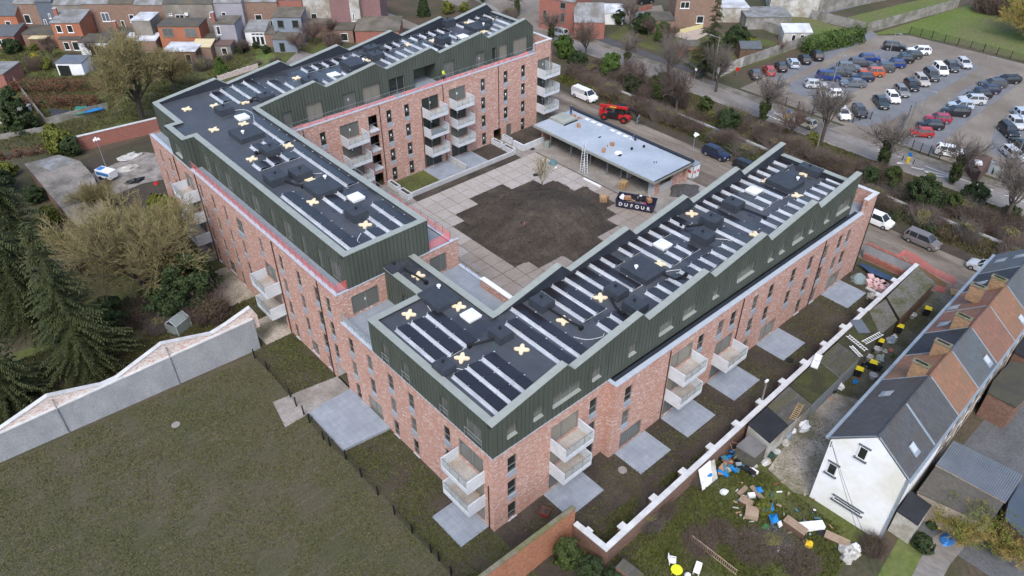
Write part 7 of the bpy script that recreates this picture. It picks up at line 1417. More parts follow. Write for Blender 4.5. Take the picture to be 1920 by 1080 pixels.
for px, py, k, sc, lb in ((25, 100, 'everg', .9, 'dark rounded shrub in the far corner town garden'), (50, 75, 'bare2', .55, 'purple brown bush below the terracotta house'), (92, 95, 'bare2', .5, 'red brown bare bush by the cream awning'), (70, 130, 'shrub0', .9, 'dry brown shrub beside the lawn'), (90, 130, 'limeb', .8, 'light green shrub beside the pergola'), (145, 80, 'everg', .5, 'dark shrub at the glazed veranda'), (250, 130, 'limeb', 1.0, 'pale green thicket below the white veranda roof'), (300, 140, 'everg', .9, 'dark shrub behind the tall bare olive tree'), (380, 130, 'shrub2', .9, 'grey brown shrub behind the bright cone conifer'), (395, 105, 'limeb', .6, 'small green shrub by the yellow veranda'), (455, 95, 'shrub0', .8, 'brown shrub beside the narrow lawn'), (500, 100, 'everg', .5, 'dark climber on the narrow lawn fence'), (590, 85, 'bare2', .9, 'reddish leafless tree above the first rear gable'), (560, 100, 'bare2', .7, 'smaller reddish leafless tree in the slate house yard'), (620, 70, 'bare1', .6, 'brown leafless tree by the white painted house'), (625, 85, 'shrub1', 1.0, 'tangled red brown shrub behind the rear parapet'), (795, 30, 'thuja', 1.0, 'dark slim conifer beside the side street'), (840, 25, 'limeb', 1.0, 'yellow green shrub beside the slim conifer'), (870, 22, 'limeb', .8, 'smaller yellow green shrub on the rear bank'), (905, 5, 'ivybare', .8, 'ivy clad stump behind the last rear gable'), (970, 30, 'ivybare', .9, 'ivy stemmed tree at the square'), (955, 35, 'shrub2', 1.0, 'grey leafless shrub at the square')):
    x, y = PT(px, py); plantit(k, x, y, sc, lb, {'everg': 'evergreen_shrub', 'bigeverg': 'evergreen_shrub', 'limeb': 'green_shrub', 'thuja': 'conifer', 'ivybare': 'ivy_tree', 'bare1': 'bare_tree', 'bare2': 'bare_tree'}.get(k, 'bare_shrub'), 'tree' if k in ('thuja', 'bare1', 'bare2', 'ivybare') else 'shrub')
for i in range(34):
    px, py = _rg.uniform(0, 520), _rg.uniform(88, 128); k = ['shrub0', 'limeb', 'everg', 'shrub2', 'shrub1', 'bare1'][i % 6]; x, y = PT(px, py); plantit(k, x, y, _rg.uniform(.35, .6), ['low brown shrub in a town garden', 'low yellow green shrub in a town garden', 'low dark evergreen shrub in a town garden', 'low greyish shrub in a town garden', 'low reddish shrub in a town garden', 'small leafless fruit tree in a town garden'][i % 6], 'garden_shrub' if i % 6 < 5 else 'fruit_tree', 'shrub' if i % 6 < 5 else 'tree', 'town garden '+('brown shrubs', 'lime shrubs', 'evergreens', 'greyish shrubs', 'reddish shrubs', 'fruit trees')[i % 6])
x, y = PT(45, 470); plantit('spruce2', x, y, 1.25, 'dark spruce beside the wall of the old garage row', 'spruce_tree', 'tree'); x, y = PT(-20, 400); plantit('spruce', x, y, .95, 'dark spruce behind the old garage row', 'spruce_tree', 'tree')
for i, (px, py, k, sc) in enumerate(((20, 330, 'limeb', .9), (70, 380, 'bigeverg', .8), (95, 420, 'limeb', 1.0), (120, 470, 'limeb', .9), (10, 360, 'bigeverg', 1.0), (140, 520, 'shrub0', .8), (190, 520, 'oak2', .4), (230, 600, 'shrub0', .7), (250, 585, 'bigeverg', .6), (110, 640, 'bigeverg', .8), (300, 620, 'shrub2', .7), (345, 650, 'limeb', .4), (300, 400, 'limeb', 1.1), (335, 445, 'limeb', 1.2), (350, 480, 'shrub1', .8))):
    x, y = PT(px, py); plantit(k, x, y, sc, {'limeb': 'yellow green shrub in the overgrown west garden', 'bigeverg': 'dark evergreen shrub in the overgrown west garden', 'oak2': 'spindly bare olive sapling in the overgrown west garden'}.get(k, 'leafless %s shrub in the overgrown west garden' % {'shrub0': 'brown', 'shrub1': 'reddish', 'shrub2': 'greyish'}.get(k)), 'garden_shrub', 'shrub', 'west garden '+{'limeb': 'lime shrubs', 'bigeverg': 'evergreens', 'oak2': 'saplings', 'shrub0': 'brown shrubs', 'shrub1': 'reddish shrubs', 'shrub2': 'greyish shrubs'}[k])
# --- beyond the street
for px, py, k, sc, lb in ((1325, 138, 'pine', 1.15, 'tall dark conifer with layered branches beside the concrete pole'), (1310, 130, 'oak2', .45, 'olive brown bush at the foot of the tall conifer'), (1380, 95, 'bigeverg', 1.5, 'dark evergreen behind the small garden roof'), (1205, 62, 'bigeverg', 1.3, 'dark green shrub mass by the brick outbuilding'), (1240, 78, 'green', 1.1, 'green shrub mass above the asphalt path'), (1160, 45, 'everg', .9, 'dark shrub beside the white greenhouse'), (1180, 55, 'bare3', .8, 'grey leafless twin tree by the asphalt path'), (1255, 85, 'bare2', .75, 'pinkish leafless tree beside the lean-to shed'), (1215, 70, 'bare1', .6, 'brown bush between the green shrub masses'), (1410, 100, 'limeb', 1.2, 'yellow green shrub behind the concrete panel fence'), (1460, 100, 'bare2', .45, 'dark red shrub below the metal greenhouse'), (1335, 40, 'everg', .9, 'dark evergreen beside the pale terrace'), (1460, 25, 'bare1', .7, 'russet bare tree beside the white hall'), (1475, 12, 'bare3', .6, 'small grey bare tree in front of the white hall')):
    x, y = PT(px, py); plantit(k, x, y, sc, lb, {'pine': 'conifer', 'bigeverg': 'evergreen_shrub', 'everg': 'evergreen_shrub', 'green': 'green_shrub', 'limeb': 'green_shrub'}.get(k, 'bare_tree'), 'shrub' if k in ('everg', 'bigeverg', 'green', 'limeb') else 'tree')
a, b = PT(1508, 100), PT(1612, 78); hedge(a, b, 3.0, 3.2, 'tall clipped green hedge along the parked row', L_green, 70, 21, .14)
x, y = PT(1868, 24); plantit('shrub1', x, y, 2.2, 'large purple brown shrub on the grassy bank', 'bare_shrub', 'shrub'); x, y = PT(1850, 22); plantit('shrub1', x, y, 1.8, 'purple brown shrub adjoining the larger one on the bank', 'bare_shrub', 'shrub'); x, y = PT(1922, 75); plantit('yellow', x, y, 2.6, 'golden weeping willow on the grassy bank', 'willow_tree', 'tree')
# --- young courtyard tree
plantit('young', 39.8, 36.3, 1.0, 'young bare tree with stakes planted on the soil mound', 'young_tree', 'tree', z=1.2); 
# --- south gardens
for px, py, k, sc, lb in ((1795, 1010, 'yellow', .95, 'golden leafless shrub in front of the brown flat roof'), (1880, 1040, 'yellow', .85, 'golden leafless shrub beside the blue flat roof'), (1655, 970, 'shrub2', (.55, .55, .7), 'grey brown climber shrub at the white house corner'), (1635, 1030, 'shrub0', (.6, .6, .5), 'brown shrub along the white house hedge line'), (1725, 1030, 'everg', .45, 'spiky dark plant beside the paved path'), (1310, 1020, 'shrub1', (.7, .7, .35), 'red brown bramble patch beside the trellis'), (1410, 1030, 'shrub0', (.9, .9, .3), 'dark bramble patch in the back garden'), (1350, 1000, 'shrub0', (.6, .6, .25), 'small bramble patch above the trellis'), (1450, 1020, 'shrub2', (.7, .7, .3), 'greyish bramble below the pallet stacks'), (1240, 960, 'shrub0', .6, 'dry stalks at the foot of the white-coped wall'), (1215, 985, 'shrub2', .6, 'grey stalks below the white-coped wall'), (1105, 1080, 'bigeverg', .6, 'dark ivy bush beside the gable wall base'), (1150, 1095, 'bigeverg', .5, 'dark ivy bush below the garden wall corner'), (1060, 1060, 'ivyb', .8, 'dark ivy mound against the orange brick wall'), (1300, 900, 'shrub2', .5, 'thin weeds beside the white board'), (1500, 1060, 'shrub0', (.8, .8, .3), 'brown bramble at the garden end'), (1430, 960, 'limeb', .5, 'small green weed clump among the pallets')):
    x, y = PT(px, py); plantit(k, x, y, sc, lb, {'everg': 'evergreen_shrub', 'bigeverg': 'evergreen_shrub', 'limeb': 'green_shrub', 'yellow': 'golden_shrub', 'ivyb': 'ivy_mound'}.get(k, 'bare_shrub'), 'shrub')
# ---------------------------------------------------------------- town houses behind the gardens
B_brown = brickmat('town_brown_brick', [(0.20, 0.125, 0.09), (0.24, 0.155, 0.115), (0.17, 0.105, 0.08), (0.27, 0.18, 0.14)], mortar=(0.25, 0.21, 0.18), u='x-y', big=(0.15, 0.10, 0.075)); B_red = brickmat('town_red_brick', [(0.27, 0.10, 0.075), (0.31, 0.125, 0.095), (0.23, 0.085, 0.07)], mortar=(0.26, 0.19, 0.17), u='x-y'); B_purple = brickmat('town_purple_brick', [(0.21, 0.115, 0.115), (0.25, 0.145, 0.14), (0.18, 0.10, 0.10)], mortar=(0.23, 0.19, 0.18), u='x-y', big=(0.18, 0.10, 0.10))
B_terra = pmat('terracotta_wall', (0.34, 0.14, 0.08), (0.29, 0.115, 0.068), 0.6, 0.85, fine=0.1); B_slatew = pmat('slate_cladding', (0.085, 0.105, 0.135), (0.105, 0.125, 0.155), 0.7, 0.7); B_plast = pmat('beige_plaster', (0.26, 0.24, 0.21), (0.21, 0.195, 0.17), 0.4, 0.9, c3=(0.17, 0.155, 0.135), s3=0.3); B_lilac = pmat('lilac_grey_render', (0.30, 0.295, 0.33), (0.26, 0.255, 0.29), 0.5, 0.9); B_bluew = pmat('blue_grey_render', (0.21, 0.25, 0.31), (0.18, 0.215, 0.265), 0.5, 0.85)
R_grey = pmat('grey_roofing', (0.24, 0.25, 0.255), (0.19, 0.195, 0.20), 0.8, 0.8, c3=(0.14, 0.135, 0.12), s3=0.4); R_dark = pmat('dark_roofing', (0.062, 0.060, 0.056), (0.088, 0.084, 0.076), 0.6, 0.9, c3=(0.105, 0.092, 0.066), s3=0.5); R_white = pmat('white_roofing', (0.60, 0.63, 0.68), (0.50, 0.53, 0.58), 0.4, 0.5, c3=(0.36, 0.36, 0.36), s3=0.35); R_cream = pmat('cream_sheet', (0.55, 0.48, 0.30), (0.48, 0.41, 0.25), 1.0, 0.6); R_brownr = pmat('brown_roofing', (0.125, 0.108, 0.092), (0.16, 0.14, 0.12), 0.6, 0.9, c3=(0.09, 0.085, 0.06), s3=0.4)
def tbox(px0, px1, py, h, d, label, wallm, roofm, wins=(), nm='house_extension', cat='extension', rise=0.0, chim=(), gable=0.0, py1=None, frame=None, over=.12):
    A, B_ = G(px0, py), G(px1, py if py1 is None else py1); e = (B_-A); L = e.length; e.normalize(); rz = math.atan2(e.y, e.x)
    t = thing(nm, label, cat, A, rz); o = over
    if gable:
        MB().add([(0, 0, 0), (L, 0, 0), (L, d, 0), (0, d, 0), (0, 0, h), (L, 0, h), (L, d, h), (0, d, h), (0, d/2, h+gable), (L, d/2, h+gable)], [(0, 1, 5, 4), (2, 3, 7, 6), (1, 2, 6, 9, 5), (3, 0, 4, 8, 7), (0, 3, 2, 1)]).build('wall', wallm, t, True)
        for y0, y1, z0, z1 in ((-o, d/2, h-o*gable/(d/2), h+gable), (d+o, d/2, h-o*gable/(d/2), h+gable)):
            MB().hexa([(-.02, y0, z0), (L+.02, y0, z0), (L+.02, y1, z1), (-.02, y1, z1), (-.02, y0, z0+.12), (L+.02, y0, z0+.12), (L+.02, y1, z1+.12), (-.02, y1, z1+.12)]).build('roof_slope', roofm, t, True)
    else:
        MB().hexa([(0, 0, 0), (L, 0, 0), (L, d, 0), (0, d, 0), (0, 0, h), (L, 0, h), (L, d, h+rise), (0, d, h+rise)]).build('wall', wallm, t, True)
        MB().hexa([(-o, -o, h), (L+o, -o, h), (L+o, d+o, h+rise), (-o, d+o, h+rise), (-o, -o, h+.16), (L+o, -o, h+.16), (L+o, d+o, h+rise+.16), (-o, d+o, h+rise+.16)]).build('roof', roofm, t, True)
    for w_ in wins:
        f0, f1, z0, z1 = w_[:4]; fm = frame or M_white; q = empty('window', t); u0, u1 = f0*L, f1*L
        MB().box(u0, u1, -.05, .02, z0, z1).build('frame', fm, q, True); k = max(1, int((u1-u0)/.8)); st = (u1-u0-.1)/k
        for i in range(k): MB().box(u0+.1+i*st, u0+i*st+st, -.066, -.052, z0+.1, z1-.1).build('pane', w_[4] if len(w_) > 4 else M_pane, q, True)
        MB().box(u0-.08, u1+.08, -.12, -.0, z0-.1, z0-.003).build('sill', fm, q, True)
    for u, y in chim:
        c = MB().box(u*L-.35, u*L+.35, y-.25, y+.25, h, h+2.0).build('chimney', B_red, t, True); MB().box(u*L-.4, u*L+.4, y-.3, y+.3, h+2.0, h+2.12).build('cap', M_conc, c, True)
    return t
HN = dict(nm='town_house', cat='house')
tbox(-70, 48, 78, 5.4, 7, 'terracotta rendered town house wing with dark roof', B_terra, M_slate, ((.52, .62, 2.6, 4.2), (.8, .88, 2.8, 4.3)), gable=2.2, **HN)
tbox(49, 90, 72, 7.2, 8, 'brown brick town house with one tall back window', B_brown, R_grey, ((.28, .55, 3.2, 5.0),), gable=2.0, **HN)
tbox(90, 120, 72, 7.6, 8, 'slate clad town house with narrow openings', B_slatew, M_slate, ((.15, .3, 2.6, 4.0), (.55, .68, 4.2, 5.2)), gable=2.0, **HN)
tbox(120, 174, 72, 7.0, 8, 'beige plastered town house with two small windows', B_plast, R_grey, ((.5, .65, 4.6, 5.1), (.75, .9, 4.6, 5.1)), gable=2.0, **HN)
tbox(174, 222, 72, 7.2, 8, 'brown brick town house with blue shuttered door', B_brown, R_grey, ((.62, .92, 3.6, 5.4, B_slatew), (.1, .25, 2.2, 4.0)), gable=2.0, **HN)
tbox(222, 268, 72, 7.2, 8, 'brown brick town house beside the grey tower', B_brown, R_dark, ((.7, .9, 3.4, 5.0), (.3, .45, 2.3, 3.8)), gable=2.0, **HN)
tbox(268, 322, 72, 7.0, 8, 'dull brown town house behind the grey tower', B_brown, R_grey, ((.55, .75, 3.0, 5.0),), gable=2.0, **HN)
h_ = tbox(322, 412, 72, 7.2, 8, 'wide beige town house with air conditioner', B_plast, R_dark, ((.08, .14, 4.8, 5.2), (.2, .38, 4.2, 5.0), (.9, .96, 4.4, 5.2)), gable=2.0, **HN); MB().box(4.2, 4.9, -.4, -.06, 4.9, 5.4).build('air_conditioner', M_white, h_, True)
tbox(412, 466, 70, 7.2, 8, 'lilac grey rendered town house with a pipe', B_lilac, R_grey, ((.25, .4, 4.6, 5.3),), gable=2.0, **HN)
tbox(466, 530, 66, 7.0, 8, 'brown brick town house with white window and round opening', B_brown, R_grey, ((.3, .5, 2.9, 4.4), (.7, .78, 2.0, 3.2)), gable=2.0, **HN)
tbox(530, 575, 64, 7.2, 8, 'red brick town house behind the slate blue extension', B_red, R_grey, ((.02, .2, 3.8, 5.2),), gable=2.0, **HN)
tbox(575, 626, 62, 7.2, 8, 'white painted town house with arched windows', M_render, R_grey, ((.26, .48, 2.6, 4.2), (.8, .98, 1.4, 3.0)), gable=2.0, **HN)
tbox(626, 662, 66, 9.0, 8, 'purple brick house with blank rear wall', B_purple, R_grey, (), gable=2.0, **HN); tbox(662, 680, 66, 9.0, 6, 'narrow white painted house strip', M_render, R_grey, ((.2, .4, 3, 4.6),), **HN); tbox(680, 718, 62, 9.5, 9, 'purple brick end house with blank wall by the side street', B_purple, R_grey, (), gable=2.0, **HN)
# extensions
tbox(112, 165, 92, 5.3, 5.5, 'orange brick extension with pale sloping roof and two white windows', B_terra, R_grey, ((.14, .33, 3.4, 4.9), (.52, .72, 3.4, 4.9)), rise=.9, chim=((.02, 3),))
tbox(-40, 35, 92, 2.6, 5, 'low grey tiled annexe below the terracotta house', B_red, M_slate, ((.55, .85, .8, 2.0),), rise=1.0); tbox(50, 118, 88, 2.6, 6, 'low dark roofed extension with cream awning', B_brown, R_dark, ((.3, .5, .6, 2.0),), rise=.2); tbox(62, 92, 93, 2.2, 1.8, 'cream awning over the garden door', M_wooddoor, R_cream)
tbox(118, 158, 96, 2.4, 4, 'low grey roofed kitchen wing with glazed doors', B_brown, R_dark, ((.15, .4, .3, 1.9), (.55, .85, .2, 2.0)), rise=.4); tbox(155, 205, 104, 2.6, 5, 'white rendered garage wing with dark opening', M_white, R_dark, ((.35, .9, 0.05, 2.0, M_pane),), frame=M_white)
tbox(196, 262, 92, 2.7, 5, 'cluttered flat dark roof between the brick houses', B_brown, R_dark, ((.2, .35, .6, 1.8),), chim=((.3, 3),)); tbox(205, 240, 108, 2.4, 4, 'brick outhouse with pale roof edge under the bare tree', B_red, R_grey)
tbox(262, 296, 93, 5.9, 5.0, 'grey brown tower extension with white roof', B_plast, R_white); tbox(240, 298, 100, 2.5, 3.5, 'patched cream corrugated veranda roof', B_brown, R_white, rise=.4)
tbox(308, 384, 98, 5.2, 5.0, 'orange brick upper extension with two wide windows and dark roof', B_terra, R_dark, ((.1, .36, 3.3, 4.9, M_pane2), (.64, .92, 3.3, 4.9, M_pane2)), frame=M_frame)
tbox(312, 372, 122, 2.7, 5.0, 'wide white flat veranda roof with timber porch', M_wooddoor, R_white, ((.66, .84, .1, 2.2),), frame=M_timber); tbox(366, 400, 112, 2.5, 3.0, 'veranda with three cream translucent panels', B_brown, R_cream, rise=.5); tbox(384, 412, 100, 2.6, 4.0, 'small dark flat roof beside the orange extension', B_brown, R_dark)
tbox(411, 450, 94, 5.3, 5.0, 'lilac grey two storey extension with mossy roof', B_lilac, R_brownr, ((.1, .28, 3.2, 4.9),), chim=((-.02, 1),)); tbox(406, 436, 106, 2.2, 3.0, 'small garden shed with rusty roof', B_plast, pmat('rusty_roof', (0.13, 0.085, 0.075)), ((.4, .75, .4, 1.8),))
tbox(464, 502, 86, 2.9, 4.5, 'white glazed conservatory with grey roof', M_white, R_grey, ((.3, .48, .2, 2.0), (.5, .68, .2, 2.0), (.7, .9, .2, 2.0), (.3, .9, 2.2, 2.7)), rise=.9); tbox(500, 522, 88, 2.6, 5, 'narrow mossy roof beside the conservatory', B_brown, R_brownr)
tbox(519, 572, 82, 5.4, 5.0, 'slate blue two storey extension with two dark windows', B_bluew, R_brownr, ((.15, .38, 3.3, 4.9, M_pane), (.66, .9, 3.3, 4.9, M_pane)), rise=.5, frame=M_frame); tbox(515, 558, 98, 2.6, 4.0, 'slate blue garden room with dark doorway', B_bluew, R_brownr, ((.25, .5, .05, 2.0),), frame=M_frame)
tbox(574, 630, 70, 2.8, 5.0, 'low grey brown roof below the white house', B_brown, R_brownr, (), rise=.4); tbox(630, 664, 80, 2.6, 5, 'ruined shed with dark gap below the purple house', B_brown, R_dark, ((.3, .7, .4, 2.0),)); tbox(668, 750, 82, 2.6, 6.5, 'wide mossy lean-to roof beside the side street', B_red, R_brownr, (), rise=.9)
tbox(112, 160, 142, 2.4, 4.0, 'garden pavilion with blue grey roof and white wall', M_white, M_corrb, ((.05, .5, .1, 2.0),), frame=M_black, nm='garden_pavilion', cat='pavilion'); tbox(-20, 16, 165, 2.6, 6, 'grey roofed shed at the end of the russet hedge', B_red, R_grey, (), nm='garden_shed', cat='shed'); tbox(-10, 34, 232, 1.2, 5, 'row of cold frames with whitish glazing', M_conc, R_grey, (), nm='cold_frame', cat='cold frame')
sheet('town_gardens', gp([(-60, 250), (-60, 60), (640, 60), (560, 140), (300, 190), (290, 225), (120, 262)]), 0.006, M_grass); sheet('town_path', gp([(535, 118), (560, 95), (600, 105), (565, 130)]), 0.014, M_asph); sheet('narrow_lawn', gp([(478, 130), (480, 98), (505, 96), (520, 110)]), 0.014, M_lawn)
ptsline_wall([(24, 150), (90, 235)], 1.2, 'low grey garden wall at the end of the russet hedges', M_cfen, cat='wall', name='garden_wall'); ptsline_wall([(0, 262), (90, 246)], .9, 'low grey concrete edging beside the whitish frames', M_cfen, cat='wall', name='garden_wall'); ptsline_wall([(90, 235), (205, 205)], 1.3, 'grey concrete panel wall below the blue tarpaulin', M_cfen, cat='wall', name='garden_wall'); ptsline_wall([(410, 152), (485, 128)], 1.0, 'whitish rubble wall behind the tall block parapet', M_wbrick, cat='wall', name='garden_wall'); ptsline_wall([(175, 135), (200, 118)], 1.4, 'pale garden wall beside the pavilion', M_cfen, cat='wall', name='garden_wall')
def tarp(pts, z, label, mat, seed, hh=.35):
    P = [G(a, b, z) for a, b in pts]; c = sum((p for p in P), Vector())/len(P); m = MB(); n = 7; rg = random.Random(seed)
    rings = [[c+(p-c)*(k/n) for p in P] for k in range(n+1)]; V = []
    for k, rgp in enumerate(rings):
        for j in range(len(P)*3):
            a, b = rgp[j//3], rgp[(j//3+1) % len(P)]; q = a+(b-a)*((j % 3)/3); V.append((q.x, q.y, z+hh*(1-(k/n)**2)*(.5+.6*noise.noise(q*1.3+Vector((seed, 0, 0))))+.03+.06*rg.random()))
    N = len(P)*3; F = [(k*N+j, k*N+(j+1) % N, (k+1)*N+(j+1) % N, (k+1)*N+j) for k in range(n) for j in range(N)]; m.add(V, F); return single(m, 'tarpaulin', mat, label, 'tarpaulin')
M_tarpb = pmat('blue_tarp', (0.012, 0.20, 0.52), (0.012, 0.15, 0.40), 1.5, 0.45); M_tarpg = pmat('green_tarp', (0.03, 0.22, 0.16), (0.04, 0.16, 0.13), 1.5, 0.5)
tarp([(165, 200), (195, 198), (193, 205), (158, 213)], .6, 'crumpled blue tarpaulin over a garden heap', M_tarpb, 3); tarp([(142, 200), (164, 199), (158, 213), (136, 217)], .6, 'crumpled green tarpaulin beside the blue one', M_tarpg, 4); tarp([(92, 203), (135, 208), (125, 220), (98, 218)], .4, 'dark tarpaulin on the vegetable plot', pmat('dark_tarp', (0.04, 0.042, 0.05)), 5)
# --- yard west of the tall block
wa_, wb_ = G(140, 285), G(300, 246); bw_ = thing('brick_yard_wall', 'red brick yard wall with pale coping running to the tall block', 'wall', wa_); hw_ = 2.3
MB().beam(wa_+Vector((0, 0, hw_/2)), wb_+Vector((0, 0, hw_/2)), .35, hw_).build('brick_face', B_red, bw_); MB().beam(wa_+Vector((0, 0, hw_+.06)), wb_+Vector((0, 0, hw_+.06)), .5, .1).build('coping', M_white_cop, bw_)
sheet('old_yard', gp([(150, 300), (300, 248), (330, 330), (300, 380), (220, 400), (180, 340)]), 0.016, M_mud); sheet('old_concrete', gp([(172, 325), (270, 285), (305, 290), (312, 335), (265, 345), (205, 370)]), 0.024, pmat('broken_concrete', (0.30, 0.275, 0.25), (0.22, 0.20, 0.18), 0.6, 0.95, c3=(0.13, 0.115, 0.10), s3=0.45, fine=0.25))
M_oldroof = pmat('stained_concrete_roof', (0.25, 0.225, 0.20), (0.19, 0.175, 0.155), 0.35, 0.9, c3=(0.12, 0.11, 0.095), s3=0.3, fine=0.2)
og = [G(a, b, 2.3) for a, b in [(46, 307), (110, 290), (150, 302), (176, 330), (225, 480), (200, 492)]]
t = thing('old_garage_row', 'long low row of old garages with stained flat concrete roof', 'garage', (sum((p for p in og), Vector())/6).xy.to_3d())
MB().prism([p.xy for p in og], 2.0, 2.3).build('roof', M_oldroof, t); cc = sum((p for p in og), Vector())/6; MB().prism([(cc+(p-cc)*.97).xy for p in og], 0, 2.0).build('wall', M_brownb, t); MB().prism([G(a, b, 2.31).xy for a, b in [(60, 305), (111, 291), (146, 302), (95, 320)]], 2.3, 2.32).build('pale_stain_patch', R_grey, t)
for i in range(7):
    p = G(60+i*20, 335+i*22, 0); 
cam_mast(*G(205, 330).xy, 'white camera mast on a trailer in the old concrete yard', 6.0, False)
tr = thing('site_trailer', 'blue and white site security trailer under the camera mast', 'trailer', (*G(203, 335).xy, .03), R(-65)); MB().hexa([(-1.4, -.7, .4), (1.4, -.7, .4), (1.4, .7, .4), (-1.4, .7, .4), (-1.4, -.7, 1.5), (1.4, -.7, 1.5), (1.4, .7, 1.5), (-1.4, .7, 1.5)]).build('body', M_white, tr, True); MB().box(-1.2, 1.2, -.72, -.702, .8, 1.3).box(-1.3, -.4, -.5, .5, 1.502, 1.52).build('blue_print', M_blues, tr, True)
for u in (-.6, .6): MB().tube((u, -.8, .3), (u, .8, .3), .3, n=12).build('axle_wheels', M_tyre, tr, True)
for px, py, s, lb in ((243, 295, (1.6, 1.1, .6), 'pile of white sheeting on the old concrete yard'), (240, 317, (1.4, 1.0, .5), 'pile of broken white rubble on the old concrete yard'), (255, 340, (1.4, .7, .4), 'dark junk heap at the edge of the old yard')): p = G(px, py); blob('rubble_pile', (p.x, p.y, .02), s, M_render if 'white' in lb else M_rub, lb, 'rubble', px, 12, 6, .4)
p = G(293, 345); blob('red_bucket_heap', (p.x, p.y, .02), (.4, .4, .4), M_red, 'small red bucket heap in the old yard', 'bucket', 3, 10, 5, .1); p = G(287, 458); single(MB().obox((p.x, p.y, .06), (1.6, 1.2, .06), .5), 'white_sheet', M_white, 'white sheet lying in the grass by the west facade', 'sheet')
sheet('lawn_strip', gp([(-60, 720), (-60, 690), (215, 600), (262, 610), (60, 720), (0, 745)]), 0.012, M_grass); sheet('bare_earth', gp([(150, 690), (230, 620), (330, 570), (470, 560), (480, 600), (300, 680), (0, 800), (-80, 800)]), 0.010, pmat('olive_earth', (0.085, 0.072, 0.036), (0.062, 0.060, 0.026), 0.4, 0.95, bump=.3, c3=(0.098, 0.07, 0.042), s3=.2, fine=.3)); sheet('west_garden', gp([(160, 430), (330, 380), (420, 480), (420, 580), (200, 620), (120, 560)]), 0.007, M_grass)
gh = thing('greenhouse', 'small tilted glass greenhouse beside the plastered wall', 'greenhouse', (*G(338, 618).xy, 0), R(25))
fr_ = MB()
for u in (-1, 1):
    for v in (-.8, .8): fr_.beam((u, v, 0), (u, v, 1.4), .07)
    fr_.beam((u, -.8, 1.4), (u, 0, 2.0), .07); fr_.beam((u, .8, 1.4), (u, 0, 2.0), .07)
for v, z in ((-.8, 1.4), (.8, 1.4), (0, 2.0)): fr_.beam((-1, v, z), (1, v, z), .07)
fr_.build('frame', M_alu, gh, True); M_ghg = glassmat('greenhouse_glass', (0.35, 0.42, 0.42), .1, .55)
for q in ([(-1, -.8, 1.4), (1, -.8, 1.4), (1, 0, 2), (-1, 0, 2)], [(-1, .8, 1.4), (1, .8, 1.4), (1, 0, 2), (-1, 0, 2)], [(-1, -.8, 0), (1, -.8, 0), (1, -.8, 1.4), (-1, -.8, 1.4)], [(-1, -.8, 0), (-1, .8, 0), (-1, .8, 1.4), (-1, -.8, 1.4)]): MB().face(q).build('pane', M_ghg, gh, True)
# ---------------------------------------------------------------- beyond the street, upper right
tbox(1010, 1075, 52, 6.6, 9, 'red brick house with dark windows at the square', B_red, R_grey, ((.12, .22, 2.2, 4.0), (.62, .74, 2.2, 4.0), (.6, .75, 5.0, 6.3)), gable=2.4, frame=M_frame, py1=64, **HN)
tbox(1075, 1132, 74, 3.6, 9, 'brick outbuilding with grey gabled roof and brown garage door', B_red, R_grey, ((.12, .48, .1, 2.3, M_wooddoor),), gable=2.6, frame=M_wooddoor, nm='outbuilding', cat='outbuilding'); tbox(1132, 1168, 46, 2.4, 4, 'white garden greenhouse beside the brick outbuilding', M_white, R_white, (), rise=.8, nm='white_greenhouse', cat='greenhouse')
tbox(1262, 1345, 52, 6.5, 8, 'brown brick house with white bay and flat dark porch', B_brown, R_dark, ((.1, .3, 4.2, 5.6), (.5, .66, 1.0, 2.6)), gable=2.4, **HN); tbox(1268, 1300, 50, 2.8, 2.5, 'white bay window of the brown brick house', M_white, R_dark, (), nm='bay_window', cat='bay window'); tbox(1215, 1262, 62, 2.6, 6, 'low brick garage with dark flat roof beside the forecourt', B_brown, R_dark, ()); tbox(1272, 1312, 108, 2.2, 3.5, 'open lean-to shed with red boards above the pavement', B_red, R_brownr, ((.25, .8, .1, 1.7, M_pane),), nm='lean_to', cat='shed', frame=M_wooddoor)
tbox(1340, 1400, 42, 3.2, 6, 'pale terrace house extension behind the tall conifer', M_render, R_white, ()); tbox(1396, 1480, 55, 2.6, 7, 'flat grey garage behind the low concrete fence', M_cfen, R_grey, (), nm='garage', cat='garage'); tbox(1466, 1518, 82, 2.3, 3.0, 'metal roofed garden greenhouse beside the clipped hedge', M_render, R_white, ((.3, .45, .2, 1.9), (.6, .75, .2, 1.9)), rise=.8, nm='garden_greenhouse', cat='greenhouse'); tbox(1385, 1425, 112, 2.2, 4, 'dark pyramid roofed garden hut behind the fence', M_wooddoor, M_slate, (), gable=.8, nm='garden_hut', cat='hut')
tbox(1440, 1530, 28, 4.5, 22, 'large white hall with blue grey roof', M_render, M_corrb, (), nm='hall', cat='hall', py1=34); sheet('hall_roadway', gp([(1530, 30), (1700, -10), (1640, -20), (1500, 5)]), 0.02, M_corrb)
tbox(1530, 1735, 26, 3.4, 5, 'long low blue grey roof along the lawn', M_cfen, pmat('steel_blue_roof', (0.15, 0.185, 0.205), (0.18, 0.215, 0.235), 0.4, 0.6), (), nm='long_shed', cat='shed', py1=-14)
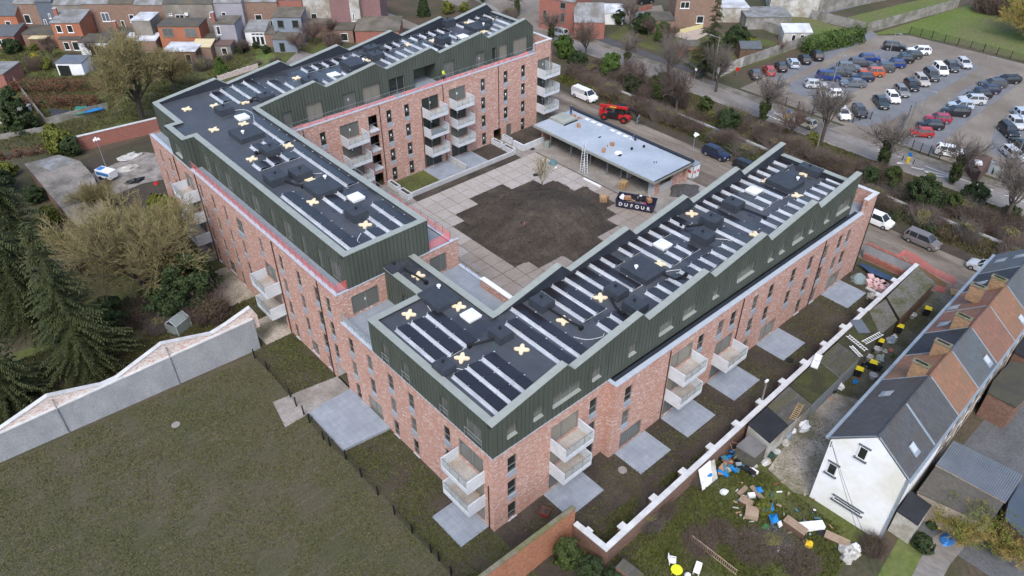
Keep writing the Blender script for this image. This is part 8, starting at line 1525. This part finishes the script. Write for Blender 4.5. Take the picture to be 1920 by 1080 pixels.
sheet('lawn', gp([(1560, 40), (1700, 5), (1830, -20), (1700, 38), (1625, 60)]), 0.014, M_lawn); sheet('lawn', gp([(1630, 66), (1800, 14), (2000, -30), (2100, 120), (1920, 115), (1800, 85), (1700, 62)]), 0.012, M_lawn); sheet('lawn', gp([(1440, 60), (1450, 15), (1520, 35), (1615, 62), (1510, 85)]), 0.014, M_lawn); sheet('side_gardens', gp([(1140, 70), (1180, 40), (1330, 60), (1440, 75), (1500, 90), (1345, 148), (1250, 100)]), 0.006, M_grass); sheet('asphalt_path', [(94.7, 92), (97.6, 92), (96.6, 52), (94.7, 52)], 0.11, pmat('dark_asphalt', (0.062, 0.062, 0.068), (0.078, 0.076, 0.080), .6, .9)); sheet('sandy_forecourt', gp([(1130, 20), (1240, 10), (1260, 60), (1210, 62)]), 0.018, M_park)
ptsline_wall([(1182, 28), (1222, 16)], 1.0, 'low red brick forecourt wall with pier', B_red, .3, cat='wall', name='forecourt_wall'); ptsline_wall([(1250, 98), (1340, 148)], .5, 'low grey boundary wall along the far pavement', M_cfen, cat='wall', name='boundary_wall')
sheet('pale_terrace', gp([(1258, 66), (1300, 52), (1340, 58), (1300, 78)]), .02, pmat('pink_terrace', (0.40, 0.33, 0.28), (0.34, 0.28, 0.24), 1, .9)); ptsline_wall([(1275, 62), (1325, 50)], .8, 'pale yellow terrace screen beside the conifer', pmat('yellow_screen', (0.55, 0.5, 0.26)), cat='screen', name='terrace_screen')
# ---------------------------------------------------------------- clutter of the south gardens and the garage alley
def at(px, py, z=0.0): p = G(px, py, z); return p.x, p.y
N_ = lambda a, b: (1300+a/5.143, 720+b/5.143)
P_ = lambda a, b: (1360+a/5.4, 880+b/5.4)
Q_ = lambda a, b: (1540+a/5.143, 560+b/5.143)
M_aged = pmat('aged_timber', (0.27, 0.20, 0.14), (0.34, 0.26, 0.19), 1.5, 0.9, fine=.2)
def board(pts, z, label, mat, nm='board', cat='board', th=.04):
    P = [G(*p, zz) for p, zz in zip(pts, z)]; n = (P[1]-P[0]).cross(P[2]-P[0]).normalized()*th; m = MB(); m.hexa(P+[p+n for p in P]); return single(m, nm, mat, label, cat)
bd = board([N_(165, 735), N_(185, 950), N_(90, 1030), N_(50, 830)], (1.9, .05, .05, 1.9), 'large white board leaning on the garden wall', M_white, 'leaning_board'); p = G(*N_(152, 850), 1.0); single(MB().lathe((0, 0, 0), [(.02, 0), (.3, .02), (.02, .04)], 14), 'blue_disc', M_tarpb, 'blue round blotch panel between the leaning boards', 'panel', base=(0, 0, 0)).location = (p.x-.15, p.y-.1, .9)
board([N_(205, 725), N_(235, 910), N_(190, 945), N_(160, 750)], (1.7, .05, .05, 1.7), 'narrow pale board leaning beside the large white one', M_render, 'leaning_board')
_rg = random.Random(5); JM = [M_tarpb, M_white, M_rub, M_aged, M_card, M_zinc, M_render, M_black, pmat('teal_junk', (0.05, 0.16, 0.22)), pmat('rust_junk', (0.16, 0.075, 0.05))]; jn = ['blue', 'white', 'black', 'timber', 'cardboard', 'zinc', 'grey', 'dark', 'teal', 'rusty']
for i in range(46):
    px, py = N_(_rg.uniform(260, 590), _rg.uniform(640, 900)); x, y = at(px, py); k = _rg.randrange(10); s = (_rg.uniform(.25, 1.1), _rg.uniform(.12, .5), _rg.uniform(.06, .35)); zz = .05+.5*max(0, 1-math.hypot(x-20.2, y+10.0)/2.2)
    mb = MB().obox((0, 0, 0), s, _rg.uniform(0, 3), 0, _rg.uniform(-.5, .5)); mb.v = [(a+x, b+y, c+zz+.2) for a, b, c in mb.v]; single(mb, 'junk_piece', JM[k], jn[k]+' scrap piece in the junk pile below the small shed', 'scrap', jn[k]+' scrap of the junk pile')
for i in range(9):
    x, y = at(*N_(_rg.uniform(330, 560), _rg.uniform(620, 760))); d = Vector((_rg.uniform(-1, 1), _rg.uniform(-1, 1), _rg.uniform(.0, .5))).normalized()*_rg.uniform(.7, 1.4); single(MB().tube(Vector((x, y, .9))-d*.5, Vector((x, y, .9))+d*.5, .03, n=5), 'metal_pole', M_zinc if i % 2 else M_aged, ('grey' if i % 2 else 'timber')+' pole sticking out of the junk pile', 'pole', ('grey' if i % 2 else 'timber')+' poles in the junk pile')
x, y = at(*N_(525, 780)); single(MB().lathe((x, y, .5), [(.28, 0), (.42, .35), (.40, .37), (.26, .04)], 14), 'pink_tub', pmat('pink_plastic', (0.62, 0.13, 0.28), rough=.4), 'bright pink plastic tub on the junk pile', 'tub')
for a, b, s, lb, mt in ((745, 690, (.4, .4, .5), 'dark green planter pot by the shed corner', M_dgp if 'M_dgp' in globals() else pmat('dark_green_pot', (0.015, 0.05, 0.04))), (700, 745, (.6, .4, .3), 'pile of pale stones by the small shed', M_render), (800, 655, (.35, .3, .3), 'grey stone heap beside the dark pot', M_conc), (940, 450, (.5, .5, .9), 'white insulation bundle against the garage front', M_white), (905, 515, (.45, .45, .7), 'grey plastic bundle against the garage front', M_zinc), (880, 570, (.4, .4, .5), 'pale bag on a blue crate by the garage', M_render), (1060, 430, (.8, .6, .9), 'white appliances stacked on a pallet in the gravel yard', M_white), (300, 1040, (.4, .3, .2), 'small white plastic sack in the weeds', M_white)):
    x, y = at(*N_(a, b)); blob('garden_heap', (x, y, .02), s, mt, lb, 'heap', a, 10, 5, .3)
# blue tarps, pallets, tables
tarp([P_(350, 370), P_(480, 345), P_(495, 420), P_(400, 440)], .45, 'bright blue tarpaulin heap next to timber', M_tarpb, 8, .5); tarp([P_(430, 460), P_(520, 450), P_(545, 530), P_(470, 565)], .4, 'second bright blue tarpaulin beside the plank stack', M_tarpb, 9, .45); tarp([P_(300, 185), P_(360, 180), P_(390, 230), P_(330, 245)], .3, 'round blue paddling pool cover by the gravel', M_tarpb, 10, .3); tarp([P_(520, 540), P_(560, 515), P_(580, 570), P_(545, 600)], .3, 'white crumpled sheet beside the blue tarpaulin', M_white, 12, .3)
def planks(pts, label, n=6, h=.75, nm='plank_stack'):
    A, B_, C_ = [Vector((*at(*p), 0)) for p in pts]; e = B_-A; L = e.length; e.normalize(); w = C_-A; w = w-e*w.dot(e); Wd = w.length; t = thing(nm, label, 'timber stack', A, math.atan2(e.y, e.x)); sg = 1 if e.cross(w).z > 0 else -1
    MB().box(.05, L-.05, min(.03*sg, sg*(Wd-.03)), max(.03*sg, sg*(Wd-.03)), 0, h-.16).build('base_crate', M_wooddoor, t, True)
    for i in range(n): y0, y1 = sg*Wd*i/n, sg*Wd*(i+.72)/n; MB().box(0, L+rnd(-.08, .08), min(y0, y1), max(y0, y1), h-.1, h+rnd(0, .04)).build('plank', M_aged, t, True)
    return t
planks([P_(565, 570), P_(775, 720), P_(620, 520)], 'long stack of weathered planks beside the blue tarpaulin', 6, .8); planks([P_(990, 700), P_(1230, 810), P_(1030, 640)], 'timber pallet row below the white gable', 5, .35); planks([P_(240, 195), P_(370, 350), P_(290, 190)], 'bundle of narrow boards by the blue pool cover', 4, .3); planks([P_(110, 255), P_(190, 180), P_(150, 285)], 'pale slatted pallet near the junk pile', 5, .25); planks([P_(120, 350), P_(240, 420), P_(160, 300)], 'old timber crate between pallets and tarpaulin', 5, .6)
x, y = at(*P_(260, 465)); cbox(x, y, 0, (1.1, 1.1, .6), .5, 'rotting brown wooden crate in the brambles', M_aged, 'wooden_crate', 'crate'); x, y = at(*P_(865, 595)); cbox(x, y, 0, (2.1, .7, .5), -.62, 'long white chest lying by the timber', M_white, 'white_chest', 'chest'); x, y = at(*P_(255, 295)); cbox(x, y, .3, (.6, .4, .3), -.6, 'white block on the old timber crate', M_white, 'white_block', 'block'); x, y = at(*P_(845, 765)); blob('yellow_toy', (x, y, .02), (.4, .35, .4), M_yel, 'yellow plastic toy beside the plank stack', 'toy', 3, 10, 5); x, y = at(*P_(1240, 870)); blob('rubble_sacks', (x, y, .02), (.9, .7, .7), M_render, 'grey white sacks heaped at the garden corner', 'sacks', 7, 14, 6, .4); x, y = at(*P_(1310, 800)); blob('rubble_sacks', (x, y, .02), (.5, .45, .6), M_white, 'white sacks beside the grey heap at the garden corner', 'sacks', 9, 12, 6, .4); x, y = at(*P_(415, 590)); blob('green_toy', (x, y, .02), (.35, .3, .25), pmat('green_plastic', (0.02, 0.3, 0.06)), 'small bright green toy in the brambles', 'toy', 2, 10, 5); x, y = at(*P_(970, 645)); single(MB().lathe((x, y, .0), [(.42, 0), (.45, .12), (.2, .14)], 14), 'car_tyre', M_tyre, 'grey tyre between chest and pallets', 'tyre')
for i in range(60):
    x, y = at(*P_(_rg.uniform(60, 1150), _rg.uniform(120, 900))) if i % 2 else at(*P_(_rg.uniform(100, 950), 150+_rg.uniform(0, 650))); k = _rg.choice([1, 3, 3, 4, 5, 6, 8, 9, 9, 7])
    mb = MB().obox((0, 0, 0), (_rg.uniform(.12, .55), _rg.uniform(.06, .2), _rg.uniform(.03, .14)), _rg.uniform(0, 3), 0, _rg.uniform(-.4, .4)); mb.v = [(a+x, b+y, c+.12) for a, b, c in mb.v]; single(mb, 'litter_piece', JM[k], 'small '+jn[k]+' litter piece strewn in the back garden', 'litter', jn[k]+' litter of the back garden')
# garden table and chairs
T_ = lambda a, b: (1080+a/5.4, 880+b/5.4)
M_lemon = pmat('lemon_plastic', (0.62, 0.66, 0.03), rough=.4); x, y = at(*T_(1020, 1015), .7); tb = thing('garden_table', 'lemon yellow round plastic garden table', 'table', (x, y, 0)); MB().lathe((0, 0, .68), [(.42, 0), (.48, .02), (.46, .05)], 20).build('tabletop', M_lemon, tb, True)
for i in range(4): a = .785+1.571*i; MB().tube((math.cos(a)*.35, math.sin(a)*.35, 0), (math.cos(a)*.25, math.sin(a)*.25, .68), .03).build('leg', M_lemon, tb, True)
def gchair(px, py, rz, label):
    x, y = at(px, py, .4); t = thing('garden_chair', label, 'chair', (x, y, 0), rz); MB().box(-.26, .26, -.26, .26, .38, .43).build('seat', M_white, t, True); MB().hexa([(-.26, .24, .43), (.26, .24, .43), (.26, .29, .43), (-.26, .29, .43), (-.24, .40, 1.0), (.24, .40, 1.0), (.24, .45, 1.0), (-.24, .45, 1.0)]).build('backrest', M_white, t, True)
    for u in (-.22, .22):
        for v in (-.22, .22): MB().box(u-.03, u+.03, v-.03, v+.03, 0, .38).build('leg', M_white, t, True)
        MB().box(u-.04, u+.04, -.26, .3, .62, .66).build('armrest', M_white, t, True)
gchair(*T_(980, 925), .6, 'white plastic garden chair touching the lemon table'); gchair(*T_(1225, 1025), -1.2, 'white plastic garden chair apart on the grass'); x, y = at(*T_(1135, 1055), .3); blob('white_stool', (x, y, .02), (.28, .28, .4), M_white, 'small white stool between the garden chairs', 'stool', 1, 10, 5, .05)
# trellis ladder fence, small slate roof
p, q = Vector((*at(*T_(1165, 725)), 0)), Vector((*at(*T_(1620, 1080)), 0)); tr = thing('trellis_fence', 'low wooden trellis crossing the back garden', 'fence', p)
for z in (.15, .75): MB().beam(p+Vector((0, 0, z)), q+Vector((0, 0, z)), .05, .07).build('rail', M_aged, tr)
for i in range(24): c = p+(q-p)*(i+.5)/24; MB().box(c.x-.025, c.x+.025, c.y-.025, c.y+.025, .19, .71).build('slat', M_aged, tr)
shed([tuple(G(*T_(a, b), 1.8).xy) for a, b in [(400, 985), (485, 900), (690, 1060), (600, 1130)]], 1.8, 'small roof of grey slates below the garden wall corner', M_plank, M_brownb, 'slate_shed', cat='shed', corr=True)
# things on the garage roofs and in the alley
def roofladder(a, b, label, z=2.5, wd=.42, mat=None, n=9): A, B_ = G(*a, z), G(*b, z); ladder(A, B_, wd, label, mat or M_white, n)
roofladder(Q_(255, 355), Q_(435, 500), 'long aluminium ladder lying across the mossy garage roof', 2.42); roofladder(Q_(285, 455), Q_(385, 560), 'short aluminium ladder on the edge of the corrugated garage roof', 2.5, .36); roofladder(Q_(410, 425), Q_(580, 335), 'broad white ladder propped from roof to fence', 2.4, .5); roofladder(N_(955, 345), N_(1040, 190), 'wooden ladder lying on the board roof', 2.4, .5, M_timber)
p = G(*Q_(375, 265), 2.4); single(MB().obox((p.x, p.y, 2.385), (2.2, 1.3, .05), .9), 'roofing_sheet', M_corrb, 'dark slate sheet on the mossy garage roof', 'sheet')
for a, b, lb in ((920, 550, 'white polystyrene block on the moss roof edge'), (890, 625, 'second polystyrene block beside the first on the moss roof')): p = G(1380+a/6, 580+b/6, 2.4); single(MB().obox((p.x, p.y, 2.45), (1.0, .7, .18), .3), 'polystyrene_block', M_white, lb, 'block')
def wbin(px, py, label, rz=.3):
    x, y = at(px, py); t = thing('wheelie_bin', label, 'bin', (x, y, .025), rz); MB().hexa([(-.24, -.28, .08), (.24, -.28, .08), (.24, .28, .08), (-.24, .28, .08), (-.30, -.36, 1.0), (.30, -.36, 1.0), (.30, .36, 1.0), (-.30, .36, 1.0)]).build('body', M_trim, t, True); MB().hexa([(-.33, -.4, 1.0), (.33, -.4, 1.0), (.33, .4, 1.0), (-.33, .4, 1.0), (-.28, -.34, 1.1), (.28, -.34, 1.1), (.28, .34, 1.12), (-.28, .34, 1.12)]).build('lid', pmat('bin_yellow', (0.72, 0.58, 0.02), rough=.45), t, True)
    for u in (-.25, .25): MB().tube((u-.03, .3, .1), (u+.03, .3, .1), .1, n=10).build('wheel', M_black, t, True)
wbin(*Q_(1005, 160), 'black wheelie bin with yellow lid alone by the lichen roofed garage'); wbin(*Q_(735, 330), 'black wheelie bin with yellow lid beside the brown wooden door'); wbin(*Q_(345, 745), 'black wheelie bin with yellow lid by the dirty white fence'); wbin(*Q_(480, 680), 'black wheelie bin with yellow lid among flower pots'); wbin(*Q_(545, 470), 'black wheelie bin with yellow lid near the broad ladder')
for i, (a, b) in enumerate(((870, 185), (530, 515), (450, 590), (490, 770))): x, y = at(*Q_(a, b)); single(MB().lathe((x, y, .02), [(.28, 0), (.42, .5), (.44, .52), (.36, .5), (.3, .3)], 14), 'plant_pot', M_conc, ['round concrete pot alone by the garage door', 'round concrete pot nearest the broad ladder', 'round concrete pot behind the yellow lidded bins', 'round concrete pot on the gravel edge'][i], 'pot')
for a, b, s, lb, mt in ((660, 410, (.9, .8, .7), 'grey tarpaulin draped over garden furniture', M_zinc), (700, 365, (.5, .4, .4), 'white bag heap beside the grey tarpaulin', M_white), (560, 580, (1.1, .6, .6), 'pale green covered bench in the alley clutter', pmat('pale_green_cover', (0.30, 0.36, 0.33))), (670, 500, (.45, .4, .4), 'terracotta pots heap in the alley', pmat('terracotta_pot', (0.36, 0.17, 0.11))), (610, 510, (.4, .4, .4), 'pale stone urn in the alley clutter', M_render), (330, 805, (.5, .35, .35), 'bright blue crate by the gravel edge', M_tarpb), (190, 860, (.5, .5, .8), 'white and navy rubbish bags against the fence', M_white), (110, 900, (.6, .4, .6), 'navy rubbish bags against the fence', M_skip), (85, 965, (.4, .35, .2), 'pinkish stone slab by the fence', pmat('pink_stone', (0.42, 0.27, 0.22))), (640, 300, (.7, .5, .5), 'dark furniture heap at the open garage', M_rub), (690, 560, (.4, .3, .3), 'small green plant pot group in the alley', L_green), (420, 640, (.8, .5, .5), 'dark flower boxes by the fence', M_rub), (540, 680, (.8, .5, .4), 'dark crates between pots and bins', M_rub)):
    x, y = at(*Q_(a, b)); blob('alley_heap', (x, y, .02), (s[0]*.72, s[1]*.72, s[2]*.75), mt, lb, 'heap', a, 10, 5, .45)
# street end: rubble wall, tarpaulin, sacks, red nets, pallet
Y_ = lambda a, b: (1560+a/9, 440+b/9)
rw = thing('rubble_wall', 'ruined wall of grey render and broken brick at the street end', 'wall', (61.8, -2.6, 0)); MB().box(61.5, 61.95, -6.4, -0.3, 0, 1.9).build('render_face', M_plast, rw); MB().box(61.1, 61.5, -6.4, -.6, 0, .7).build('broken_brick_foot', B_red, rw); MB().box(61.48, 62.0, -6.4, -.3, 1.9, 2.0).build('brick_top', B_red, rw)
tarp([Y_(430, 480), Y_(570, 510), Y_(1020, 720), Y_(960, 780), Y_(640, 650)], .5, 'dark blue tarpaulin at the foot of the ruined wall', pmat('navy_tarp', (0.03, 0.055, 0.11)), 14, .3)
x, y = at(*Y_(440, 770)); blob('covered_heap', (x, y, .02), (.95, .9, 1.0), pmat('grey_green_cover', (0.16, 0.22, 0.23), (0.2, 0.25, 0.26), 2), 'grey green covered heap beside the last patio', 'heap', 5, 14, 6, .15)
for i, (a, b) in enumerate(((640, 760), (620, 850), (740, 830), (720, 890), (840, 860), (820, 940), (900, 900))): x, y = at(*Y_(a, b)); cbox(x, y, .02+.0*i, (.95, .7, .55), .7+.1*i, 'pink and white wrapped sack by the ruined wall', pmat('pink_wrap', (0.55, 0.30, 0.30), (0.62, 0.48, 0.46), 1.5, .6), 'wrapped_sack', 'sack')['group'] = 'wrapped sacks by the ruined wall'
a, b = at(*Y_(575, 900)), at(*Y_(800, 1020)); single(MB().beam((*a, .1), (*b, .1), .4, .16), 'concrete_kerb', M_conc, 'concrete kerb stone lying beside the wrapped sacks', 'kerb stone'); x, y = at(*Y_(650, 1040)); blob('wire_heap', (x, y, .02), (.8, .5, .25), M_render, 'heap of pale wire offcuts by the white-coped wall', 'wire', 6, 10, 5, .5)
def pnet(pts, h, label):
    P = [G(a, b) for a, b in pts]; m = MB(); rg = random.Random(len(label))
    for p, q in zip(P, P[1:]):
        n = max(2, int((q-p).length/.6)); pr = None
        for i in range(n+1):
            c = p+(q-p)*i/n; t_ = c+Vector((rg.uniform(-.08, .08), rg.uniform(-.08, .08), h+rg.uniform(-.12, .08)))
            if pr: m.face([pr[0], c+Vector((0, 0, .02)), t_, pr[1]])
            pr = (c+Vector((0, 0, .02)), t_)
    single(m, 'barrier_net', M_netd, label, 'barrier net')
D_4 = lambda a, b: (1600+a/4.5, 380+b/4.5)
pnet([D_4(335, 500), D_4(430, 445), D_4(560, 530), D_4(680, 610), D_4(850, 690), D_4(835, 740)], 1.0, 'red barrier net round the roadside trench'); pnet([D_4(680, 740), D_4(770, 765)], .9, 'short red net sheet between garage end and trench'); sheet('trench_earth', gp([D_4(360, 500), D_4(450, 470), D_4(800, 690), D_4(760, 720)]), .03, pmat('orange_earth', (0.16, 0.095, 0.04), (0.11, 0.075, 0.04), .8, .95))
x, y = at(*D_4(855, 770)); pallet_stack(x, y, .5, 2, 'fresh yellow pallet at the terrace corner', .03)
for i, (a, b) in enumerate(((0, 0),)): pass
# white house yard, planter pot, wires
x, y = at(1022, 965); cr = thing('red_planter', 'square red planter on the mud by the corner', 'planter', (x, y, .02), .4); MB().hexa([(-.35, -.35, 0), (.35, -.35, 0), (.35, .35, 0), (-.35, .35, 0), (-.42, -.42, .55), (.42, -.42, .55), (.42, .42, .55), (-.42, .42, .55)]).build('box', pmat('dark_red_paint', (0.16, 0.03, 0.025)), cr, True); MB().box(-.36, .36, -.36, .36, .53, .56).build('soil', M_soil, cr, True)
for px, py, lb in ((1167, 882, 'manhole cover in the mud beside the facade step'), (1480, 676, 'dark drain hole in the patio corner'), (330, 797, 'broken drain frame in the field')): x, y = at(px, py); single(MB().lathe((x, y, .02), [(.42, 0), (.42, .06), (.1, .065)], 12), 'drain_cover', M_black if 'dark' in lb else M_kerb, lb, 'drain')
sheet('house_path', gp([(1700, 1100), (1745, 1010), (1790, 985), (1830, 1000), (1780, 1060), (1760, 1100)]), .03, M_asph); sheet('house_lawn', gp([(1640, 1090), (1690, 1000), (1740, 1005), (1740, 1040), (1700, 1100)]), .025, M_lawn); sheet('gable_weeds', gp([(1500, 935), (1525, 935), (1640, 1000), (1620, 1030), (1560, 990)]), .02, M_grass)
for i, (q0, q1) in enumerate((((1566, 832), (1640, 1080)), ((1571, 830), (1655, 1080)))):
    a = Vector((22.7, -16.05, 7.7)); b = G(*q1, 2.0); m = MB(); n = 14; pr = None
    for k in range(n+1):
        c = a+(b-a)*k/n; c.z -= 1.2*math.sin(math.pi*k/n)*.4
        if pr: m.tube(pr, c, .015, n=4, caps=False)
        pr = c
    single(m, 'overhead_wire', M_black, 'thin overhead wire running from the white gable', 'wire', 'overhead wires of the white house')
for px, py, s, lb, mt in ((1760, 985, (.4, .4, .4), 'yellow bucket beside the flat roofed extension', M_yel), (1775, 1012, (.9, .5, .4), 'blue white and red bag on the paved path', M_blues), (1690, 990, (1.0, .7, .6), 'brown log pile beside the porch', M_aged), (1745, 985, (.5, .5, .7), 'dark green pot plant by the porch', L_dark), (1918, 1020, (.5, .4, .5), 'yellow container by the blue flat roof', M_yel)): x, y = at(px, py); blob('yard_object', (x, y, .02), s, mt, lb, 'yard object', px, 10, 5, .25)
NOGRASS.append([(-7.5, 22.4), (0, 22.6), (0, 25.2), (-6.8, 26.3)]); NOGRASS.append([tuple(p.xy) for p in og]); NOGRASS.append([tuple(p) for p in gp([(172, 325), (270, 285), (305, 290), (312, 335), (265, 345), (205, 370)])])
# tufts of grass and weeds: uncountable ground cover
def tufts(name, poly, n, seed, mats, h=(.08, .25), z=.01):
    rg = random.Random(seed); xs = [p[0] for p in poly]; ys = [p[1] for p in poly]; m = MB(); k = 0; tr_ = 0; NG = [[(p[0]*1.0, p[1]) for p in q] for q in NOGRASS]
    while k < n and tr_ < n*8:
        tr_ += 1; x, y = rg.uniform(min(xs), max(xs)), rg.uniform(min(ys), max(ys))
        if not inpoly(x, y, poly) or noise.noise(Vector((x*.35, y*.35, seed))) < rg.uniform(-.5, .25): continue
        if y > -.9 and -.2 < x < 58.2 and y < 11 or (-.1 < x < 14 and 0 < y < 67): continue
        if any(inpoly(x, y, q) for q in NG): continue
        for j in range(3):
            a = rg.uniform(0, 6.28); w = rg.uniform(.03, .10); hh = rg.uniform(*h); dx, dy = math.cos(a)*w, math.sin(a)*w; lx, ly = rg.uniform(-.08, .08), rg.uniform(-.08, .08); ox, oy = x+rg.uniform(-.12, .12), y+rg.uniform(-.12, .12)
            m.face([(ox-dx, oy-dy, z), (ox+dx, oy+dy, z), (ox+lx, oy+ly, z+hh)], rg.randrange(len(mats)))
        k += 1
    o = m.build(name, mats); return tag(o, kind='stuff')
GR = [leafmat('grass_blade', (0.075, 0.078, 0.030), (0.105, 0.098, 0.045), (0.055, 0.066, 0.022), .3), leafmat('green_blade', (0.066, 0.092, 0.018), (0.095, 0.118, 0.030), (0.115, 0.12, 0.045), .4), leafmat('dry_blade', (0.15, 0.125, 0.07), (0.12, 0.10, 0.06), (0.09, 0.08, 0.04), .4)]
tufts('field_grass', gp([(-60, 900), (496, 660), (580, 795), (760, 980), (860, 1100), (-60, 1120)]), 24000, 3, [GR[0], GR[0], GR[1], GR[2]], (.03, .08)); tufts('garden_weeds', gp([(1090, 1000), (1330, 840), (1440, 890), (1600, 1010), (1560, 1100), (1100, 1100)]), 15000, 4, [GR[1], GR[1], L_lime, GR[0]], (.06, .2)); tufts('mud_weeds', rect(2, 58, -5.5, -1.2), 2600, 6, [GR[1], GR[1], GR[0]], (.04, .14)); tufts('strip_grass', rect(-5, -.1, -6, 48), 8000, 7, [GR[0], GR[1]], (.04, .14)); tufts('west_garden_weeds', gp([(-20, 800), (0, 690), (240, 600), (330, 380), (420, 480), (480, 600), (300, 690), (100, 780)]), 22000, 8, [GR[0], GR[1], GR[2]], (.1, .35)); tufts('town_garden_weeds', gp([(-40, 280), (-20, 90), (300, 110), (500, 100), (330, 190), (290, 225), (150, 280)]), 16000, 9, [GR[1], GR[0], GR[2]], (.12, .45)); tufts('verge_weeds', rect(72.4, 87, -35, 68), 26000, 10, [GR[0], GR[2], GR[1]], (.1, .4)); tufts('yard_weeds', gp([(1420, 870), (1520, 770), (1570, 800), (1530, 930)]), 260, 12, [L_lime, GR[1]], (.05, .10))
